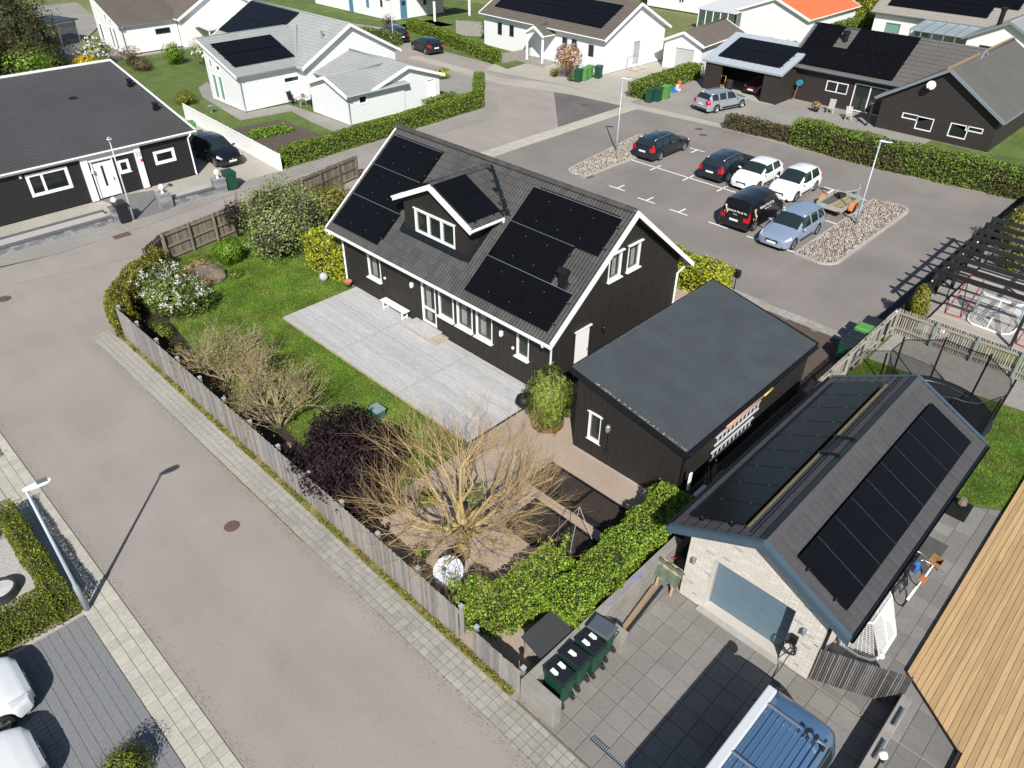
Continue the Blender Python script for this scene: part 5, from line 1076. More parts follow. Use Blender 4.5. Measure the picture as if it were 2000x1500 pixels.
# new pine deck bottom right
nd = sheet('deck', [(-.30, 15.25), (1.35, 14.0), (1.35, 9.0), (14, 9.0), (14, 34), (-.02, 34)], 0.12, M_dkside, thick=.1); nd['kind'] = 'structure'
pol = [(-.30, 15.25), (1.35, 14.0), (1.35, 9.0), (9, 9.0), (9, 26), (-.14, 26)]
x = -.32; j = 0; dx = .147
while x < 6.5:
    # lower end of the board against the skewed edge
    yl = 15.25 + (x + dx / 2 + .30) * (14.0 - 15.25) / 1.65 if x < 1.35 else 8.5; yl2 = 15.25 + (x + dx + .30) * (14.0 - 15.25) / 1.65 if x + dx < 1.37 else (14.0 if x < 1.35 else 8.5)
    yl1 = 15.25 + (x + .30) * (14.0 - 15.25) / 1.65 if x < 1.35 else 8.5; y = min(yl1, 15.3); first = True
    while y < 27:
        ln = R_.choice((3.0, 3.6, 4.2, 4.8)); y2 = min(y + ln, 27); a0, a1 = (yl1, yl2) if first else (y, y); a0 = min(a0, 15.25)
        mb = MB(); xx = x + .30 * 0; mb.extr([(x + .004, a0 + .002, .12), (x + dx - .006, a1 + .002, .12), (x + dx - .006, y2 - .004, .12), (x + .004, y2 - .004, .12)], (0, 0, .028 + R_.uniform(-.001, .001))); mb.build('deck_board', M_newd, nd); y = y2; first = False
    x += dx; j += 1
# ================================================================ fences
M_fg = mat('fence_grey', (0.24, 0.223, 0.205), 0.9, var=0.32, scale=9, stretch=(6, 6, .35), bump=0.4, bscale=40, rnd=0.20)
M_fb = mat('fence_brown', (0.170, 0.145, 0.108), 0.9, var=0.30, scale=9, stretch=(6, 6, .35), bump=0.4, bscale=40, rnd=0.3)
M_fl = mat('fence_light', (0.30, 0.278, 0.235), 0.9, var=0.2, scale=9, stretch=(6, 6, .35), rnd=0.22)
M_fk = mat('fence_black', (0.012, 0.012, 0.013), 0.7, rnd=0.3)
def fence(name, label, p, q, h0, h1, m, bw=.11, gap=.004, z0=.03, post=1.75, rails=(.25, .85), back=1, cap=None, jit=.02, postm=None, postup=.015, twolayer=True, ph=.09):
    p = Vector((*p, 0)); q = Vector((*q, 0)); d = (q - p); L = d.length; d.normalize(); nrm = Vector((-d.y, d.x, 0)) * back; f = thing(name, label, 'fence', tuple((p + q) / 2)); R_ = random.Random(int(L * 100)); n = int(L / (bw + gap)); cache = {}
    for k in range(n):
        s = (k + .5) * L / n; h = h0 + (h1 - h0) * s / L + R_.uniform(-jit, jit); hk = round(h, 2)
        if hk not in cache: mb = MB(); mb.box((-bw / 2, -.011, 0), (bw / 2, .011, hk - z0)); cache[hk] = mb.mesh('fence_board', m)
        off = (.006 if k % 2 else -.006) if twolayer else 0
        B = basis_from(p + d * s + nrm * off + Z3 * z0, d, Vector((-d.y, d.x, 0)), Z3) @ Matrix.Rotation(R_.uniform(-.008, .008), 4, 'Y'); link('fence_board', cache[hk], f, B)
    for r in rails: mb = MB(); hz = h0 * r; mb.bar(p + nrm * .055 + Z3 * hz, q + nrm * .055 + Z3 * (h1 * r), .045, .09); mb.build('rail', m, f)
    k = max(1, round(L / post))
    for i in range(k + 1):
        s = L * i / k; h = h0 + (h1 - h0) * s / L; c = p + d * s + nrm * .12; mb = MB(); mb.box((-ph / 2, -ph / 2, 0), (ph / 2, ph / 2, h + postup), basis_from(c, d, Vector((-d.y, d.x, 0)), Z3)); po = mb.build('post', postm or m, f)
        if cap: mb = MB(); mb.box((-.06, -.06, h + postup), (.06, .06, h + postup + .04), basis_from(c, d, Vector((-d.y, d.x, 0)), Z3)); mb.build('post_cap', cap, po)
    return f
M_cap = mat('post_cap_zinc', (.50, .55, .56), .5, metal=.4)
fence('board_fence', 'long weathered grey board fence between the near street and the garden', (-30.55, 7.80), (-9.35, 7.80), 1.48, 1.28, M_fg, bw=.098, cap=M_cap)
fence('board_fence', 'short grey board fence piece beside the concrete bin wall', (-8.75, 7.78), (-7.08, 7.78), 1.0, 1.0, M_fg, bw=.098, cap=M_cap, post=2)
fence('board_fence', 'short brown fence panel angled at the garden corner by the blossom bush', (-35.0, 10.9), (-36.1, 12.25), 1.55, 1.55, M_fb, bw=.11, back=-1)
fence('board_fence', 'brown board fence with rails behind the rock garden', (-36.1, 12.3), (-37.15, 18.2), 1.55, 1.5, M_fb, bw=.11, cap=None, post=1.6, rails=(.12, .5, .9), back=-1)
fence('board_fence', 'brown board fence along the street behind the big green bush', (-37.2, 18.3), (-38.9, 26.0), 1.5, 1.45, M_fb, bw=.11, rails=(.12, .5, .9), back=-1)
fence('picket_fence', 'pale picket fence running from the bins to the brick garage', (-7.42, 23.6), (-7.42, 31.7), 1.25, 1.25, M_fl, bw=.05, gap=.04, twolayer=False, post=1.6, back=-1)
fence('picket_fence', 'pale picket fence behind the black trampoline', (-7.35, 31.9), (4.0, 32.1), 1.2, 1.2, M_fl, bw=.05, gap=.045, twolayer=False, post=1.7, back=-1, postm=mat('post_green', (.20, .25, .24), .7))
bf = fence('screen_fence', 'tall black timber screen fence beside the car park', (-7.5, 28.8), (-7.15, 53.0), 1.08, 1.08, M_fk, bw=.14, post=1.95, back=-1, rails=(.2, .9))
for k in range(9):
    y = 31.6 + k * 2.0; mb = MB(); mb.box((-7.45 + (y - 28.8) * .0145, y - .035, 1.14), (-7.38 + (y - 28.8) * .0145, y + .035, 1.2)); mb.build('cap_light', M_wht, bf)
wf = thing('plank_fence', 'low white horizontal plank fence between the forecourt and the vegetable garden', 'fence', (-50.7, 23.6, 0))
for k in range(7):
    for q in range(4):
        a = Vector((-58.0, 24.0, 0)).lerp(Vector((-43.35, 23.2, 0)), q / 4); b = Vector((-58.0, 24.0, 0)).lerp(Vector((-43.35, 23.2, 0)), (q + 1) / 4); mb = MB(); mb.bar(a + Z3 * (.1 + k * .155), b + Z3 * (.1 + k * .155), .03, .145); mb.build('plank', M_wht, wf)
mb = MB(); mb.bar((-58.0, 24.0, 1.14), (-43.35, 23.2, 1.14), .1, .03); mb.build('cap_rail', M_wht, wf)
for q in range(9): a = Vector((-58.0, 24.06, 0)).lerp(Vector((-43.35, 23.26, 0)), q / 8); mb = MB(); mb.box((a.x - .05, a.y - .02, 0), (a.x + .05, a.y + .08, 1.12)); mb.build('post', M_wht, wf)
fence('grey_fence', 'grey horizontal fence beside the white house with the blue door', (-66.5, 59.5), (-54.8, 66.0), 1.5, 1.6, mat('fence_far', (.25, .235, .215), .9, var=.2), bw=.3, twolayer=False, post=3)
fence('grey_fence', 'low grey fence left of the white porch', (-53.9, 54.2), (-53.6, 57.6), .9, .9, mat('fence_far', (.25, .235, .215), .9), bw=.3, twolayer=False, post=2)
# slatted screen by the garage
sf = thing('slat_screen', 'dark weathered slatted screen between the brick garage and the low wall', 'fence', (-1.1, 13.8, 0)); R_ = random.Random(5)
p0, p1 = Vector((-2.08, 13.36, 0)), Vector((-.12, 14.2, 0)); d = (p1 - p0).normalized(); L = (p1 - p0).length; mb = MB(); mb.box((-.017, -.02, .03), (.017, .02, 1.25)); sm = mb.mesh('slat', mat('slat_dark', (.115, .108, .105), .9, var=.3, scale=9, stretch=(5, 5, .4), rnd=.45))
for k in range(40): link('slat', sm, sf, basis_from(p0 + d * (L * (k + .5) / 40) + Z3 * R_.uniform(-.02, .02), d, Vector((-d.y, d.x, 0)), Z3))
for z in (.3, .95): mb = MB(); mb.bar(p0 + Vector((.03, -.0, z)) + Vector((-d.y, d.x, 0)) * .045, p1 + Vector((0, 0, z)) + Vector((-d.y, d.x, 0)) * .045, .04, .08); mb.build('rail', M_fg, sf)
# concrete walls
M_conw = mat('wall_concrete', (0.245, 0.228, 0.202), 0.9, var=0.16, scale=3, bump=0.3, bscale=30, big=0.14, bigscale=.9, speck=.35, speckcol=(.6, .58, .54), speckscale=9, specksize=.1)
cw = thing('concrete_wall', 'low grey concrete wall around the four wheeled bins', 'wall', (-6.8, 10.5, 0))
for a, b in (((-6.98, 7.98, 0), (-6.72, 14.3, .86)), ((-6.98, 7.70, 0), (-5.88, 7.98, .87)), ((-6.72, 10.50, 0), (-5.98, 10.74, .72))): mb = MB(); mb.box(a, b); mb.build('wall_section', M_conw, cw, bevel=.012)
M_chalk = mat('chalk_blue', (.16, .16, .55), .9)
for pts in ([(12.0, .1), (12.35, .22), (12.15, .05), (12.5, .12), (12.42, .24)], [(10.9, .12), (11.1, .2), (11.15, .1)], [(11.5, .2), (11.9, .14), (12.0, .2)]):
    mb = MB()
    for k in range(len(pts) - 1): mb.bar((-6.98 + pts[k][1], pts[k][0], .862), (-6.98 + pts[k + 1][1], pts[k + 1][0], .862), .02, .003)
    mb.build('chalk_scribble', M_chalk, cw)
lw = thing('concrete_wall', 'low rough concrete wall with a rail beside the blue grey van', 'wall', (-.05, 10.5, 0)); mb = MB(); mb.box((-.16, 6.5, 0), (.08, 14.15, .62)); mb.build('wall_section', M_conw, lw, bevel=.015)
for y in (12.3, 13.4): mb = MB(); mb.tube([(.02, y - .3, .70), (.02, y + .3, .70)], .03, 8); mb.build('rail', M_rail, lw)
gl = thing('globe_lamp', 'white globe lamp on a black bracket beside the low wall', 'lamp', (.12, 12.25, 0)); mb = MB(); mb.tube([(.12, 12.25, 0), (.12, 12.25, .55)], .03, 8); mb.box((.04, 12.17, .5), (.2, 12.33, .56)); mb.build('post', M_blackm, gl); mb = MB(); mb.lathe([(.01, -.11), (.075, -.085), (.11, 0), (.075, .085), (.01, .11)], (.12, 12.25, .66), 16); mb.build('globe', M_wht, gl, smooth=True)
# NW stone walls with urn finials
M_stonew = mat('stone_block_grey', (0.20, 0.205, 0.215), 0.9, var=0.25, scale=5, bump=0.5, bscale=20, rnd=.25)
def stone_wall(label, x0, x1, y0, y1, h, seed):
    w = thing('stone_wall', label, 'wall', ((x0 + x1) / 2, (y0 + y1) / 2, 0)); R_ = random.Random(seed); rows = max(1, round(h / .17)); hh = h / rows; cache = []
    for k in range(6): mb = MB(); mb.box((0, 0, 0), (x1 - x0 - R_.uniform(0, .02), .37, hh - .008)); cache.append(mb.mesh('stone_block', M_stonew))
    for j in range(rows):
        y = y0 - (.19 if j % 2 else 0)
        while y < y1 - .05:
            a = max(y, y0); b = min(y + .38, y1); M = Matrix.Translation((x0 + R_.uniform(-.012, .012), a, j * hh)) @ Matrix.Diagonal((1, max(.05, (b - a - .008)) / .37, 1, 1)); link('stone_block', R_.choice(cache), w, M); y += .38
    mb = MB(); mb.box((x0 - .03, y0 - .02, h), (x1 + .03, y1 + .02, h + .04)); mb.build('coping', mat('coping_dark', (.11, .11, .115), .8, var=.15), w); return w
stone_wall('grey stone block wall along the street in front of the black bungalow', -42.95, -42.7, -3.0, 12.3, .34, 1)
stone_wall('low grey stone block wall between two square pillars by the green bin', -42.95, -42.7, 15.6, 18.6, .34, 2)
stone_wall('upper dark retaining kerb of the gravel strip before the bungalow', -44.35, -44.2, -3.0, 12.4, .22, 4)
for (x, y, lb) in ((-42.75, 12.65, 'square stone pillar with a white urn beside the black bin'), (-42.8, 15.35, 'square stone pillar with a white urn beside the flower pot'), (-42.8, 18.75, 'square stone pillar with a white urn beside the green bin')):
    p = thing('stone_pillar', lb, 'pillar', (x, y, 0)); 
    for j in range(4):
        for sx in (0, 1): mb = MB(); mb.box((x - .32 + sx * .32 + .004, y - .32, j * .2 + .004), (x + sx * .32 - .004, y + .32, j * .2 + .196)); mb.build('stone_block', M_stonew, p)
    mb = MB(); mb.box((x - .35, y - .35, .8), (x + .35, y + .35, .85)); mb.build('cap', M_stonew, p)
    u = tag(MB().lathe([(.10, 0), (.09, .06), (.04, .12), (.05, .2), (.15, .3), (.17, .42), (.10, .5), (.02, .56)], (x, y, .85), 14).build('urn', M_wht, None, smooth=True), lb.replace('square stone pillar with a white urn', 'small white urn on the stone pillar'), 'urn')
sheet('gravel_strip', rect(-44.2, -3, -42.95, 12.3), .2, M_gravelg, thick=.15); sheet('gravel_strip', rect(-44.0, 15.7, -42.95, 18.5), .2, M_gravelg, thick=.15)
# ================================================================ wheeled bins
M_bgr = mat('bin_green', (0.006, 0.055, 0.030), 0.5, var=.1, scale=5); M_blid = mat('bin_lid_black', (0.012, 0.014, 0.018), 0.38); M_blt = mat('bin_lid_grey', (.075, .085, .10), .45); M_bgl = mat('bin_light_green', (.085, .26, .06), .5); M_bstk = mat('sticker_white', (.8, .8, .78), .6)
def wheelie(label, loc, rz, body=M_bgr, lid=M_blid, w=.56, d=.66, h=1.02, stickers=0, group=None):
    b = thing('wheelie_bin', label, 'bin', loc, rz, group); mb = MB()
    lo, hi = .84, 1.0; vs = []
    for z, k in ((.06, lo), (.12, lo + .01), (h - .1, .98), (h - .1, 1.04), (h, 1.04)): vs.append([(sx * w / 2 * k, sy * d / 2 * k, z) for sx, sy in ((-1, -1), (1, -1), (1, 1), (-1, 1))])
    V = [p for r in vs for p in r]; F = [(i * 4 + j, i * 4 + (j + 1) % 4, i * 4 + 4 + (j + 1) % 4, i * 4 + 4 + j) for i in range(4) for j in range(4)] + [(3, 2, 1, 0), (16, 17, 18, 19)]
    mb.add(V, F); mb.build('body', body, b, local=True)
    mb = MB(); q = [(-w / 2 * 1.07, -d / 2 * 1.08), (w / 2 * 1.07, -d / 2 * 1.08), (w / 2 * 1.07, d / 2 * 1.12), (-w / 2 * 1.07, d / 2 * 1.12)]
    mb.add([(x, y, h + .004) for x, y in q] + [(x, y, h + .04) for x, y in q] + [(x * .86, y * .86, h + .085) for x, y in q], [(0, 1, 5, 4), (1, 2, 6, 5), (2, 3, 7, 6), (3, 0, 4, 7), (4, 5, 9, 8), (5, 6, 10, 9), (6, 7, 11, 10), (7, 4, 8, 11), (8, 9, 10, 11)]); li = mb.build('lid', lid, b, local=True)
    mb = MB(); mb.tube([(-w * .38, d / 2 * 1.02, h - .08), (-w * .38, d / 2 + .1, h - .02), (w * .38, d / 2 + .1, h - .02), (w * .38, d / 2 * 1.02, h - .08)], .016, 6); mb.build('handle', body, b, local=True)
    for s in (-1, 1): mb = MB(); mb.lathe([(.02, -.03), (.10, -.03), (.10, .03), (.02, .03)], (0, 0, 0), 14, Matrix.Translation((s * w * .40, d / 2 * .95, .10)) @ Matrix.Rotation(math.pi / 2, 4, 'Y')); mb.build('wheel', M_rubber, b, local=True)
    for k in range(stickers):
        cx = (-.13, .13)[k] if stickers > 1 else .02; mb = MB(); mb.extr([(cx - .06, -.16, h + .0862), (cx + .06, -.16, h + .0862), (cx + .06, .02, h + .0862), (cx, .07, h + .0862), (cx - .06, .02, h + .0862)], (0, 0, .0016)); mb.build('sticker', M_bstk, li, local=True)
    return b
gA = 'bins by the concrete wall'
for k, (y, lidm, stn, lb) in enumerate(((8.45, M_blid, 2, 'green wheeled bin with two white stickers nearest the street'), (9.05, M_blid, 1, 'green wheeled bin with a single white sticker on its black lid'), (9.63, M_blid, 2, 'green wheeled bin with two white stickers beside the grey lidded bin'), (10.18, M_blt, 0, 'green wheeled bin with a plain grey lid at the end of the row'))):
    wheelie(lb, (-6.36 - (.02, .05, .0, .09)[k], y, 0), -math.pi / 2 + (-.05, .04, -.03, .11)[k], lid=lidm, stickers=stn, group=gA, w=.475, d=.62, h=1.0)
def far_bin(px, py, lb, body=M_bgr, lid=None, rz=0.0, s=1.0, z=0.0, grp=None):
    x, y = g(px, py, z); return wheelie(lb, (x, y, z), rz, body, lid or body, .58 * s, .72 * s, 1.02 * s, group=grp)
for px_, py_, m_, lb in ((1129, 160, M_bgr, 'dark green bin at the front of the row by the magnolia'), (1141, 157, M_bgl, 'light green bin beside the dark green one by the magnolia'), (1150, 153, M_bgl, 'light green bin behind its twin by the magnolia'), (1168, 153, M_bgr, 'single dark green bin by the white house corner')): far_bin(px_, py_, lb, m_, rz=.3, grp='bins by the magnolia')
for px_, py_, m_, lb in ((1268, 200, M_bgr, 'dark green bin nearest the street end of the clipped hedge'), (1283, 198, M_bgr, 'dark green bin between another dark bin and the light green one'), (1299, 193, M_bgl, 'light green bin beside the blue plastic toys')): far_bin(px_, py_, lb, m_, rz=.2, grp='bins on the carport drive')
far_bin(453, 369, 'dark green bin by the stone pillar on the bungalow drive', M_bgr, rz=1.5, s=1.05); far_bin(244, 433, 'black bin beside the street lamp by the bungalow', M_blid, rz=1.5, s=1.05)
for px_, py_, m_, l2, lb in ((1648, 712, M_bgr, M_blid, 'black lidded bin nearest the outbuilding in the shaded row'), (1662, 697, M_bgr, M_blid, 'black lidded bin with green rim, second in the shaded row'), (1678, 681, M_bgl, M_bgl, 'light green bin in the shaded row by the picket fence'), (1693, 668, M_bgr, M_blid, 'black lidded bin farthest from the outbuilding in the shaded row')): far_bin(px_ , py_, lb, m_, l2, rz=-1.5, grp='bins by the picket fence')
far_bin(378, 268, 'light green bin behind the black car by the white fence', M_bgl, z=0, rz=1.4)
# log store with felt lid
wb = thing('log_store', 'low wooden store box with a dark felt lid beside the concrete wall', 'storage box', (-7.4, 9.2, 0)); M_crate = mat('wood_grey', (.30, .27, .23), .9, var=.25, scale=8)
mb = MB(); mb.box((-7.76, 8.72, 0), (-7.06, 9.72, .70)); mb.build('box', M_crate, wb); mb = MB(); mb.add([(-7.84, 8.62, .80), (-7.0, 8.52, .74), (-6.99, 9.72, .78), (-7.82, 9.80, .84), (-7.84, 8.62, .76), (-7.0, 8.52, .70), (-6.99, 9.72, .74), (-7.82, 9.80, .80)], [(0, 1, 2, 3), (4, 7, 6, 5), (0, 4, 5, 1), (1, 5, 6, 2), (2, 6, 7, 3), (3, 7, 4, 0)]); mb.build('lid', mat('felt_black', (.035, .037, .038), .9, var=.2, scale=20, bump=.3), wb)
for k in range(6): mb = MB(); mb.box((-7.78, 8.70, .02 + k * .115), (-7.05, 8.72, .12 + k * .115)); mb.build('board', M_crate, wb)
# drain channel
dc = thing('drain_channel', 'narrow slotted metal drain channel in the tiled driveway', 'drain', (-4.6, 8.2, 0)); 
for k in range(26): mb = MB(); mb.box((-5.04 + k * .055, 8.15, .02), (-5.04 + k * .055 + .035, 8.27, .03)); mb.build('grate_bar', M_gal, dc)
mb = MB(); mb.box((-5.06, 8.13, .012), (-3.6, 8.29, .024)); mb.build('tray', M_blackm, dc)
# ================================================================ street lamps
M_pole = mat('pole_galvanised', (.36, .41, .46), .5, metal=.35, var=.08, scale=4); M_lhead = mat('lamp_head_white', (.72, .74, .75), .4); M_led = mat('lamp_fins', (.18, .20, .22), .5, metal=.4)
def lamp(label, px, py, h, rz):
    x, y = g(px, py); l = thing('street_lamp', label, 'street lamp', (x, y, 0), rz, 'street lamps'); mb = MB(); mb.tube([(0, 0, 0), (0, 0, 1.05), (0, 0, 1.12), (0, 0, h)], [.075, .072, .05, .036], 14); mb.build('pole', M_pole, l, smooth=True, local=True)
    mb = MB(); mb.lathe([(.16, 0), (.16, .02), (.09, .03)], (0, 0, .01), 16); mb.build('base_ring', M_conc, l, local=True)
    hd_ = MB(); rows = []
    for t, w, z0, z1 in ((-.06, .045, -.02, .06), (.0, .06, -.03, .08), (.1, .10, -.02, .085), (.22, .13, .0, .09), (.42, .13, .02, .10), (.52, .105, .035, .10), (.57, .05, .05, .09)): rows.append([(t, w * math.cos(a) , (z0 + z1) / 2 + (z1 - z0) / 2 * math.sin(a)) for a in [2 * math.pi * k / 14 for k in range(15)]])
    hd_.grid([[(p[0], p[1], h + p[2]) for p in r] for r in rows]); hh = hd_.build('lamp_head', M_lhead, l, smooth=True, local=True)
    mb = MB()
    for k in range(6): mb.box((.26, -.075 + k * .028, h + .085), (.5, -.075 + k * .028 + .014, h + .112)); 
    mb.build('cooling_fins', M_led, hh, local=True); return l
lamp('tall street lamp beside the gravel bed with a clear shadow across the road', 172, 1192, 4.62, rad(80)); lamp('street lamp in front of the black bungalow door', 262, 431, 4.6, rad(-15)); lamp('street lamp standing in the right stone island', 1670, 442, 4.8, rad(5)); lamp('street lamp standing in the left stone island', 1203, 297, 4.85, rad(20)); lamp('distant street lamp beside the black estate car', 769, 88, 4.9, rad(60))
# ================================================================ plants
def nz3(P, s, seed=0):
    r = np.random.RandomState(seed); out = np.zeros(len(P))
    for k in range(6):
        v = r.normal(size=3) * s * (1 + .6 * k); out += np.sin(P @ v + r.uniform(0, 6.28)) / (1 + .5 * k)
    return out / 2.4
def np_mesh(name, V, F, mats, rnd=None, smooth=False):
    me = bpy.data.meshes.new(name); n = len(V); k = F.shape[1]; me.vertices.add(n); me.vertices.foreach_set('co', V.astype(np.float32).ravel())
    me.loops.add(F.size); me.loops.foreach_set('vertex_index', F.astype(np.int32).ravel()); me.polygons.add(len(F)); me.polygons.foreach_set('loop_start', np.arange(0, F.size, k, dtype=np.int32))
    me.polygons.foreach_set('loop_total', np.full(len(F), k, dtype=np.int32))
    for m in (mats if isinstance(mats, (list, tuple)) else [mats]): me.materials.append(m)
    if rnd is not None: a = me.attributes.new('rnd', 'FLOAT', 'POINT'); a.data.foreach_set('value', rnd.astype(np.float32))
    me.update(calc_edges=True); return me
def leafcloud(name, P, N, size, m, parent, seed=1, aspect=.55, bias=.6, droop=0.0, svar=.55, kind=None):
    r = np.random.RandomState(seed); n = len(P); d = r.normal(size=(n, 3)); d /= np.linalg.norm(d, axis=1)[:, None]
    nr = d if N is None else N * bias + d * (1 - bias); nr /= np.linalg.norm(nr, axis=1)[:, None] + 1e-9
    t = np.cross(nr, r.normal(size=(n, 3))); t /= np.linalg.norm(t, axis=1)[:, None] + 1e-9; t[:, 2] -= droop; b = np.cross(nr, t); s = size * (1 + svar * r.uniform(-1, 1, n))[:, None]
    V = np.empty((n, 4, 3)); V[:, 0] = P - t * s * .5; V[:, 1] = P + b * s * aspect * .5 + nr * s * .08; V[:, 2] = P + t * s * .5; V[:, 3] = P - b * s * aspect * .5 + nr * s * .08
    o = link(name, np_mesh(name, V.reshape(-1, 3), np.arange(n * 4).reshape(n, 4), m, np.repeat(r.uniform(0, 1, n), 4)), parent)
    if kind: o['kind'] = kind
    return o
def hedge_pts(path, w, h, n, seed, amp=.08, fr=2.2, round_=.15, inset=.18):
    r = np.random.RandomState(seed); path = [np.array(p, float) for p in path]; seg = [np.linalg.norm(path[i + 1] - path[i]) for i in range(len(path) - 1)]; tot = sum(seg); cum = np.cumsum([0] + seg)
    s = r.uniform(0, tot, n); idx = np.clip(np.searchsorted(cum, s) - 1, 0, len(seg) - 1); P0 = np.array(path[:-1])[idx]; D = np.array([(path[i + 1] - path[i]) / seg[i] for i in range(len(seg))])[idx]; base = P0 + D * (s - cum[idx])[:, None]; side = np.stack([-D[:, 1], D[:, 0]], 1)
    per = 2 * h + w; q = r.uniform(0, per, n); endm = r.uniform(size=n) < 2.4 * h * w / (per * tot + 2 * h * w); sj = r.uniform(-.45, .45, n) * w; s2 = s + np.where((s + sj > 0) & (s + sj < tot), sj, 0); base = base + D * (s2 - s)[:, None]
    u = np.where(q < h, -w / 2, np.where(q < h + w, -w / 2 + (q - h), w / 2)); z = np.where(q < h, q, np.where(q < h + w, h, per - q)); nu = np.where(q < h, -1., np.where(q < h + w, 0., 1.)); nzv = np.where((q >= h) & (q < h + w), 1., .15)
    # rounding of the top corners
    cr = np.clip((np.abs(u) - (w / 2 - round_)) / round_, 0, 1) * np.clip((z - (h - round_)) / round_, 0, 1); u = u * (1 - .16 * cr); z = z - cr * round_ * .35
    # end caps
    e = np.where(r.uniform(size=n) < .5, 0, tot); base = np.where(endm[:, None], np.where((e == 0)[:, None], path[0], path[-1]), base); u = np.where(endm, r.uniform(-w / 2, w / 2, n), u); z = np.where(endm, r.uniform(0, h, n), z)
    N = np.concatenate([side * nu[:, None], nzv[:, None]], 1); P = np.concatenate([base + side * u[:, None], z[:, None]], 1); N /= np.linalg.norm(N, axis=1)[:, None] + 1e-9
    dep = np.abs(r.normal(size=n)) * inset * .5; P = P + N * (nz3(P, fr, seed + 5) * amp - dep)[:, None]; P[:, 2] = np.maximum(P[:, 2], .02); return P, N
def LM(name, col, var=.45, trans=.28, rough=.55, spec=.35): return mat('leaf_' + name, col, rough, leaf=var, trans=trans, big=.16, bigscale=1.1, spec=spec)
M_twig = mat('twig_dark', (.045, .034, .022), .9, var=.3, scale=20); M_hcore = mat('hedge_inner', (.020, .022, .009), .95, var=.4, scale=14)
def hedge(label, path, w, h, dens, leaf, m, seed=1, amp=.08, cat='hedge', name='hedge', extra=None, aspect=.55, fr=2.2, bias=.5):
    c = path[len(path) // 2]; t = thing(name, label, cat, (c[0], c[1], 0)); L = sum(math.dist(path[i], path[i + 1]) for i in range(len(path) - 1)); n = int(L * (2 * h + w) * dens); P, N = hedge_pts(path, w, h, n, seed, amp, fr)
    mb = MB(); rows = []
    for i, p in enumerate(path):
        a = Vector(path[max(i - 1, 0)]); b = Vector(path[min(i + 1, len(path) - 1)]); d = (b - a).normalized(); s = Vector((-d.y, d.x)); k = .26 if i == 0 else (-.26 if i == len(path) - 1 else 0)
        q = Vector(p) + d * k; ww = w / 2 - .2; rows.append([(q.x + s.x * e, q.y + s.y * e, z) for e, z in ((-ww, 0), (-ww, h - .17), (ww, h - .17), (ww, 0))])
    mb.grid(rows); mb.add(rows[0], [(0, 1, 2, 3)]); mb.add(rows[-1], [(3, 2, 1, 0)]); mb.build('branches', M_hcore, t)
    leafcloud('foliage', P, N, leaf, m, t, seed, aspect, bias)
    if extra: extra(t, P, N)
    return t
def blob_pts(c, r3, n, seed, lump=.18, fr=2.0, shell=.45, flat=0.0):
    r = np.random.RandomState(seed); d = r.normal(size=(n, 3)); d /= np.linalg.norm(d, axis=1)[:, None]; rr = 1 - shell * r.uniform(0, 1, n) ** 2; rr = rr * (1 + lump * nz3(d * 2.0, fr, seed + 3))
    P = d * rr[:, None] * np.array(r3) + np.array(c); P[:, 2] = np.where(P[:, 2] < .03, .03 + .25 * r.uniform(size=n), P[:, 2]); return P, d
def bush(label, x, y, rx, ry, h, n, leaf, m, seed=1, z0=.0, lump=.22, cat='shrub', name='shrub', stems=7, aspect=.55, blobs=None, core=True, shell=.45, trunk=None, flowers=None, fr=2.0, bias=.35):
    t = thing(name, label, cat, (x, y, 0)); R_ = random.Random(seed); sm = MB()
    for k in range(stems):
        a = R_.uniform(0, 6.28); e = Vector((x + math.cos(a) * rx * R_.uniform(.3, .85), y + math.sin(a) * ry * R_.uniform(.3, .85), z0 + h * R_.uniform(.55, .95))); b = Vector((x + R_.uniform(-.12, .12), y + R_.uniform(-.12, .12), 0)); mid = b.lerp(e, .5) + Vector((0, 0, h * .12)); sm.tube([b, mid, e], [.03, .02, .006], 5)
    if stems: sm.build('stems', trunk or M_twig, t, smooth=True)
    bl = blobs or [(x, y, z0 + (h - z0) / 2, rx, ry, (h - z0) / 2)]; tot = sum(b[3] * b[4] for b in bl); Ps = []; Ns = []
    for k, b in enumerate(bl): P, N = blob_pts(b[:3], b[3:6], max(30, int(n * b[3] * b[4] / tot)), seed + k, lump, fr, shell); Ps.append(P); Ns.append(N)
    P = np.concatenate(Ps); N = np.concatenate(Ns)
    if core:
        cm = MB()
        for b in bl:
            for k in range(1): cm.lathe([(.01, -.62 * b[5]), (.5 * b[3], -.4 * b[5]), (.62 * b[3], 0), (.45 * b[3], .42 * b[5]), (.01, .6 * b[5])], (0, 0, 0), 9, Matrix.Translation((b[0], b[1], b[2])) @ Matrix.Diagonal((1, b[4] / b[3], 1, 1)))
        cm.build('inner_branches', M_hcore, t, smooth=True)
    leafcloud('foliage', P, N, leaf, m, t, seed, aspect, bias)
    if flowers:
        fm, fn, fs = flowers; r = np.random.RandomState(seed + 9); w = np.where(N[:, 2] > -.2)[0]; cl = r.choice(w, max(1, fn // 14)); idx = np.repeat(cl, 14)[:fn]; leafcloud('blossom', P[idx] * 1.0 + N[idx] * .05 + r.normal(size=(len(idx), 3)) * .055, N[idx], fs, fm, t, seed + 7, 1.0, .5)
    return t
Lg1 = LM('privet', (.205, .30, .032), .6); Lg2 = LM('clipped_dark', (.155, .228, .024), .5); Lg3 = LM('box_olive', (.165, .19, .022), .55); Lyg = LM('yellowgreen', (.34, .37, .026), .5); Lgr = LM('mid', (.14, .20, .035), .5); Lgg = LM('greygreen', (.225, .265, .095), .5)
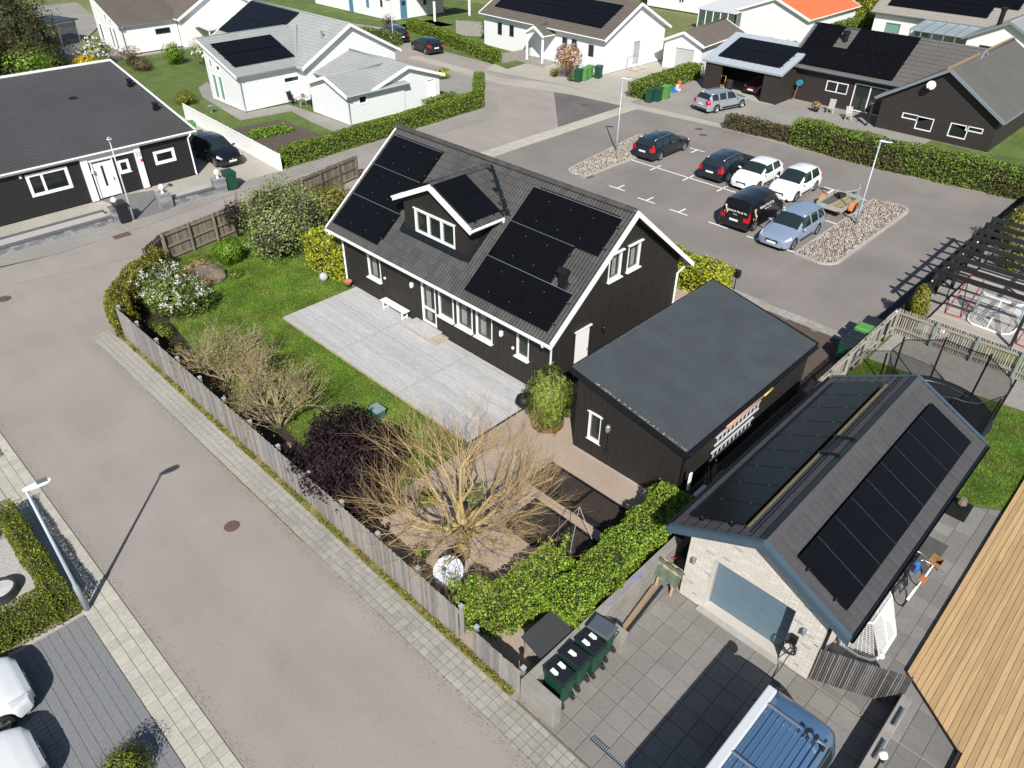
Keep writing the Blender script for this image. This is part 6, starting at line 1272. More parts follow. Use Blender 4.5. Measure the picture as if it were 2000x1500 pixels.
Lpur = LM('purple', (.024, .013, .017), .6, .12, .7, .12); Lbr = LM('brown_hedge', (.115, .090, .038), .5, .2); Lbam = LM('bamboo', (.20, .25, .045), .55, .35); Ldk = LM('dark_tree', (.060, .065, .014), .6, .25); Lbrt = LM('bright', (.14, .24, .018), .45); Lthu = LM('thuja', (.20, .195, .020), .5); Lmag = LM('magnolia', (.36, .22, .09), .5); Lpk = LM('pink', (.62, .42, .40), .3); Lwh = LM('petal', (.80, .78, .74), .12, .3); Lyl = LM('forsythia', (.62, .45, .02), .3); Ldry = LM('dry', (.42, .29, .13), .4)
# --- the near garden
hedge('bright green leafy hedge behind the concrete bin wall', [(-7.62, 9.75), (-7.72, 12.5), (-7.85, 15.7)], 1.25, 1.22, 1700, .064, Lg1, 21, .17, fr=2.6)
hedge('bright green leafy hedge between the board fence and the log store', [(-9.95, 8.5), (-9.1, 8.75), (-8.75, 9.7), (-8.95, 11.3)], 1.2, 1.10, 1700, .064, Lg1, 22, .18, fr=2.6)
hedge('dull green hedge climbing around the garden corner by the street', [(-30.55, 8.0), (-32.3, 8.45), (-33.9, 9.9), (-35.2, 11.6)], .95, 1.35, 620, .085, Lthu, 23, .16, fr=3.0)
hedge('glossy yellow green climber at the left corner of the dark house', [(-30.6, 17.55), (-28.2, 17.75)], 1.3, 1.9, 560, .10, Lyg, 24, .14, fr=2.5)
hedge('yellow green hedge behind the dark house beside the car park', [(-22.5, 29.2), (-14.35, 29.15)], 1.5, 1.45, 430, .11, Lyg, 25, .2, fr=2.2)
bush('large grey green flowering bush in the far corner of the lawn', -33.3, 17.2, 2.3, 2.3, 3.1, 14000, .105, Lgg, 31, lump=.35, stems=14, core=True, blobs=[(-33.3, 17.2, 1.6, 2.0, 2.0, 1.4), (-34.6, 18.4, 1.9, 1.4, 1.4, 1.3), (-32.3, 16.2, 1.3, 1.3, 1.3, 1.0), (-33.8, 17.0, 2.5, 1.2, 1.2, .9), (-32.6, 18.3, 1.9, 1.3, 1.3, 1.2)], shell=.6, trunk=mat('bark_grey', (.16, .13, .10), .9, var=.3))
bush('small dark purple shrub leaning over the brown fence', -36.2, 16.4, .8, .8, 2.0, 1700, .10, Lpur, 32, z0=.7, stems=8, core=False, shell=.8)
bush('golden green shrub between the big bush and the house', -34.6, 21.2, 1.4, 1.6, 2.1, 4500, .10, Lthu, 33)
bush('compact bright green shrub before the brown fence', -33.75, 14.55, .72, .72, 1.35, 3600, .09, Lbrt, 34)
bush('white blossoming bush behind the corner of the board fence', -31.3, 10.35, 1.55, 1.45, 1.85, 8000, .10, Lgr, 35, lump=.3, flowers=(Lwh, 2300, .052), blobs=[(-31.4, 10.3, .95, 1.45, 1.35, .95), (-30.4, 10.8, .8, .9, .9, .75), (-32.3, 10.6, 1.0, .9, .9, .8)])
bush('dark purple leaved shrub overhanging the board fence', -16.4, 9.25, 1.7, 1.5, 2.2, 24000, .11, Lpur, 36, lump=.35, stems=16, blobs=[(-16.7, 9.1, 1.1, 1.45, 1.25, 1.0), (-15.5, 9.0, 1.1, 1.1, 1.15, .9), (-17.3, 9.8, 1.2, 1.0, 1.0, .9), (-15.9, 10.2, 1.2, 1.0, .9, .8), (-14.6, 8.8, .9, .9, .9, .75), (-16.2, 8.5, 1.3, 1.1, .9, .7)], shell=.6, trunk=mat('twig_purple', (.14, .09, .065), .8))
for k, (x, y, r, h, lb) in enumerate(((-29.6, 9.0, .75, .6, 'low olive shrub inside the fence near the blossom bush'), (-27.9, 8.8, .6, .5, 'low brownish shrub inside the fence left of the bare shrubs'), (-22.6, 8.6, .5, .4, 'low dark plant between the two bare shrubs'))): bush(lb, x, y, r, r * .7, h, 900, .08, (Lg3, Lbr, Lgr)[k], 40 + k, stems=4)
R_ = random.Random(17)
gp_ = [('small leafy green plant in the rock garden', -34.9, 13.6, .35, .35, Lgr), ('small leafy plant at the edge of the rock garden', -32.2, 13.9, .4, .4, Lgr), ('small orange brown plant in front of the boulder', -32.6, 12.6, .45, .35, Ldry), ('tuft of dry grass behind the boulder', -34.5, 13.2, .75, .35, Ldry), ('tuft of dry grass left of the boulder', -34.2, 12.2, .6, .3, Ldry), ('pink and green primula beside the bare shrub', -19.3, 8.75, .25, .25, Lpk), ('small green plant under the big bare tree', -12.3, 8.9, .3, .35, Lgr), ('green herb clump in the far planter', -9.6, 12.5, .35, .25, Lgr), ('green herb clump in the near planter', -8.9, 11.95, .3, .22, Lbrt), ('small green plant at the foot of the bare tree trunk', -11.55, 9.75, .22, .35, Lgr), ('leafy plant in the middle of the garden behind the bare tree', -12.9, 11.6, .6, .5, Lgr), ('low shrub beside the dark purple bush', -13.9, 10.6, .5, .4, Lg3)]
for k, (lb, x, y, r, h, m) in enumerate(gp_): bush(lb, x, y, r, r, h, int(420 + 900 * r * r), .075, m, 60 + k, stems=0, core=False, cat='plant', name='plant', shell=.9)
# boulder
mb = MB(); P_ = []
for i in range(9):
    row = []
    for j in range(18):
        th = math.pi * .5 * i / 8; ph_ = 2 * math.pi * j / 18; d = Vector((math.cos(ph_) * math.sin(th), math.sin(ph_) * math.sin(th), math.cos(th))); k = 1 + .1 * math.sin(3 * ph_ + i) + .06 * math.sin(5 * ph_ - 2 * i); row.append((-33.3 + d.x * 1.0 * k, 13.1 + d.y * .75 * k, .05 + d.z * .42 * (1 + .1 * math.sin(4 * ph_))))
    P_.append(row + [row[0]])
mb.grid(P_); tag(mb.build('boulder', mat('boulder', (.125, .10, .08), .9, var=.3, scale=3, bump=.8, bscale=12, col2=(.165, .125, .085)), None, smooth=True), 'large flat brown boulder in the rock garden', 'boulder')
mb = MB(); mb.lathe([(.02, .42), (.17, .36), (.22, .2), (.16, .02), (.1, 0)][::-1], (-28.9, 16.75, .03), 12); tag(mb.build('garden_stone', mat('stone_pale', (.40, .40, .42), .8, var=.2), None, smooth=True), 'pale round stone ornament on the lawn by the climber', 'ornament')
mb = MB(); mb.lathe([(.12, 0), (.2, .22), (.22, .25), (.17, .25), (.15, .2)], (-27.45, 17.15, .15), 14); tag(mb.build('flower_pot', mat('terracotta', (.42, .16, .08), .8, var=.1), None, smooth=True), 'terracotta pot at the left corner of the dark house', 'flower pot')
# bamboo in a rusty ring
bp = thing('bamboo_planter', 'leafy bamboo in a round rusty steel ring between house and outbuilding', 'planter', (-13.85, 16.3, 0)); mb = MB(); mb.lathe([(.62, 0), (.62, .2), (.60, .2), (.60, 0)], (-13.85, 16.3, .02), 28, cap=False); mb.build('ring', mat('corten', (.16, .065, .035), .8, var=.2, scale=12), bp); sm = MB()
for k in range(60): a = R_.uniform(0, 6.28); r = .62 * math.sqrt(R_.random()); sm.tube([(-13.85 + r * math.cos(a), 16.3 + r * math.sin(a), .1), (-13.85 + r * 1.15 * math.cos(a), 16.3 + r * 1.15 * math.sin(a), R_.uniform(1.3, 2.2))], [.012, .004], 4)
sm.build('canes', mat('cane', (.28, .26, .09), .6), bp); P, N = blob_pts((-13.85, 16.35, 1.12), (.80, .80, 1.2), 11000, 71, .42, 3.2, .85); leafcloud('foliage', P, N, .15, Lbam, bp, 71, .22, .2, .5)
# planters with black edging
for k, (x0, x1, y0, y1, lb) in enumerate(((-12.1, -8.45, 13.5, 14.65, 'long black edged raised bed beside the outbuilding'), (-11.3, -8.35, 11.55, 12.95, 'long black edged raised bed near the leafy hedge'))):
    t = thing('raised_bed', lb, 'planter', ((x0 + x1) / 2, (y0 + y1) / 2, 0))
    for a, b in (((x0, y0), (x1, y0 + .04)), ((x0, y1 - .04), (x1, y1)), ((x0, y0 + .04), (x0 + .04, y1 - .04)), ((x1 - .04, y0 + .04), (x1, y1 - .04)), (((x0 + x1) / 2 - .02, y0 + .04), ((x0 + x1) / 2 + .02, y1 - .04))): mb = MB(); mb.box((a[0], a[1], 0), (b[0], b[1], .28)); mb.build('edging_board', M_blackm, t)
    o = sheet('soil', rect(x0 + .04, y0 + .04, x1 - .04, y1 - .04), .2, M_soild, kind=None, parent=t)
# weeds along the fence foot and in joints
r = np.random.RandomState(5); n = 5200; xs = r.uniform(-30.6, -7.2, n); P = np.stack([xs, 7.66 + r.normal(size=n) * .045, .02 + np.abs(r.normal(size=n)) * .05], 1); keep = nz3(np.stack([xs * 2.0, xs * 0, xs * 0], 1), 1.0, 3) > -.25 - (xs + 20) * .03; leafcloud('weeds', P[keep], None, .075, LM('weed', (.19, .21, .03), .5), None, 8, .4, kind='stuff')
n = 1500; xs = r.uniform(-30.6, -5, n); P = np.stack([xs, 6.74 + r.normal(size=n) * .02, .02 + np.abs(r.normal(size=n)) * .015], 1); leafcloud('weeds', P[nz3(np.stack([xs * 2.0, xs * 0, xs * 0], 1), 1.3, 9) > .1], None, .035, LM('weed', (.19, .21, .03), .5), None, 9, .4, kind='stuff')
mb = MB(); mb.prism([(-30.5, 7.6), (-7.2, 7.55), (-7.2, 7.8), (-30.5, 7.8)], .0, .03); o = mb.build('verge', mat('verge_soil', (.23, .165, .06), .95, var=.4, scale=6, col2=(.13, .13, .035), bump=.6), None); o['kind'] = 'structure'
# lawn blades
def blades(poly_, n, h, seed, z=.03, m=None, excl=None):
    r = np.random.RandomState(seed); xs = [p[0] for p in poly_]; ys = [p[1] for p in poly_]; X = r.uniform(min(xs), max(xs), n); Y = r.uniform(min(ys), max(ys), n); k = np.array([inpoly(a, b, poly_) for a, b in zip(X, Y)]); X = X[k]; Y = Y[k]; n = len(X); a = r.uniform(0, 6.28, n); hh = h * (.6 + .8 * r.uniform(size=n)); w = .010 + .006 * r.uniform(size=n); B = np.stack([X, Y, np.full(n, z)], 1); s = np.stack([np.cos(a), np.sin(a), a * 0], 1) * w[:, None]; tip = B + np.stack([r.normal(size=n) * .03, r.normal(size=n) * .03, hh], 1)
    V = np.stack([B - s, B + s, tip], 1).reshape(-1, 3); o = link('grass', np_mesh('grass', V, np.arange(n * 3).reshape(n, 3), m or M_blade, np.repeat(r.uniform(0, 1, n), 3))); o['kind'] = 'stuff'; return o
lawnp = [(-35.8, 12.3), (-33.5, 12.0), (-30.0, 9.7), (-26.5, 9.3), (-19.3, 9.2), (-15.7, 9.0), (-15.3, 13.38), (-27.15, 13.38), (-27.15, 17.3), (-30.5, 17.0), (-36.2, 17.5)]
blades(lawnp, 300000, .05, 3); blades([(-7.2, 23.0), (-1.6, 22.8), (.0, 23.9), (.0, 29.5), (-7.2, 29.0)], 70000, .05, 4)
# ================================================================ bare branching trees
def grow(mb, p, d, L, r, depth, R_, spec, tips):
    n = 3; pts = [p.copy()]; rr = [r]; q = p.copy(); dd = d.copy()
    for i in range(n):
        dd = (dd + Vector((R_.gauss(0, 1), R_.gauss(0, 1), R_.gauss(0, 1))) * spec['wig'] + Z3 * spec['up'] * (1 if depth > 0 else .3)).normalized(); q = q + dd * (L / n); pts.append(q.copy()); rr.append(r * (1 - (1 - spec['taper']) * (i + 1) / n))
    mb.tube(pts, rr, 6 if depth == 0 else (5 if depth == 1 else 3), cap=False)
    if depth >= spec['depth']: tips.append((pts[-1], dd)); tips.append((pts[-2], dd)); return
    k = spec['kids'][min(depth, len(spec['kids']) - 1)]
    for i in range(k):
        t = R_.uniform(.35 if depth else .6, 1.0); j = min(int(t * n), n - 1); b = pts[j].lerp(pts[j + 1], t * n - j); ax = dd.cross(Vector((R_.gauss(0, 1), R_.gauss(0, 1), R_.gauss(0, 1)))); 
        if ax.length < 1e-3: continue
        nd = (Matrix.Rotation(rad(R_.uniform(*spec['ang'])), 3, ax.normalized()) @ dd); nd.z = nd.z * .85 + spec['lift']; grow(mb, b, nd.normalized(), L * R_.uniform(*spec['len']), rr[j] * spec['thin'], depth + 1, R_, spec, tips)
M_lich = mat('bark_lichen', (.30, .24, .15), .9, var=.4, scale=16, col2=(.37, .265, .07), bump=.5, bscale=30); M_twt = mat('twig_tan', (.36, .25, .12), .8, var=.2, scale=10); M_twr = mat('twig_rust', (.26, .165, .085), .8, var=.25, scale=10); M_two = mat('twig_olive', (.31, .25, .15), .8, var=.25, scale=10)
def polar(az, el): return Vector((math.cos(rad(az)) * math.cos(rad(el)), math.sin(rad(az)) * math.cos(rad(el)), math.sin(rad(el))))
bt = thing('bare_tree', 'big bare pollarded tree with yellow lichened limbs inside the fence corner', 'tree', (-11.4, 9.85, 0)); R_ = random.Random(42); tr = MB(); tw = MB(); tips = []; b0 = Vector((-11.4, 9.85, 0)); top = Vector((-11.45, 9.95, 1.25)); tr.tube([b0, b0 + Vector((.02, 0, .5)), top, top + Vector((0, .02, .2))], [.21, .165, .15, .10], 10)
sp = dict(wig=.11, up=.05, taper=.6, depth=2, kids=(5, 4), ang=(14, 50), len=(.5, .85), thin=.52, lift=.08)
for az, el, L in ((100, 48, 1.7), (150, 30, 1.9), (200, 34, 1.9), (30, 36, 1.9), (70, 30, 1.8), (250, 28, 1.5), (300, 26, 1.6), (340, 30, 1.7), (125, 70, 1.9), (10, 60, 1.7), (180, 58, 1.8), (220, 16, 1.5), (280, 14, 1.5)):
    z = R_.uniform(.85, 1.3); p = Vector((-11.42, 9.93, z)) + polar(az, 0) * .1; d = polar(az, el); pts = [p]; q = p.copy()
    for i in range(4): d = (d + Vector((R_.gauss(0, .20), R_.gauss(0, .20), R_.gauss(0, .16) + .06))).normalized(); q = q + d * L / 4; pts.append(q.copy())
    tr.tube(pts, [.085, .07, .055, .042, .03], 7)
    for k in range(6):
        t = R_.uniform(.3, 1.0) * 3.999; j = int(t); bpt = pts[j].lerp(pts[j + 1], t - j); a2 = az + R_.gauss(0, 42); grow(tw, bpt, polar(a2, R_.uniform(-5, 66)), R_.uniform(.8, 1.65), .0145, 0, R_, sp, tips)
    for k in range(4): grow(tw, pts[-1], polar(az + R_.gauss(0, 38), R_.uniform(0, 72)), R_.uniform(.9, 1.6), .015, 0, R_, sp, tips)
tr.build('trunk', M_lich, bt, smooth=True); tw.build('twigs', M_twt, bt)
def bareshrub(label, x, y, seed, h, n0, m, lm, nl):
    t = thing('bare_shrub', label, 'shrub', (x, y, 0)); R_ = random.Random(seed); mb = MB(); tips = []; spc = dict(wig=.12, up=.06, taper=.5, depth=3, kids=(6, 4, 3), ang=(20, 52), len=(.5, .75), thin=.62, lift=.05)
    for k in range(n0): a = 360 * k / n0 + R_.uniform(-25, 25); grow(mb, Vector((x, y, 0)) + polar(a, 0) * .12, polar(a, R_.uniform(48, 80)), h * R_.uniform(.42, .6), .042, 0, R_, spc, tips)
    mb.build('branches', m, t); P = np.array([tuple(p) for p, d in tips]); r = np.random.RandomState(seed); P = P[r.choice(len(P), min(nl, 4 * len(P)))] + r.normal(size=(min(nl, 4 * len(P)), 3)) * .05; leafcloud('buds', P, None, .055, lm, t, seed, .5); return t
Lbud = LM('bud', (.26, .225, .07), .5)
bareshrub('twiggy budding shrub behind the middle of the board fence', -24.6, 9.35, 81, 2.75, 12, M_two, Lbud, 3400); bareshrub('twiggy budding shrub on the lawn nearest the purple bush', -20.7, 9.25, 82, 2.75, 12, M_two, Lbud, 3400); bareshrub('twiggy budding shrub between its two bare neighbours', -22.7, 9.55, 83, 2.4, 10, M_two, Lbud, 2400)
bush('low rusty brown shrub under the bare shrubs along the fence', -24.2, 8.5, 3.4, .45, .55, 3000, .08, LM('rust', (.17, .11, .035), .5), 84, stems=10, lump=.5)
# ================================================================ hedges and trees farther off
hedge('clipped olive hedge running along the near left pavement', [(-22.4, .76), (-17.4, .74)], .64, .92, 1500, .052, Lg3, 51, .05, fr=3.5)
hedge('clipped olive hedge beside the grey paved drive at bottom left', [(-17.86, .5), (-17.9, -6.5)], .98, .88, 1500, .052, Lg3, 52, .05, fr=3.5)
hedge('clipped hedge at the far left edge by the pavement', [(-34, .35), (-25.3, .4)], 1.0, 1.05, 400, .07, Lg3, 53, .06)
bush('clipped green shrub at the bottom edge by the grey drive', -12.0, .05, .55, .6, .95, 2600, .055, Lg3, 54)
hedge('long clipped dark green hedge around the white house garden', [(-43.85, 23.7), (-44.3, 32), (-44.9, 42.3), (-49.5, 46.8)], .95, 1.25, 330, .10, Lg2, 55, .05)
hedge('short clipped hedge beside the white garage gable', [(-46.8, 38.4), (-46.9, 41.6)], .9, .95, 300, .10, Lg2, 56, .05)
hedge('long clipped hedge beside the two black parked cars', [(-72, 57.6), (-62, 55.4), (-54.2, 53.6)], 1.2, 1.25, 200, .13, Lg2, 57, .06)
hedge('clipped hedge between the white house drive and the carport', [(-37.7, 53.6), (-38.1, 59), (-38.2, 63.6)], 1.6, 1.25, 220, .12, Lg2, 58, .08)
hedge('brownish thin hedge at the end of the dark house forecourt', [(-28.2, 52.5), (-23.2, 52.75)], 1.1, 1.0, 260, .11, Lbr, 59, .12)
hedge('very long tall hedge between the car park and the dark brown house', [(-22.9, 52.85), (-17, 52.5), (-10, 53.2), (0, 54.3), (10, 55)], 1.6, 1.75, 190, .12, Lg2, 60, .12, extra=lambda t, P, N: leafcloud('brown_patches', P[(nz3(P, .5, 4) > -.05) & (P[:, 2] < 1.5)] + N[(nz3(P, .5, 4) > -.05) & (P[:, 2] < 1.5)] * .03, None, .12, Lbr, t, 3))
hedge('hedge along the street behind the grey roofed house', [(-78, 47.5), (-70, 50.6), (-62.5, 48.9)][:2] + [(-66.5, 51.5)], 1.2, 1.3, 160, .14, Lgr, 61, .15)
hedge('trimmed green hedge behind the white garage', [(-45, 76.5), (-36.0, 78.0)], 1.4, 1.3, 120, .15, Lgr, 62, .1)
hedge('sloping trimmed hedge beside the far blue car', [(-38.5, 88), (-36.5, 99)], 2.2, 1.5, 110, .16, Lg2, 63, .08)
hedge('thick yellow leaved hedge at the top edge', [(-42, 106), (-30, 108)], 2.5, 2.0, 100, .18, Lyg, 64, .2)
bush('green round bush before the white house at upper left', -74.6, 31.2, 1.0, 1.0, 2.0, 1900, .13, Lbrt, 91); bush('white flowering shrub right of the round green bush', -72.3, 33.3, 1.4, 1.4, 2.6, 2200, .13, Lgg, 92, core=False, shell=.8, flowers=(Lwh, 900, .12)); bush('golden yellow shrub in front of the patio', -77.5, 24.3, 1.3, 1.3, 1.5, 1400, .13, Lyl, 93); bush('white flowering shrub behind the golden shrub', -79.5, 26.0, 1.7, 1.7, 2.3, 2400, .14, Lgg, 94, flowers=(Lwh, 900, .12)); bush('brown twiggy shrub by the white house corner', -77.2, 28.2, 1.3, 1.3, 1.7, 1400, .12, Lbr, 95, core=False, shell=.9); bush('low brown shrub along the garden border', -74.8, 28.0, 1.6, .9, 1.1, 1500, .12, Lbr, 96); bush('round olive shrub on the lawn of the grey roofed house', -61.5, 25.8, .85, .85, 1.0, 1500, .10, Lthu, 97)
bush('small hedge like shrub beside the short clipped hedge', -46.0, 42.2, .9, .7, .9, 700, .12, Lgr, 98); bush('magnolia with pink brown leaves before the white house', -46.0, 54.6, 1.25, 1.25, 2.9, 2300, .16, Lmag, 99, z0=.5, flowers=(Lpk, 700, .12), core=False, shell=.8, cat='tree', name='magnolia'); bush('small round shrub under the magnolia', -47.0, 54.0, .5, .5, .8, 400, .1, Lg3, 100); bush('small green shrub right of the magnolia foot', -45.0, 54.0, .45, .45, .6, 400, .1, Lgr, 101)
bush('yellow green thuja before the black screen fence', -6.9, 31.2 + 1.6, .42, .42, 2.2, 3200, .09, Lthu, 102, cat='conifer', name='thuja'); bush('yellow green thuja behind the pergola', -6.4, 44.5, .7, .9, 2.4, 2500, .11, Lthu, 103, cat='conifer', name='thuja'); bush('leafy shrub on the far side of the pergola', -5.4, 42.2, .8, 1.4, 1.4, 1800, .11, Lgr, 104); bush('orange tinted shrub at the right edge by the picket fence', -1.3, 33.4, .5, .8, 1.0, 1200, .09, Lthu, 105)
for k, (x, y, r, h, lb) in enumerate(((-80, 19.5, 3.7, 8.0, 'tall dark tree at the upper left beside the patio shelter'), (-77.5, 15.0, 3.8, 6.5, 'dark broad tree behind the roof of the black bungalow'), (-86, 20.5, 3.5, 8.0, 'tall dark tree at the top left corner'), (-74.5, 19.6, 2.2, 4.0, 'dark spreading shrub tree beside the board fence at upper left'))):
    bush(lb, x, y, r, r, h, 9000, .24, Ldk, 110 + k, z0=.6, lump=.35, cat='tree', name='dark_tree', stems=9, shell=.6, blobs=[(x, y, h * .5, r, r, h * .45), (x + r * .5, y + r * .3, h * .35, r * .6, r * .6, h * .33), (x - r * .4, y - r * .4, h * .68, r * .6, r * .6, h * .3)])
bush('bright green sapling behind the black bungalow roof', -64.5, 16.5, 1.2, 2.0, 5.0, 700, .2, Lbrt, 115, z0=3.2, core=False, shell=.9, cat='tree', name='sapling'); bush('small leafy tree on the lawn by the grey fence', -62.5, 60.5, .8, .8, 2.2, 700, .14, Lgr, 116, z0=.9, core=False, shell=.9, cat='tree', name='small_tree', stems=5); bush('brown and green shrub beside the white house gable', -43.5, 70.5, 1.5, 2.0, 1.8, 1200, .15, Lbr, 117); bush('tall dry reeds behind the white garage', -45.5, 75, 1.6, .5, 2.3, 900, .22, Ldry, 118, core=False, shell=.95, aspect=.12, cat='plant', name='reeds'); bush('dark red shrub before the white house with blue doors', -74.5, 56.4, .9, .9, 1.5, 500, .14, LM('redleaf', (.10, .035, .03), .4), 119, core=False, shell=.9); bush('bright shrub by the street behind the pale garage', -53.5, 46.0, .8, .8, 1.0, 600, .13, Lyg, 120)
# vegetable rows
vr = thing('vegetable_row', 'rows of leafy vegetables in the dug garden bed', 'plants', (*g(520, 262), 0)); P = []
r = np.random.RandomState(12)
for (a, b) in (((487, 270), (560, 254)), ((483, 264), (556, 249)), ((493, 275), (575, 257))):
    p, q = np.array(g(*a)), np.array(g(*b)); t = r.uniform(size=420)[:, None]; xy = p + (q - p) * t + r.normal(size=(420, 2)) * .12; P.append(np.concatenate([xy, .05 + .25 * r.uniform(size=(420, 1))], 1))
leafcloud('foliage', np.concatenate(P), None, .16, Lbrt, vr, 5, .5)
# ================================================================ vehicles
M_tyre = mat('tyre', (.014, .014, .015), .8); M_rim = mat('alloy', (.45, .46, .48), .3, metal=.85); M_cglass = glassmat('car_glass', (.016, .024, .025), .03, spec=1.0); M_trim = mat('car_black_trim', (.014, .014, .016), .5); M_redl = glassmat('tail_light', (.40, .008, .012), .15, spec=.6); M_hl = glassmat('head_light', (.55, .57, .60), .08, spec=.9); M_plate = mat('number_plate', (.75, .75, .74), .5)
def paint(name, col, metal=.0, rough=.28): return mat('paint_' + name, col, rough, metal=metal, coat=.7, spec=.5)
def car(label, kind, paintm, loc, rz, L=4.6, W=1.82, Hh=1.48, rails=False, rim=M_rim, group=None, tall_light=False, plate_rear=True, z=0.0, wl=.32, belt=.93, lights=True, nowin_rear=False):
    c = thing('car' if kind != 'van' else 'panel_van', label, 'car' if kind != 'van' else 'van', (loc[0], loc[1], z), rz, group); w = W / 2
    # key stations: x, half width, belt z, belt half width, roof z, roof half width
    X = lambda f: L / 2 - f * L
    if kind == 'estate': K = [(0, .66, .60, .60, .63, .45), (.025, .86, .66, .80, .70, .62), (.09, .97, .74, .90, .79, .72), (.20, 1.0, .84, .93, .90, .74), (.275, 1.0, belt - .03, .94, .98, .78), (.43, 1.0, belt, .95, Hh - .03, .68), (.55, 1.0, belt + .01, .95, Hh, .70), (.75, 1.0, belt + .03, .95, Hh - .01, .70), (.91, .99, belt + .05, .93, Hh - .06, .66), (.97, .96, belt + .05, .89, 1.05, .74), (.985, .93, .92, .86, .95, .74), (1, .88, .62, .84, .64, .70)]; f0, f1, f2, f3 = .275, .43, .91, .97; pil = ((.555, .585), (.735, .765))
    elif kind == 'hatch': K = [(0, .64, .60, .60, .63, .45), (.03, .86, .68, .80, .72, .62), (.10, .97, .78, .90, .83, .72), (.20, 1.0, .88, .93, .94, .76), (.265, 1.0, belt - .02, .94, 1.0, .80), (.46, 1.0, belt, .95, Hh - .03, .68), (.58, 1.0, belt + .01, .95, Hh, .70), (.78, 1.0, belt + .05, .95, Hh - .03, .68), (.88, .99, belt + .08, .93, Hh - .10, .64), (.965, .96, belt + .08, .88, 1.06, .72), (.985, .93, .92, .86, .95, .74), (1, .86, .62, .82, .64, .70)]; f0, f1, f2, f3 = .265, .46, .88, .965; pil = ((.60, .63),)
    else: K = [(0, .70, .66, .62, .70, .50), (.03, .88, .78, .82, .84, .64), (.10, .97, .90, .90, .98, .74), (.17, 1.0, .98, .93, 1.07, .78), (.21, 1.0, 1.03, .94, 1.13, .80), (.36, 1.0, 1.08, .95, Hh - .04, .74), (.50, 1.0, 1.10, .96, Hh, .78), (.80, 1.0, 1.10, .96, Hh - .01, .78), (.945, .99, 1.10, .95, Hh - .05, .76), (.985, .97, 1.05, .93, 1.25, .84), (.992, .96, .95, .92, 1.0, .82), (1, .92, .62, .90, .64, .78)]; f0, f1, f2, f3 = .21, .36, .945, .985; pil = ((.43, .99),)
    ks = [k[0] for k in K]; A = np.array([k[1:] for k in K])
    xf = .195 if kind != 'van' else .19; xr_ = .795 if kind != 'van' else .80; ra = wl + .055; zl0 = .21
    fs = sorted(set([round(v, 4) for v in list(np.linspace(0, 1, 41)) + ks + [xf + d * ra / L for d in (-1, -.92, -.75, -.4, 0, .4, .75, .92, 1)] + [xr_ + d * ra / L for d in (-1, -.92, -.75, -.4, 0, .4, .75, .92, 1)] + [e for p in pil for e in p]]))
    def sect(f, s=1):
        v = [np.interp(f, ks, A[:, i]) for i in range(5)]; hw, zb, bw, zr, rw = v[0] * w, v[1], v[2] * w, v[3], v[4] * w; x = X(f); zl = zl0 + (.05 if f < .03 or f > .985 else 0)
        for c0 in (xf, xr_):
            dx = abs(x - X(c0))
            if dx < ra: zl = max(zl, wl + math.sqrt(ra * ra - dx * dx) - .015)
        zm = min(max(zl + .04, .46), zb - .06); zm2 = min(max(zm + .03, .64), zb - .02); zt = zr
        cab = max(0.0, min(1.0, (zr - zb - .1) / .3)); p5z = zb + (zr - zb) * (.86 if cab > 0 else .6)
        return [Vector((x, s * (hw - .025), min(zl, zb - .1))), Vector((x, s * hw, zm)), Vector((x, s * hw * .997, zm2)), Vector((x, s * bw, zb)), Vector((x, s * (bw * .5 + rw * .5 + .02 * cab), zb + (p5z - zb) * .52)), Vector((x, s * (rw + (bw - rw) * .10), p5z)), Vector((x, s * rw * .72, zr - .02 * cab - .004)), Vector((x, 0, zr))]
    G = {'body': MB(), 'windscreen': MB(), 'rear_window': MB()}; side = {}
    for s in (1, -1):
        S_ = [sect(f, s) for f in fs]
        for i in range(len(fs) - 1):
            fm = (fs[i] + fs[i + 1]) / 2
            for r in range(7):
                tgt = 'body'
                if r >= 5 and f0 < fm < f1: tgt = 'windscreen'
                elif r >= 5 and f2 < fm < f3 and not nowin_rear: tgt = 'rear_window'
                elif r in (3, 4) and f0 + (f1 - f0) * (.45 if r == 3 else .72) < fm < (f2 - (.01 if kind == 'estate' else .03)) and not any(a < fm < b for a, b in pil): tgt = ('side', s, sum(1 for a, b in pil if fm > b))
                q = [S_[i][r], S_[i + 1][r], S_[i + 1][r + 1], S_[i][r + 1]]
                if s > 0: q = q[::-1]
                (G[tgt] if isinstance(tgt, str) else side.setdefault(tgt, MB())).add(q, [(0, 1, 2, 3)])
    for f, flip in ((0, False), (1, True)):
        a = sect(f, 1); b = sect(f, -1); poly = a + b[::-1][1:]; idx = list(range(len(poly))); G['body'].add(poly, [tuple(idx if flip else idx[::-1])])
    def weld(mb, name, m, parent, smooth=True):
        me = mb.mesh(name, m, smooth); bm = bmesh.new(); bm.from_mesh(me); bmesh.ops.remove_doubles(bm, verts=bm.verts, dist=.0008); bmesh.ops.recalc_face_normals(bm, faces=bm.faces); bm.to_mesh(me); bm.free(); return link(name, me, parent, local=True)
    bd = weld(G['body'], 'body', paintm, c)
    es = bd.modifiers.new('edges', 'EDGE_SPLIT'); es.split_angle = rad(38)
    weld(G['windscreen'], 'windscreen', M_cglass, c)
    if G['rear_window'].v: weld(G['rear_window'], 'rear_window', M_cglass, c)
    for k, mb in side.items(): weld(mb, 'side_window', M_cglass, c)
    mb = MB(); mb.box((-L / 2 + .12, -w + .14, .2), (L / 2 - .15, w - .14, .60)); mb.build('underbody', M_trim, c, local=True)
    def pt(f, t, s):
        S_ = sect(f, s); j = min(int(t), 6); return S_[j].lerp(S_[j + 1], t - j)
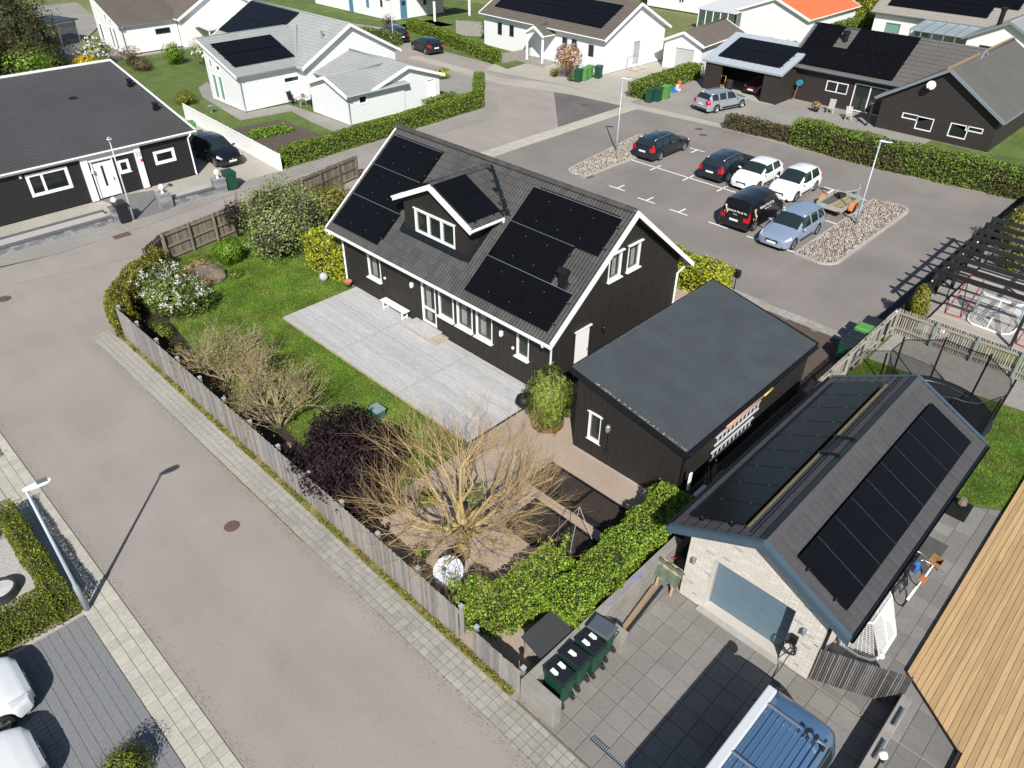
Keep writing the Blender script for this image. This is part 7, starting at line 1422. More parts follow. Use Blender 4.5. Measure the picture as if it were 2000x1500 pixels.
    def patch(f0_, f1_, t0, t1, s, m, name, off=.008, nf=4, nt=4, parent=None):
        rows = []
        for i in range(nf + 1):
            row = []
            for j in range(nt + 1):
                f = f0_ + (f1_ - f0_) * i / nf; t = t0 + (t1 - t0) * j / nt; p = pt(f, t, s); n = Vector((0, s, .25)); e = (pt(min(f + .01, 1), t, s) - pt(max(f - .01, 0), t, s)).cross(pt(f, min(t + .1, 7), s) - pt(f, max(t - .1, 0), s)); e = e.normalized() if e.length > 1e-9 else n
                if e.dot(p - Vector((0, 0, .7))) < 0: e = -e
                row.append(p + e * off)
            rows.append(row)
        mb = MB(); mb.grid(rows); return weld(mb, name, m, parent or c)
    for s in (1, -1):
        if lights:
            if kind == 'van': patch(.02, .10, 2.3, 3.6, s, M_hl, 'headlight')
            else: patch(.022, .115, 2.25, 3.75, s, M_hl, 'headlight')
            if tall_light: patch(.945, .992, 2.2, 4.9, s, M_redl, 'tail_light')
            elif kind == 'van': patch(.965, .998, 2.2, 3.9, s, M_redl, 'tail_light')
            else: patch(.93, .992, 2.3, 3.2, s, M_redl, 'tail_light')
            mb = MB(); x0 = -L / 2; mb.box((x0 - .012, s * w * .62, .70), (x0 + .03, s * w * .86, .92 if not tall_light else 1.0)); mb.build('tail_light', M_redl, c, local=True)
        for f in ((.30, .57, .76) if kind == 'estate' else ((.30, .615) if kind == 'hatch' else (.26, .43))): patch(f, f + .0025, .3, 2.98, s, M_trim, 'door_seam', .003, 1, 6)
        patch(.20, .80, .15, .75, s, M_trim, 'sill_trim', .004, 8, 2)
        for f in ((.52, .715) if kind == 'estate' else (.56,)): mb = MB(); p = pt(f, 2.75, s); mb.box((p.x - .1, p.y - .012, p.z - .015), (p.x + .1, p.y + .02 * s + .012, p.z + .015)); mb.build('door_handle', paintm, c, local=True)
        p = pt(f0 + (f1 - f0) * .38, 3.05, s); mb = MB(); mb.lathe([(.01, -.1), (.07, -.07), (.085, 0), (.07, .08), (.01, .11)], (0, 0, 0), 10, Matrix.Translation((p.x, p.y + s * .13, p.z + .05)) @ Matrix.Diagonal((.7, 1.1, .8, 1)) @ Matrix.Rotation(math.pi / 2, 4, 'X')); mb.tube([(p.x, p.y, p.z), (p.x, p.y + s * .1, p.z + .04)], .02, 5); mb.build('wing_mirror', paintm, c, smooth=True, local=True)
        if rails: mb = MB(); q = [pt(f, 5.35, s) + Vector((0, 0, .055 if 0 < k < 6 else .0)) for k, f in enumerate(np.linspace(f1 + .03, f2 - .02, 7))]; mb.tube(q, .018, 6); mb.build('roof_rail', M_rail, c, smooth=True, local=True)
        for fx in (xf, xr_):
            M = Matrix.Translation((X(fx), s * (w - .115), wl)) @ Matrix.Rotation(-s * math.pi / 2, 4, 'X'); mb = MB(); mb.lathe([(wl * .66, -.1), (wl * .93, -.1), (wl, -.06), (wl, .07), (wl * .93, .1), (wl * .66, .1)], (0, 0, 0), 22, M, cap=False); wh = mb.build('wheel', M_tyre, c, smooth=True, local=True)
            mb = MB(); mb.lathe([(wl * .68, .085), (wl * .60, .06), (wl * .60, .0), (.01, -.01)], (0, 0, 0), 22, M, cap=False)
            for k in range(5): a = k * 1.2566; mb.bar(M @ Vector((.04 * math.cos(a), .04 * math.sin(a), .075)), M @ Vector((wl * .66 * math.cos(a), wl * .66 * math.sin(a), .07)), .065, .03, tuple((M.to_3x3() @ Vector((0, 0, 1)))))
            mb.lathe([(.06, .095), (.06, .06)], (0, 0, 0), 10, M); mb.build('rim', rim, wh, local=True)
    xb = L / 2
    mb = MB(); mb.box((xb - .06, -w * .38, .42), (xb + .015, w * .38, .60)); gr = mb.build('grille', M_trim, c, local=True, bevel=.02); mb = MB(); mb.lathe([(.05, 0), (.05, .012), (.035, .016)], (0, 0, 0), 12, Matrix.Translation((xb + .012, 0, .57)) @ Matrix.Rotation(math.pi / 2, 4, 'Y')); mb.build('emblem', M_rail, gr, local=True)
    mb = MB(); mb.box((xb - .12, -w * .72, .24), (xb - .01, w * .72, .34)); mb.build('bumper_intake', M_trim, c, local=True); mb = MB(); mb.box((-xb - .012, -w * .8, .26), (-xb + .1, w * .8, .40)); mb.build('rear_bumper', M_trim, c, local=True, bevel=.02)
    mb = MB(); mb.box((xb + .012, -.26, .40), (xb + .026, .26, .51)); mb.build('number_plate', M_plate, c, local=True); mb = MB(); mb.box((-xb - .024, -.26, .62), (-xb - .01, .26, .73)); mb.build('number_plate', M_plate, c, local=True)
    return c
PB = paint('navy', (.006, .011, .021)); PW_ = paint('white', (.80, .80, .79)); PK = paint('black', (.006, .006, .0075)); PS = paint('silver', (.40, .43, .47), .45, .32); PL = paint('iceblue', (.30, .37, .50), .35, .32)
R90 = math.pi / 2; gc_ = 'cars in the car park'
car('dark navy estate car parked alone beside the left stone island', 'estate', PB, (-28.25, 44.05), R90, 4.72, 1.84, 1.46, True, group=gc_, tall_light=True)
car('dark navy estate car parked beside the small white hatchback', 'estate', PB, (-22.95, 43.95), R90, 4.72, 1.84, 1.46, True, group=gc_, tall_light=True)
car('small white hatchback parked between the navy estate and the taller white car', 'hatch', PW_, (-20.72, 43.6), -R90, 3.95, 1.74, 1.42, group=gc_)
car('taller white hatchback parked nearest the trailer', 'hatch', PW_, (-18.28, 43.85), -R90, 4.12, 1.72, 1.54, group=gc_)
vn_ = car('black panel van with white lettering and map figures on its doors', 'van', PK, (-17.98, 38.35), R90, 4.42, 1.84, 1.84, group=gc_, nowin_rear=True)
car('pale blue silver estate car parked beside the right stone island', 'estate', PL, (-15.32, 37.8), -R90, 4.56, 1.84, 1.50, True, group=gc_)
car('silver estate car on the paved drive before the carport', 'estate', PS, (-31.15, 56.45), rad(77), 4.72, 1.80, 1.49, True, tall_light=True, z=.03)
car('black crossover car beside the black bungalow and the white fence', 'hatch', PK, (-48.1, 21.4), rad(0), 4.28, 1.78, 1.54, z=.02)
car('black estate car beside the distant street lamp', 'estate', PK, (-69.4, 53.0), rad(166), 4.85, 1.86, 1.5, True)
car('small black hatchback by the clipped hedge', 'hatch', PK, (-62.75, 52.05), rad(170), 4.0, 1.76, 1.43)
car('white car with its nose on the grey drive at the left edge', 'hatch', PW_, (-15.95, -2.95), R90, 4.4, 1.84, 1.50, z=.02)
car('white car at the bottom edge below the other white car', 'hatch', PW_, (-13.75, -3.3), R90, 4.3, 1.80, 1.42, z=.02)
car('dark blue car far off beside the orange roofed garage', 'hatch', PB, (-41.3, 100.5), rad(80), 4.1, 1.74, 1.48, z=.02)
rc = car('dark red classic car inside the open carport', 'hatch', paint('maroon', (.05, .005, .009)), (-31.4, 63.4), -R90, 3.9, 1.62, 1.34, z=.05, belt=.86)
# lettering and map figure on the black van
M_cream = mat('decal_cream', (.72, .50, .30), .6); boot = [(0, 1.0), (.12, .97), (.22, .86), (.16, .76), (.22, .62), (.34, .48), (.48, .36), (.56, .26), (.46, .24), (.44, .10), (.36, .0), (.34, .12), (.36, .24), (.24, .36), (.12, .52), (.04, .68), (-.06, .80), (-.12, .9)]
def figure(B, s): mb = MB(); mb.extr([B @ Vector((x * s, y * s, 0)) for x, y in boot], B.to_3x3() @ Vector((0, 0, .003))); mb.extr([B @ Vector((x * s, y * s, 0)) for x, y in ((.0, .25), (.1, .28), (.1, .1), (.02, .1))], B.to_3x3() @ Vector((0, 0, .003))); o = mb.build('map_figure', M_cream, vn_, local=True)
Brear = basis_from(Vector((-2.185, 0, 0)), Vector((0, -1, 0)), Z3, Vector((-1, 0, 0))); Bright = basis_from(Vector((0, -.918, 0)), Vector((1, 0, 0)), Z3, Vector((0, -1, 0)))
# rear decals are laid on the tailgate plane
figure(Brear @ Matrix.Translation((-.62, .98, .10)) @ Matrix.Rotation(rad(-14), 4, 'X'), .45); figure(Bright @ Matrix.Translation((-1.75, .66, .012)), .78)
for s_, size, B in (('Italiensk Mat & Vin', .155, Brear @ Matrix.Translation((.16, 1.20, .085)) @ Matrix.Rotation(rad(-14), 4, 'X')), ('Catering', .07, Brear @ Matrix.Translation((.06, 1.04, .12)) @ Matrix.Rotation(rad(-14), 4, 'X')), ('Italiensk Mat & Vin', .20, Bright @ Matrix.Translation((-.35, 1.28, -.035)) @ Matrix.Rotation(rad(-18), 4, 'X')), ('delikatesser - catering', .085, Bright @ Matrix.Translation((-.2, 1.10, .0)) @ Matrix.Rotation(rad(-6), 4, 'X'))):
    o = text(vn_, s_, size, B, M_plate, 'lettering', .003); o.matrix_parent_inverse = Matrix.Identity(4)
# ---- blue grey camper van, near right
vb = thing('camper_van', 'blue grey van with roof rack and white awning box on the driveway', 'van', (-1.58, 8.75, 0)); PV = paint('vanblue', (.085, .165, .29), .3, .33); VX = -1.58
rows = []; sec = [(-.93, .35), (-.955, .7), (-.95, 1.05), (-.90, 1.35), (-.80, 1.72), (-.74, 1.86), (-.62, 1.94), (-.3, 1.965), (0, 1.975), (.3, 1.965), (.62, 1.94), (.74, 1.86), (.80, 1.72), (.90, 1.35), (.95, 1.05), (.955, .7), (.93, .35)]
for y, kx, kz in ((11.33, .90, .50), (11.35, .94, .62), (11.30, .97, .78), (11.22, .975, .90), (11.08, .985, .972), (10.9, .99, .99), (10.4, 1, 1), (9.2, 1, 1), (8.0, 1, 1.0), (7.2, 1, .995), (6.9, .99, .96), (6.3, .97, .62), (5.9, .9, .52)): rows.append([(VX + x * kx, y, .32 + (z - .32) * kz) for x, z in sec])
mb = MB(); mb.grid(rows); mb.add(rows[0], [tuple(range(len(sec)))]); bdv = mb.build('body', PV, vb, smooth=True); es = bdv.modifiers.new('edges', 'EDGE_SPLIT'); es.split_angle = rad(42)
for k in range(9): x = VX - .56 + k * .14; mb = MB(); mb.box((x - .012, 7.3, 1.955), (x + .012, 10.55, 1.985)); mb.build('roof_rib', PV, vb, bevel=.006)
for s in (-1, 1):
    for y0, y1 in ((9.6, 10.9), (8.1, 9.5)): 
        q = [(VX + s * .915, y0, 1.30), (VX + s * .915, y1, 1.30), (VX + s * .822, y1, 1.68), (VX + s * .822, y0, 1.68)]; mb = MB(); mb.extr(q, (s * .012, 0, .003)); mb.build('side_window', M_cglass, vb)
    mb = MB(); mb.tube([(VX + s * .70, 7.2, 1.93), (VX + s * .70, 10.8, 1.93)], .02, 6); mb.build('gutter_rail', PV, vb, smooth=True)
    for y in (7.0, 10.25):
        M = Matrix.Translation((VX + s * .86, y, .33)) @ Matrix.Rotation(math.pi / 2, 4, 'Y'); mb = MB(); mb.lathe([(.2, -.11), (.31, -.11), (.33, -.07), (.33, .07), (.31, .11), (.2, .11)], (0, 0, 0), 20, M); mb.build('wheel', M_tyre, vb, smooth=True)
    mb = MB(); mb.box((VX + s * 1.0, 6.9, 1.05), (VX + s * 1.2, 7.02, 1.32)); mb.build('wing_mirror', M_trim, vb, bevel=.03); mb = MB(); mb.box((VX + s * .945, 6.2, .55), (VX + s * .965, 10.9, .62)); mb.build('side_moulding', M_trim, vb)
for y in (10.55, 9.05):
    mb = MB(); mb.box((VX - .60, y - .03, 2.07), (VX + .80, y + .03, 2.11)); rb_ = mb.build('roof_rack_bar', M_rail, vb, bevel=.01)
    for s in (-1, 1): mb = MB(); mb.box((VX + s * .72 - .04, y - .05, 1.9), (VX + s * .72 + .04, y + .05, 2.07)); mb.build('rack_foot', M_trim, rb_)
    for dx in (.32, .52): mb = MB(); mb.box((VX + dx - .04, y - .06, 2.11), (VX + dx + .04, y + .06, 2.17)); mb.tube([(VX + dx, y + .05, 2.15), (VX + dx - .02, y - .2, 2.13)], .018, 5); mb.build('strap_clamp', M_trim, rb_)
mb = MB(); mb.box((VX - .82, 6.5, 1.93), (VX - .60, 11.0, 2.10)); aw = mb.build('awning_box', mat('awning_grey', (.52, .53, .55), .5), vb, bevel=.03); mb = MB(); mb.box((VX - .83, 11.0, 1.92), (VX - .59, 11.22, 2.11)); mb.build('end_cap', M_flash, aw, bevel=.06)
# ---- small trailer
tl = thing('trailer', 'flat open trailer with orange wheel guards and timber beside the stone island', 'trailer', (-15.15, 43.3, 0)); M_galv = mat('trailer_frame', (.33, .35, .30), .6, var=.15); M_org = mat('guard_orange', (.62, .18, .045), .6, var=.15, scale=6)
mb = MB(); mb.box((-15.95, 42.0, .42), (-14.45, 44.6, .47)); mb.build('bed', mat('trailer_bed', (.09, .085, .07), .8, var=.3), tl)
for a, b in (((-15.98, 41.98), (-15.93, 44.62)), ((-14.47, 41.98), (-14.42, 44.62)), ((-15.93, 41.96), (-14.47, 42.01)), ((-15.93, 44.58), (-14.47, 44.63))): mb = MB(); mb.box((*a, .40), (*b, .66)); mb.build('side_rail', M_galv, tl)
for k in range(14): mb = MB(); mb.bar((-15.35 + k * .06, 42.15 + k * .03, .50 + .03 * (k % 3)), (-15.2 + k * .05, 44.4 - k * .05, .50 + .03 * (k % 3)), .055, .045); mb.build('timber', mat('timber_old', (.30, .24, .14), .8, var=.2, rnd=.25), tl)
for s, x in ((-1, -16.12), (1, -14.28)):
    mb = MB(); rows = [[(x + e, 43.3 + .40 * math.cos(a), .30 + .40 * math.sin(a)) for a in [math.pi * k / 8 for k in range(9)]] for e in (-.12, .12)]; mb.grid(rows); mb.build('wheel_guard', M_org, tl, smooth=True); mb = MB(); mb.lathe([(.14, -.08), (.27, -.08), (.29, 0), (.27, .08), (.14, .08)], (0, 0, 0), 18, Matrix.Translation((x, 43.3, .29)) @ Matrix.Rotation(math.pi / 2, 4, 'Y')); mb.build('wheel', M_tyre, tl, smooth=True); mb = MB(); mb.box((x - s * .3 - .07, 41.93, .36), (x - s * .3 + .07, 41.97, .46)); mb.build('tail_light', M_redl, tl)
mb = MB(); mb.bar((-15.9, 44.6, .43), (-15.2, 46.0, .45), .06, .06); mb.bar((-14.5, 44.6, .43), (-15.2, 46.0, .45), .06, .06); mb.bar((-15.2, 45.9, .45), (-15.2, 46.5, .47), .06, .06); mb.tube([(-15.2, 46.1, 0), (-15.2, 46.1, .8)], .03, 6); mb.build('drawbar', M_galv, tl)
mb = MB(); mb.lathe([(.1, 0), (.3, .02), (.32, .12), (.3, .2), (.1, .22)], (-15.45, 44.1, .47), 16); mb.build('spare_wheel', M_tyre, tl, smooth=True)
# tripod
tp = thing('tripod', 'black tripod standing beside the small white hatchback', 'tripod', (*g(1428, 363), 0)); x, y = g(1428, 363)
for k in range(3): a = k * 2.09 + .3; mb = MB(); mb.tube([(x, y, 1.25), (x + .45 * math.cos(a), y + .45 * math.sin(a), 0)], .016, 5); mb.build('leg', M_blackm, tp)
mb = MB(); mb.tube([(x, y, 1.15), (x, y, 1.55)], .02, 6); mb.box((x - .06, y - .05, 1.5), (x + .06, y + .05, 1.62)); mb.build('head', M_blackm, tp)
# ================================================================ right-hand yard: pergola, goals, trampoline
dkR = sheet('deck', [(-6.6, 33.9), (6, 33.9), (6, 44), (-6.6, 44)], .16, M_dkside, thick=.14); dkR['kind'] = 'structure'; R_ = random.Random(2); mb = MB(); mb.box((0, 0, 0), (12.4, .125, .03)); dbm = mb.mesh('deck_board', mat('deck_pale', (.36, .325, .285), .85, var=.16, scale=4, stretch=(.3, 3, 1), rnd=.1))
for k in range(75): link('deck_board', dbm, dkR, Matrix.Translation((-6.55, 33.95 + k * .134, .162 + R_.uniform(-.002, .002))))
pg = thing('pergola', 'black timber pergola with parallel beams beside the car park', 'pergola', (-3, 38, 0)); 
for k in range(9): y = 34.05 + k * .98; mb = MB(); mb.box((-7.1, y - .04, 2.3), (2.5, y + .04, 2.5)); mb.build('beam', M_fk, pg)
for x in (-6.9, -3.2, 1.8):
    mb = MB(); mb.box((x - .05, 33.6, 2.18), (x + .05, 42.2, 2.33)); mb.build('cross_beam', M_fk, pg)
    for y in (34.0, 38.0, 42.0): mb = MB(); mb.box((x - .06, y - .06, .03), (x + .06, y + .06, 2.18)); mb.build('post', M_fk, pg)
def net(mb, P00, P10, P01, P11, nu, nv, r=.006, sag=0.0):
    P00, P10, P01, P11 = map(Vector, (P00, P10, P01, P11))
    def at(u, v): p = P00.lerp(P10, u).lerp(P01.lerp(P11, u), v); return p + Vector((0, 0, -sag * math.sin(math.pi * u) * math.sin(math.pi * v)))
    for i in range(nu + 1): mb.tube([at(i / nu, v / 4) for v in range(5)], r, 3, cap=False)
    for j in range(nv + 1): mb.tube([at(u / 4, j / nv) for u in range(5)], r, 3, cap=False)
M_net = mat('net_white', (.70, .70, .68), .8); M_netb = mat('net_black', (.012, .012, .013), .8); M_redp = mat('red_paint', (.34, .02, .03), .4)
def goal(label, x, y, rz, w=1.83, h=1.22, d=1.0, post=M_wht, base=M_wht, z=0.0, netm=M_net, rr=.04):
    t = thing('hockey_goal', label, 'goal', (x, y, z), rz); mb = MB()
    mb.tube([(-w / 2, 0, .02), (-w / 2, 0, h - .1), (-w / 2 + .1, 0, h), (w / 2 - .1, 0, h), (w / 2, 0, h - .1), (w / 2, 0, .02)], rr, 8); mb.build('front_frame', post, t, smooth=True, local=True)
    mb = MB(); pts = [(-w / 2, 0, .04)] + [(-w / 2 * math.cos(a) * 1.0, -d * math.sin(a) ** .7 if a > 0 else 0, .04) for a in [math.pi * k / 12 for k in range(13)]]; mb.tube([(-w / 2, 0, .05), (-w / 2, -d * .55, .05), (-w / 2 + .12, -d * .85, .05), (-w / 2 + .4, -d, .05), (w / 2 - .4, -d, .05), (w / 2 - .12, -d * .85, .05), (w / 2, -d * .55, .05), (w / 2, 0, .05)], rr * 1.15, 8); mb.build('base_frame', base, t, smooth=True, local=True)
    mb = MB(); mb.tube([(-w / 2 + .08, 0, h), (-w / 2 + .08, -d * .3, h), (-w / 2 + .3, -d * .5, h), (w / 2 - .3, -d * .5, h), (w / 2 - .08, -d * .3, h), (w / 2 - .08, 0, h)], rr * .8, 8); mb.tube([(0, -d * .5, h), (0, -d, .05)], rr * .7, 8); mb.build('top_frame', base, t, smooth=True, local=True)
    mb = MB(); net(mb, (-w / 2 + .25, -d * .5, h), (w / 2 - .25, -d * .5, h), (-w / 2 + .3, -d, .06), (w / 2 - .3, -d, .06), 22, 22, .005); net(mb, (-w / 2 + .08, 0, h), (w / 2 - .08, 0, h), (-w / 2 + .25, -d * .5, h), (w / 2 - .25, -d * .5, h), 20, 7, .005)
    for s in (-1, 1): net(mb, (s * w / 2, 0, h - .06), (s * (w / 2 - .25), -d * .5, h - .02), (s * w / 2, 0, .06), (s * (w / 2 - .2), -d * .9, .06), 8, 18, .005)
    mb.build('net', netm, t, local=True); return t
goal('white hockey goal beside the garage wall and the bicycles', -1.95, 15.75, rad(90), 1.75, 1.15, .95)
goal('white hockey goal on the pale deck under the pergola', -4.4, 36.2, rad(180) * 0, 1.9, 1.2, 1.5, z=.19)
rg = thing('goal_frame', 'dark red tubular goal frame around the white goal', 'goal', (-4.5, 36.5, .19)); 
for a, b in (((-6.2, 34.9), (-6.3, 38.2)), ((-5.55, 35.0), (-5.7, 38.0)), ((-3.1, 34.4), (-3.1, 37.6)), ((-2.5, 34.3), (-2.4, 37.5))): mb = MB(); mb.tube([(a[0], a[1], .22), (b[0], b[1], 1.1)], .025, 6); mb.build('tube', M_redp, rg)
for a, b in (((-6.2, 34.9), (-5.55, 35.0)), ((-3.1, 34.4), (-2.5, 34.3))): mb = MB(); mb.tube([(*a, .22), (*b, .22)], .025, 6); mb.build('tube', M_redp, rg)
mb = MB(); mb.tube([(-6.3, 38.2, 1.1), (-5.7, 38.0, 1.1), (-3.1, 37.6, 1.1), (-2.4, 37.5, 1.1)], .025, 6); mb.build('tube', M_redp, rg)
mt = thing('play_mat', 'blue and white vinyl mat on the pale deck', 'mat', (-3.2, 38.5, .19)); mb = MB(); mb.box((-4.0, 37.2, .195), (-2.0, 41.5, .205)); mb.build('sheet', mat('vinyl', (.50, .55, .66), .4), mt); mb = MB(); mb.box((-3.8, 37.8, .206), (-2.2, 39.4, .209)); mb.build('blue_panel', mat('vinyl_blue', (.18, .25, .48), .4), mt)
tm = thing('trampoline', 'big black trampoline with net enclosure behind the brick garage', 'trampoline', (-3.9, 26.4, 0)); tc = Vector((-3.9, 26.5, 0)); tr_ = 1.95
mb = MB(); mb.lathe([(.01, .72), (tr_ - .3, .73)], tuple(tc), 32, cap=False); mb.build('jumping_mat', mat('tramp_mat', (.012, .013, .015), .6), tm); mb = MB(); mb.lathe([(tr_ - .3, .74), (tr_ - .28, .77), (tr_ + .02, .76), (tr_ + .04, .70), (tr_ - .05, .66)], tuple(tc), 32, cap=False); mb.build('edge_pad', mat('tramp_pad', (.015, .018, .026), .35), tm, smooth=True)
for k in range(8):
    a = rad(22 + k * 45); p = tc + Vector((math.cos(a) * (tr_ + .05), math.sin(a) * (tr_ + .05), 0)); mb = MB(); mb.tube([p, p + Z3 * 1.0, p + Z3 * 2.5 + Vector((math.cos(a), math.sin(a), 0)) * .08], .035, 8); mb.build('pole', M_blackm, tm)
mb = MB(); M_netg = glassmat('net_enclosure', (.01, .01, .01), .9, spec=.0, alpha=.42); rows = [[tc + Vector((math.cos(2 * math.pi * k / 32) * (tr_ - .12 + .12 * v), math.sin(2 * math.pi * k / 32) * (tr_ - .12 + .12 * v), .74 + 1.72 * v - .12 * abs(math.sin(4 * (2 * math.pi * k / 32 - rad(22)))) * v)) for k in range(33)] for v in (0, .5, 1)]; mb.grid(rows); mb.build('safety_net', M_netg, tm); mb = MB(); mb.tube(rows[2], .02, 5, cap=False); mb.build('net_rim', M_blackm, tm)
mb = MB(); mb.lathe([(.01, -.16), (.11, -.11), (.16, 0), (.11, .11), (.01, .16)], (-5.75, 33.3, .17), 14); tag(mb.build('ball', mat('ball_white', (.6, .66, .7), .5), None, smooth=True), 'white ball on the soil bed below the pale deck', 'ball')
mb = MB(); mb.prism([(-5.6, 32.6), (-4.2, 32.4), (-4.0, 33.5), (-5.4, 33.7)], .02, .05); o = mb.build('planting_bed', M_soil); o['kind'] = 'structure'
for x, y, c_, lb in ((-1.0, 15.25, (.62, .60, .52), 'pale ball beside the hockey goal'), (-1.75, 16.0, (.6, .2, .15), 'small red toy inside the hockey goal')): mb = MB(); mb.lathe([(.01, -.1), (.07, -.07), (.1, 0), (.07, .07), (.01, .1)], (x, y, .12), 12); tag(mb.build('ball', mat('ball_' + lb[:4], c_, .5), None, smooth=True), lb, 'ball')
# bicycles
def bicycle(label, x, y, rz, frame, seat, basket=False, lean=.06):
    t = thing('bicycle', label, 'bicycle', (x, y, .02), rz); M = Matrix.Rotation(lean, 4, 'X')
    def tb(pts, r, name, m, smooth=True): mb = MB(); mb.tube([M @ Vector(p) for p in pts], r, 7); return mb.build(name, m, t, smooth=smooth, local=True)
    for xx in (-.52, .55):
        mb = MB(); mb.tube([M @ Vector((xx + .33 * math.cos(a), 0, .34 + .33 * math.sin(a))) for a in [2 * math.pi * k / 24 for k in range(25)]], .022, 6, cap=False); wh = mb.build('wheel', M_tyre, t, smooth=True, local=True); mb = MB()
        for k in range(10): a = math.pi * k / 5; mb.tube([M @ Vector((xx, 0, .34)), M @ Vector((xx + .32 * math.cos(a), 0, .34 + .32 * math.sin(a)))], .003, 3)
        mb.build('spokes', M_rail, wh, local=True)
        mb = MB(); rows = [[M @ Vector((xx + .38 * math.cos(a), e, .34 + .38 * math.sin(a))) for a in [rad(40 + 14 * k) for k in range(9)]] for e in (-.03, .03)]; mb.grid(rows); mb.build('mudguard', frame, t, smooth=True, local=True)
    tb([(.55, 0, .34), (.40, 0, .85), (.37, 0, 1.0)], .02, 'fork', frame); tb([(.42, 0, .78), (-.02, 0, .32), (-.18, 0, .82)], .024, 'frame', frame); tb([(-.02, 0, .32), (-.52, 0, .34), (-.16, 0, .72)], .016, 'rear_stay', frame); tb([(.22, -.3, 1.06), (.33, -.26, 1.04), (.38, 0, 1.02), (.33, .26, 1.04), (.22, .3, 1.06)], .016, 'handlebar', M_rail)
    mb = MB(); mb.box((-.32, -.09, .86), (-.06, .09, .91), M); mb.build('saddle', seat, t, local=True, bevel=.03); tb([(-.18, 0, .8), (-.19, 0, .87)], .015, 'seat_post', M_rail); mb = MB(); mb.lathe([(.1, -.01), (.1, .01)], (0, 0, 0), 16, M @ Matrix.Translation((-.02, .05, .32)) @ Matrix.Rotation(math.pi / 2, 4, 'X')); mb.build('chainring', M_blackm, t, local=True)
    if basket: mb = MB(); mb.box((.42, -.16, .86), (.74, .16, .89), M); [mb.box(a, b, M) for a, b in (((.42, -.16, .89), (.44, .16, 1.1)), ((.72, -.16, .89), (.74, .16, 1.1)), ((.44, -.16, .89), (.72, -.14, 1.1)), ((.44, .14, .89), (.72, .16, 1.1)))]; mb.build('basket', mat('wicker', (.28, .15, .06), .8, var=.3, scale=30), t, local=True)
    return t
M_leather = mat('leather_tan', (.38, .14, .05), .5); bicycle('white bicycle with a tan saddle and wicker basket beside the garage', -1.2, 18.0, rad(88), M_wht, M_leather, True, .10); bicycle('dark bicycle leaning between the white bicycle and the garage', -1.65, 18.2, rad(92), M_blackm, M_trim, False, .16)
bg_ = thing('bag', 'bright blue bag hanging between the two bicycles', 'bag', (-1.45, 18.3, .55)); mb = MB(); mb.lathe([(.04, 0), (.11, .03), (.12, .2), (.08, .36), (.03, .4)], (-1.45, 18.35, .5), 10, Matrix.Diagonal((1, 1, 1, 1))); mb.build('bag_body', mat('blue_bag', (.015, .10, .36), .6), bg_)
mt_ = sheet('door_mat', [(-2.05, 19.0), (-1.1, 19.0), (-1.1, 20.6), (-2.05, 20.6)], .045, mat('rubber_mat', (.06, .062, .06), .9, var=.2), kind=None, thick=.02); tag(mt_, 'dark rubber mat on the slabs beside the garage', 'mat')
dkp = thing('planter_box', 'dark box with odds and ends at the far garage corner', 'box', (-1.3, 22.3, 0)); mb = MB(); mb.box((-1.7, 22.0, 0), (-1.1, 22.6, .35)); mb.build('box', M_blackm, dkp); mb = MB(); mb.lathe([(.05, 0), (.14, .1), (.1, .3)], (-1.4, 22.3, .35), 8); mb.build('contents', mat('odds', (.16, .12, .09), .8), dkp)
# ================================================================ shed side: ladder, pipes, clutter in the alley
SXw = SX1 - .2 + .03; M_alu = mat('alu_matte', (.55, .57, .59), .5, metal=.15)
ld = thing('ladder', 'aluminium ladder hung horizontally on the dark outbuilding wall', 'ladder', (SXw + .06, 20.0, 1.2)); 
for z in (1.72, 1.38): mb = MB(); mb.box((SXw + .02, 18.05, z - .03), (SXw + .07, 20.9, z + .03)); mb.build('rail', M_alu, ld)
for k in range(11): mb = MB(); mb.box((SXw + .03, 18.2 + k * .26, 1.38), (SXw + .06, 18.24 + k * .26, 1.72)); mb.build('rung', M_alu, ld)
l2 = thing('ladder', 'second aluminium ladder hung below the first on the outbuilding wall', 'ladder', (SXw + .12, 19.8, 1.0))
for z in (1.24, .90): mb = MB(); mb.box((SXw + .08, 17.8, z - .03), (SXw + .13, 20.5, z + .03)); mb.build('rail', M_alu, l2)
for k in range(10): mb = MB(); mb.box((SXw + .09, 17.95 + k * .26, .90), (SXw + .12, 17.99 + k * .26, 1.24)); mb.build('rung', M_alu, l2)
for z, m_, lb in ((1.95, mat('pipe_orange', (.55, .20, .11), .5), 'salmon orange plastic pipe above the ladders'), (2.08, mat('pipe_grey', (.22, .30, .30), .5), 'grey green plastic pipe stored under the outbuilding eave')): mb = MB(); mb.tube([(SXw + .10, 18.5 + (z - 1.95) * 4, z), (SXw + .10, 21.2, z + .02)], .06, 12); tag(mb.build('pipe', m_, None, smooth=True), lb, 'pipe')
mb = MB(); mb.tube([(SXw + .12, 20.9, 1.98), (SXw + .12, 21.5, 2.0)], .05, 8); tag(mb.build('pipe', mat('pipe_yellow', (.6, .45, .05), .5), None, smooth=True), 'short yellow pipe end beside the orange pipe', 'pipe')
bx_ = thing('white_box', 'white plastic box on a post at the outbuilding corner', 'box', (-7.3, 16.4, 0)); mb = MB(); mb.box((-7.55, 16.1, .82), (-7.05, 16.75, .90)); mb.box((-7.5, 16.15, .55), (-7.1, 16.7, .82)); mb.build('box', M_wht, bx_, bevel=.02); mb = MB(); mb.box((-7.4, 16.3, 0), (-7.2, 16.5, .55)); mb.build('post', M_fg, bx_); mb = MB(); mb.box((-7.75, 16.0, 1.0), (-7.7, 16.12, 1.7)); mb.build('white_strip', M_wht, bx_)
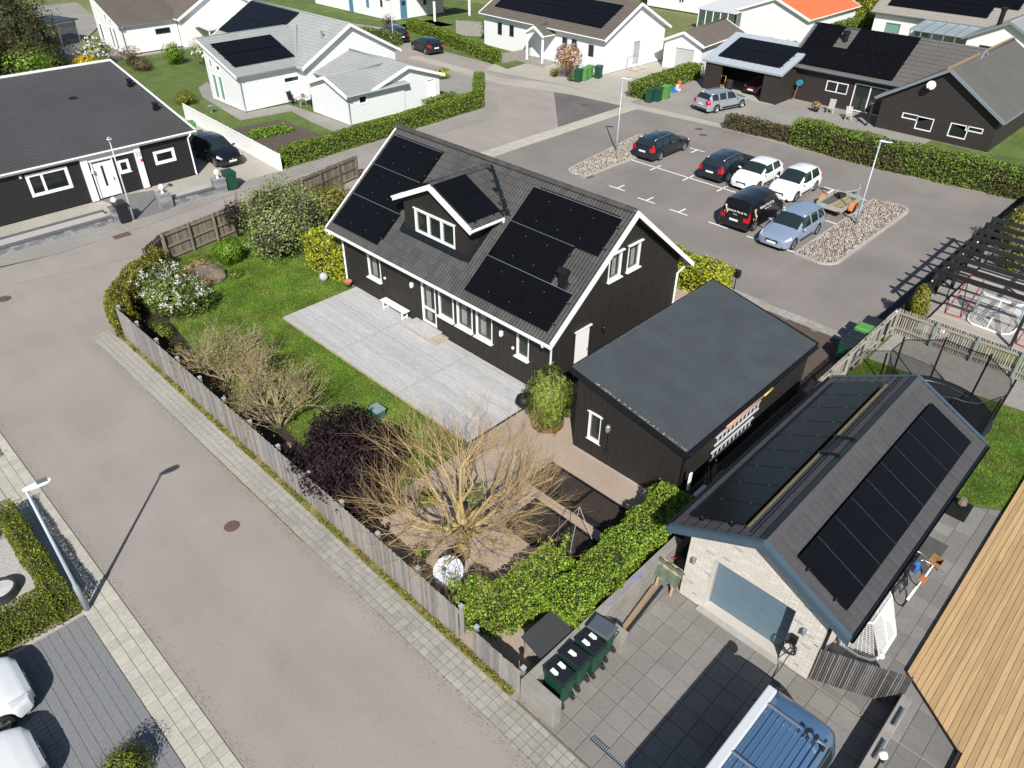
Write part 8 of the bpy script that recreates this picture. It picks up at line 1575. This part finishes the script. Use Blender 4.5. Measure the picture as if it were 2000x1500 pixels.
R_ = random.Random(6); M_clut = [mat('clutter_a', (.10, .14, .13), .7), mat('clutter_b', (.16, .10, .07), .8), mat('clutter_c', (.22, .22, .21), .7), mat('clutter_d', (.28, .19, .11), .8)]
for k, (x, y, w_, d_, h, nm, lb, m_) in enumerate(((-7.3, 17.2, .2, .5, .9, 'board_stack', 'yellow stained board leaning in the alley', mat('yellow_board', (.45, .36, .02), .6)), (-7.25, 18.6, .35, .6, .3, 'crate', 'dark crate in the shaded alley behind the garage', M_clut[0]), (-7.2, 19.9, .4, .5, .35, 'crate', 'brown crate in the shaded alley behind the garage', M_clut[1]), (-7.2, 21.2, .4, .8, .45, 'storage_tub', 'blue grey tub in the alley below the ladders', mat('tub_blue', (.12, .2, .24), .5)), (-7.15, 23.9, .5, .4, .25, 'crate', 'pale crate behind the garage by the picket fence', M_clut[2]), (-7.75, 24.9, .5, .7, .3, 'timber_stack', 'small stack of boards by the outbuilding corner', M_clut[3]))):
    t = thing(nm, lb, 'crate' if 'crate' in nm else ('tub' if 'tub' in nm else 'timber'), (x, y, 0))
    for q in range(4): mb = MB(); mb.box((x - w_ / 2 + (q % 2) * .01, y - d_ / 2 + (q % 2) * .02, h * q / 4 + .002), (x + w_ / 2, y + d_ / 2, h * (q + 1) / 4 - .004)); mb.build('slat', m_, t)
for k in range(14): pass
bw_ = thing('bundle_of_sticks', 'bundle of dry sticks leaning on the outbuilding wall', 'sticks', (-7.5, 17.0, 0))
for k in range(16): mb = MB(); y = 16.75 + R_.uniform(0, .7); mb.tube([(-7.35 + R_.uniform(-.1, .1), y, 0), (-7.62, y + R_.uniform(-.2, .3), R_.uniform(1.0, 1.5))], .008, 4); mb.build('stick', M_twt, bw_)
wc = thing('wire_cage', 'grey wire frame leaning on the outbuilding wall', 'frame', (-7.35, 17.4, 0)); mb = MB(); mb.tube([(-7.3, 16.9, 0), (-7.4, 17.0, 1.0), (-7.4, 17.6, 1.05), (-7.3, 17.7, 0)], .02, 6); mb.build('tube', M_gal, wc)
pl_ = thing('plank', 'long plank leaning along the foot of the concrete wall', 'plank', (-6.5, 11.9, 0)); mb = MB(); mb.bar((-6.35, 10.95, .1), (-6.6, 12.9, .12), .12, .04); mb.build('board', M_clut[3], pl_); mb = MB(); mb.bar((-6.22, 10.95, .06), (-6.45, 13.1, .06), .06, .06); mb.build('batten', M_rubber, pl_)
sh_ = thing('sawhorse', 'wooden sawhorse draped with a green tarpaulin beside the garage', 'sawhorse', (-6.35, 13.25, 0)); M_pine = mat('pine_raw', (.50, .33, .18), .7, var=.15)
for x in (-6.62, -6.12):
    for y, d_ in ((13.0, -.15), (13.5, .15)): mb = MB(); mb.bar((x, y, 0), (x, y - d_, .8), .06, .05, (1, 0, 0)); mb.build('leg', M_pine, sh_)
mb = MB(); mb.box((-6.75, 13.12, .76), (-6.0, 13.38, .84)); mb.build('top', M_pine, sh_); mb = MB(); rows = []
for i in range(11): rows.append([(-6.8 + .085 * i, 13.25 + v * .34, .89 - .34 * abs(v) ** 1.5 + .03 * math.sin(i * 1.7 + v * 5)) for v in [-1 + j * .2 for j in range(11)]])
mb.grid(rows); mb.build('tarpaulin', mat('tarp_green', (.085, .105, .075), .7, var=.2, scale=8), sh_, smooth=True)
cr_ = thing('wheelbarrow', 'red framed barrow with clutter between garage and wall', 'barrow', (-6.35, 14.3, 0)); mb = MB(); mb.add([(-6.6, 14.0, .55), (-6.1, 14.0, .55), (-6.05, 14.7, .62), (-6.65, 14.7, .62), (-6.5, 14.1, .3), (-6.2, 14.1, .3), (-6.2, 14.55, .3), (-6.5, 14.55, .3)], [(7, 6, 5, 4), (0, 4, 5, 1), (1, 5, 6, 2), (2, 6, 7, 3), (3, 7, 4, 0)]); mb.build('tray', mat('barrow_green', (.03, .08, .05), .5), cr_); mb = MB(); mb.tube([(-6.6, 13.7, .6), (-6.55, 14.3, .35), (-6.4, 14.9, .2)], .02, 6); mb.tube([(-6.1, 13.7, .6), (-6.15, 14.3, .35), (-6.3, 14.9, .2)], .02, 6); mb.build('handles', M_redp, cr_); mb = MB(); mb.lathe([(.03, -.04), (.18, -.04), (.18, .04), (.03, .04)], (0, 0, 0), 14, Matrix.Translation((-6.35, 14.95, .18)) @ Matrix.Rotation(math.pi / 2, 4, 'Y')); mb.build('wheel', M_tyre, cr_)
# ================================================================ garden objects
gr = thing('kettle_grill', 'black kettle grill beside the bamboo planter', 'grill', (*g(1022, 815), 0)); x, y = g(1022, 815); mb = MB(); mb.lathe([(.02, .55), (.2, .6), (.3, .75), (.31, .8)], (x, y, 0), 18, cap=False); mb.build('bowl', M_blackm, gr, smooth=True); mb = MB(); mb.lathe([(.31, .81), (.27, .95), (.15, 1.04), (.02, 1.07)], (x, y, 0), 18, cap=False); mb.build('lid', M_blackm, gr, smooth=True)
for k in range(3): a = k * 2.1; mb = MB(); mb.tube([(x + .15 * math.cos(a), y + .15 * math.sin(a), .6), (x + .32 * math.cos(a), y + .32 * math.sin(a), 0)], .014, 6); mb.build('leg', M_rail, gr)
gd = thing('ground_dish', 'white satellite dish lying face up under the bare tree', 'dish', (-10.6, 8.75, 0)); gdx, gdy = g(876, 1116, .62); dish(gd, (gdx, gdy, .62), (.25, -.55, 1.0), .44, mat('dish_bluewhite', (.55, .60, .68), .35)); mb = MB(); mb.tube([(gdx, gdy, 0), (gdx, gdy, .45)], .03, 8); mb.build('post', M_gal, gd)
sw = thing('trellis_frame', 'thin pale pole frame standing in the raised bed', 'frame', (-9.2, 12.4, 0))
for a, b in (((-9.9, 12.0, .2), (-9.3, 12.6, 1.6)), ((-9.0, 11.9, .2), (-9.3, 12.6, 1.6)), ((-8.9, 12.9, .2), (-9.3, 12.6, 1.6)), ((-9.3, 11.75, .25), (-8.8, 11.8, .27))): mb = MB(); mb.tube([a, b], .012, 5); mb.build('pole', M_fl, sw)
tb_ = thing('garden_crate', 'teal plastic box showing behind the purple shrub', 'box', (-17.2, 11.55, 0)); x, y = g(738, 815); mb = MB(); mb.box((x - .25, y - .2, 0), (x + .25, y + .2, .4)); mb.build('box', mat('teal_plastic', (.02, .10, .085), .5), tb_, bevel=.03); mb = MB(); mb.box((x - .27, y - .22, .4), (x + .27, y + .22, .45)); mb.build('lid', mat('teal_lid', (.20, .27, .27), .5), tb_)
mbx = thing('mailbox', 'black mailbox on a thin post at the pavement end behind the outbuilding', 'mailbox', (*g(1433, 566), 0)); x, y = g(1433, 566); mb = MB(); mb.tube([(x, y, 0), (x, y, .75)], .025, 8); mb.build('post', M_blackm, mbx); mb = MB(); mb.box((x - .16, y - .12, .7), (x + .16, y + .12, 1.05)); mb.build('box', M_blackm, mbx, bevel=.02)
fp = thing('flower_bowl', 'flower bowl on the ground beside the bungalow pillar', 'flower pot', (*g(313, 390), 0)); x, y = g(313, 390); mb = MB(); mb.lathe([(.12, 0), (.26, .2), (.28, .28)], (x, y, .02), 14); mb.build('bowl', mat('bowl_brown', (.14, .09, .06), .7), fp); P, N = blob_pts((x, y, .36), (.25, .25, .14), 260, 7, .1, 2., .8); leafcloud('flowers', P, N, .08, LM('mixedflower', (.45, .30, .12), .5), fp, 7)
ot = thing('bird_bath', 'small metal bird bath on the lawn of the grey roofed house', 'ornament', (*g(414, 222), 0)); x, y = g(414, 222); mb = MB(); mb.lathe([(.1, 0), (.05, .1), (.05, .45), (.22, .55), (.25, .6), (.2, .58)], (x, y, .03), 12); mb.build('bowl', M_gal, ot, smooth=True)
# ================================================================ patio furniture, people, far clutter
def chair(label, x, y, rz, m, z=.03, tilt=.25):
    t = thing('garden_chair', label, 'chair', (x, y, z), rz); 
    for k in range(5): mb = MB(); mb.box((-.24 + k * .1, -.24, .43), (-.16 + k * .1, .24, .455)); mb.build('seat_slat', m, t, local=True)
    for k in range(6): mb = MB(); mb.box((-.012, -.22 + k * .08, 0), (.012, -.16 + k * .08, .55), Matrix.Translation((-.24, 0, .46)) @ Matrix.Rotation(-tilt, 4, 'Y')); mb.build('back_slat', m, t, local=True)
    mb = MB(); mb.box((-.02, -.24, .52), (.02, .26, .57), Matrix.Translation((-.24, 0, .46)) @ Matrix.Rotation(-tilt, 4, 'Y')); mb.build('back_rail', m, t, local=True)
    for sx in (-.2, .2):
        for sy in (-.22, .2): mb = MB(); mb.box((sx - .02, sy, 0), (sx + .02, sy + .04, .43)); mb.build('leg', m, t, local=True)
    return t
M_teak = mat('teak_grey', (.42, .40, .38), .8); chair('grey slatted garden chair left of the terrace door', *g(1620, 222), rad(-75), M_teak); chair('grey reclining garden chair in front of the terrace door', *g(1655, 236), rad(-60), M_teak, tilt=.7)
po = thing('potted_plant', 'potted plant with dry orange leaves on the brown house patio', 'plant', (*g(1593, 219), 0)); x, y = g(1593, 219); mb = MB(); mb.lathe([(.15, 0), (.22, .25), (.24, .3)], (x, y, .03), 12); mb.build('pot', M_blackm, po); P, N = blob_pts((x - .1, y, .55), (.4, .4, .3), 300, 3, .3, 2, .9); leafcloud('foliage', P, N, .14, Ldry, po, 3)
# person in black standing by the terrace door
def person(label, x, y, rz, z):
    t = thing('person', label, 'person', (x, y, z), rz); V = [(0, 0, .98), (0, 0, 1.15), (0, 0, 1.38), (0, .0, 1.50), (.01, 0, 1.58), (.015, 0, 1.66), (.01, 0, 1.76)]; E_ = [(0, 1), (1, 2), (2, 3), (3, 4), (4, 5), (5, 6)]; r = [.16, .15, .17, .075, .06, .095, .07]
    def add(p, rad_, frm): V.append(p); r.append(rad_); E_.append((frm, len(V) - 1)); return len(V) - 1
    for s in (-1, 1):
        h = add((0, s * .1, .90), .115, 0); k = add((.03, s * .12, .50), .075, h); a = add((-.01, s * .13, .09), .05, k); add((.14, s * .15, .04), .042, a)
        sh2 = add((0, s * .2, 1.40), .07, 2); el = add((.02 if s < 0 else .06, s * .27, 1.13), .05, sh2); wr = add((.2 if s < 0 else .16, s * .2, .95 if s < 0 else 1.0), .036, el)
        ha = add((.27 if s < 0 else .23, s * .17, .93 if s < 0 else 1.0), .04, wr)
    me_ = bpy.data.meshes.new('body'); me_.from_pydata(V, E_, []); o = link('body', me_, t, local=True); md = o.modifiers.new('skin', 'SKIN')
    for i, sv in enumerate(me_.skin_vertices[0].data): sv.radius = (r[i], r[i]); sv.use_root = (i == 0)
    o.modifiers.new('sub', 'SUBSURF').levels = 2; o.modifiers['sub'].render_levels = 2; me_.materials.append(mat('cloth_black', (.010, .010, .011), .85))
    skin = mat('skin', (.50, .29, .21), .6); mb = MB(); mb.lathe([(.01, -.13), (.06, -.10), (.085, -.02), (.09, .05), (.06, .11), (.01, .13)], (.025, 0, 1.67), 14); hd = mb.build('head', skin, t, smooth=True, local=True); mb = MB(); mb.lathe([(.098, -.03), (.10, .05), (.07, .125), (.01, .145)], (.0, 0, 1.68), 14, cap=False); mb.build('hair', mat('hair_brown', (.10, .055, .03), .8), hd, smooth=True, local=True); mb = MB(); mb.box((.105, -.012, 1.64), (.13, .012, 1.68)); mb.build('nose', skin, hd, local=True)
    for s in (-1, 1): mb = MB(); mb.box((.10, s * .035 - .01, 1.685), (.115, s * .035 + .01, 1.70)); mb.build('eye', M_trim, hd, local=True)
    for s in (-1, 1):
        for k in range(5): mb = MB(); hx = .27 if s < 0 else .23; hz = .93 if s < 0 else 1.0; mb.tube([(hx, s * .17 + (k - 2) * .018, hz), (hx + .06 - .008 * abs(k - 2), s * .17 + (k - 2) * .02, hz - .02), (hx + .085, s * .17 + (k - 2) * .02, hz - .05)], .009, 5); mb.build('finger', skin, t, smooth=True, local=True)
    return t
px_, py_ = g(1692, 246); person('person in dark clothes standing beside the terrace door of the brown house', px_, py_, rad(200), .03)
# D patio set
tbx, tby = g(593, 208); t = thing('patio_table', 'round glass patio table on the terrace of the grey roofed house', 'table', (tbx, tby, 0)); mb = MB(); mb.lathe([(.5, 0), (.5, .03)], (tbx, tby, .72), 20); mb.build('top', mat('table_glass', (.35, .45, .43), .15), t)
for k in range(4): a = k * 1.57 + .4; mb = MB(); mb.tube([(tbx + .1 * math.cos(a), tby + .1 * math.sin(a), .72), (tbx + .4 * math.cos(a), tby + .4 * math.sin(a), .04)], .018, 5); mb.build('leg', M_gal, t)
mb = MB(); mb.lathe([(.1, 0), (.16, .2), (.17, .24)], (tbx + .1, tby, .76), 12); tag(mb.build('flower_pot', mat('terracotta', (.42, .16, .08), .8), None), 'terracotta pot on the round patio table', 'flower pot')
chair('dark metal patio chair left of the round table', *g(573, 206), rad(10), M_blackm); chair('dark metal patio chair right of the round table', *g(609, 208), rad(190), M_blackm)
# at the white house G
fg = thing('football_goal', 'small red and grey football goal by the white house gable', 'goal', (*g(1237, 135), 0)); x, y = g(1237, 135); mb = MB(); mb.tube([(x - .2, y - .8, 0), (x - .2, y - .8, 1.2), (x - .2, y + .8, 1.2), (x - .2, y + .8, 0)], .03, 6); mb.build('frame', M_gal, fg); mb = MB(); mb.tube([(x - .2, y - .8, .03), (x + .7, y - .8, .03), (x + .7, y + .8, .03), (x - .2, y + .8, .03)], .03, 6); mb.build('base', M_redp, fg); mb = MB(); net(mb, (x - .2, y - .8, 1.2), (x - .2, y + .8, 1.2), (x + .7, y - .8, .05), (x + .7, y + .8, .05), 10, 8, .006); mb.build('net', M_net, fg)
for k, (px_, py_, c_, lb) in enumerate(((1315, 180, (.03, .17, .5), 'blue plastic toy on the carport drive'), (1322, 178, (.55, .57, .6), 'white plastic toy on the carport drive'), (1326, 174, (.62, .16, .06), 'orange plastic toy on the carport drive'))):
    x, y = g(px_, py_); t = thing('plastic_toy', lb, 'toy', (x, y, .03)); mb = MB(); mb.box((x - .3, y - .2, .03), (x + .3, y + .2, .22)); mb.build('base', mat('toy%d' % k, c_, .5), t, bevel=.05); mb = MB(); mb.box((x - .15, y - .12, .22), (x + .1, y + .12, .4 + .15 * k)); mb.build('top', mat('toy%d' % k, c_, .5), t, bevel=.04)
# carport clutter
ty = thing('tyre_stack', 'stack of four car tyres at the carport opening', 'tyres', (-33.1, 60.75, .05)); 
for k in range(5): mb = MB(); mb.lathe([(.18, 0), (.3, .01), (.32, .1), (.3, .2), (.18, .21)], (-33.1, 60.75, .05 + k * .215), 16); mb.build('tyre', M_tyre, ty, smooth=True)
ht = thing('hand_truck', 'yellow hand truck leaning at the carport opening', 'hand truck', (-33.8, 60.75, .05)); mb = MB(); mb.tube([(-34.05, 60.75, .1), (-34.05, 60.95, 1.3), (-33.6, 60.95, 1.3), (-33.6, 60.75, .1)], .03, 6); mb.box((-34.1, 60.5, .06), (-33.55, 60.75, .09)); mb.box((-34.05, 60.8, .5), (-33.6, 60.84, .56)); mb.build('frame', mat('truck_yellow', (.65, .33, .02), .5), ht)
bgs = thing('garden_tools', 'white and blue bags with tools at the left carport post', 'bags', (-34.6, 60.75, .05)); mb = MB(); mb.lathe([(.16, 0), (.2, .3), (.12, .6), (.04, .7)], (-34.5, 60.75, .05), 9); mb.build('bag', M_whtd, bgs); mb = MB(); mb.lathe([(.12, 0), (.16, .2), (.1, .45)], (-34.75, 60.72, .7), 9); mb.build('blue_bag', mat('blue_bag', (.02, .16, .55), .5), bgs); mb = MB(); mb.tube([(-34.85, 60.5, .05), (-34.7, 60.8, 1.4)], .02, 6); mb.build('tool_handle', M_pine, bgs)
hr = thing('hose_reel', 'teal hose reel on the dark wall right of the carport', 'hose reel', (-28.0, 62.9, 1.3)); mb = MB(); mb.lathe([(.1, -.12), (.24, -.12), (.24, -.1), (.18, -.08), (.18, .08), (.24, .1), (.24, .12), (.1, .12)], (0, 0, 0), 16, Matrix.Translation((-27.9, 62.95, 1.45)) @ Matrix.Rotation(math.pi / 2, 4, 'X')); mb.build('reel', mat('reel_teal', (.02, .22, .27), .5), hr); mb = MB(); mb.tube([(-27.95, 62.9, 1.2), (-28.05, 62.7, .1)], .03, 6); mb.build('broom', mat('broom_red', (.4, .12, .08), .6), hr)
# bottom-left garden: round white gravel bowl and ball shrub
bs = thing('planting_bowl', 'round dark planter ring filled with white gravel at the left edge', 'planter', (*g(5, 1155, .1), 0)); x, y = g(3, 1158, .1); mb = MB(); mb.lathe([(.42, 0), (.42, .3), (.36, .3), (.36, .22)], (x, y, 0), 24, cap=False); mb.build('ring', mat('ring_dark', (.03, .032, .036), .6), bs); mb = MB(); mb.lathe([(.001, .25), (.36, .22)], (x, y, 0), 24, cap=False); mb.build('gravel', mat('gravel_white', (.6, .6, .58), .9, var=.3, scale=40, bump=1.), bs)
bush('round standard shrub at the left edge behind the clipped hedge', -21.5, -.75, .55, .55, 1.7, 2600, .07, Lg3, 55, z0=.6, cat='shrub')
# litter and leaves on the pavement
r = np.random.RandomState(31); n = 500; P = np.stack([r.uniform(-30, -4, n), r.uniform(6.8, 7.6, n), np.full(n, .028)], 1); leafcloud('fallen_leaves', P, np.tile(np.array([[0, 0, 1.]]), (n, 1)), .03, Ldry, None, 4, .6, .95, kind='stuff')
r = np.random.RandomState(44); n = 9000; k = r.randint(0, 3, n); Y = np.where(k == 0, 6.70 - np.abs(r.normal(size=n)) * .16, np.where(k == 1, 2.0 + np.abs(r.normal(size=n)) * .16, r.uniform(2, 6.7, n))); P = np.stack([r.uniform(-31, -5, n), Y, np.full(n, .006)], 1); P = P[(k < 2) | (r.uniform(size=n) < .25)]; leafcloud('grit', P, np.tile(np.array([[0, 0, 1.]]), (len(P), 1)), .022, mat('grit', (.20, .17, .14), .9, leaf=.6), None, 6, .8, .9, kind='stuff')
mb = MB(); R_ = random.Random(77)
for x0, y0, n_, dx, dy in ((-26, 36, 22, .05, -.2), (-17, 33.2, 24, -.2, .03), (-39, 6, 24, .05, .24)):
    p = Vector((x0, y0, .0075))
    for k in range(n_): q = p + Vector((dx + R_.gauss(0, .06), dy + R_.gauss(0, .06), 0)); mb.bar(p, q, R_.uniform(.006, .016), .002); p = q
o = mb.build('asphalt_cracks', mat('crack', (.12, .105, .095), .95)); o['kind'] = 'stuff'
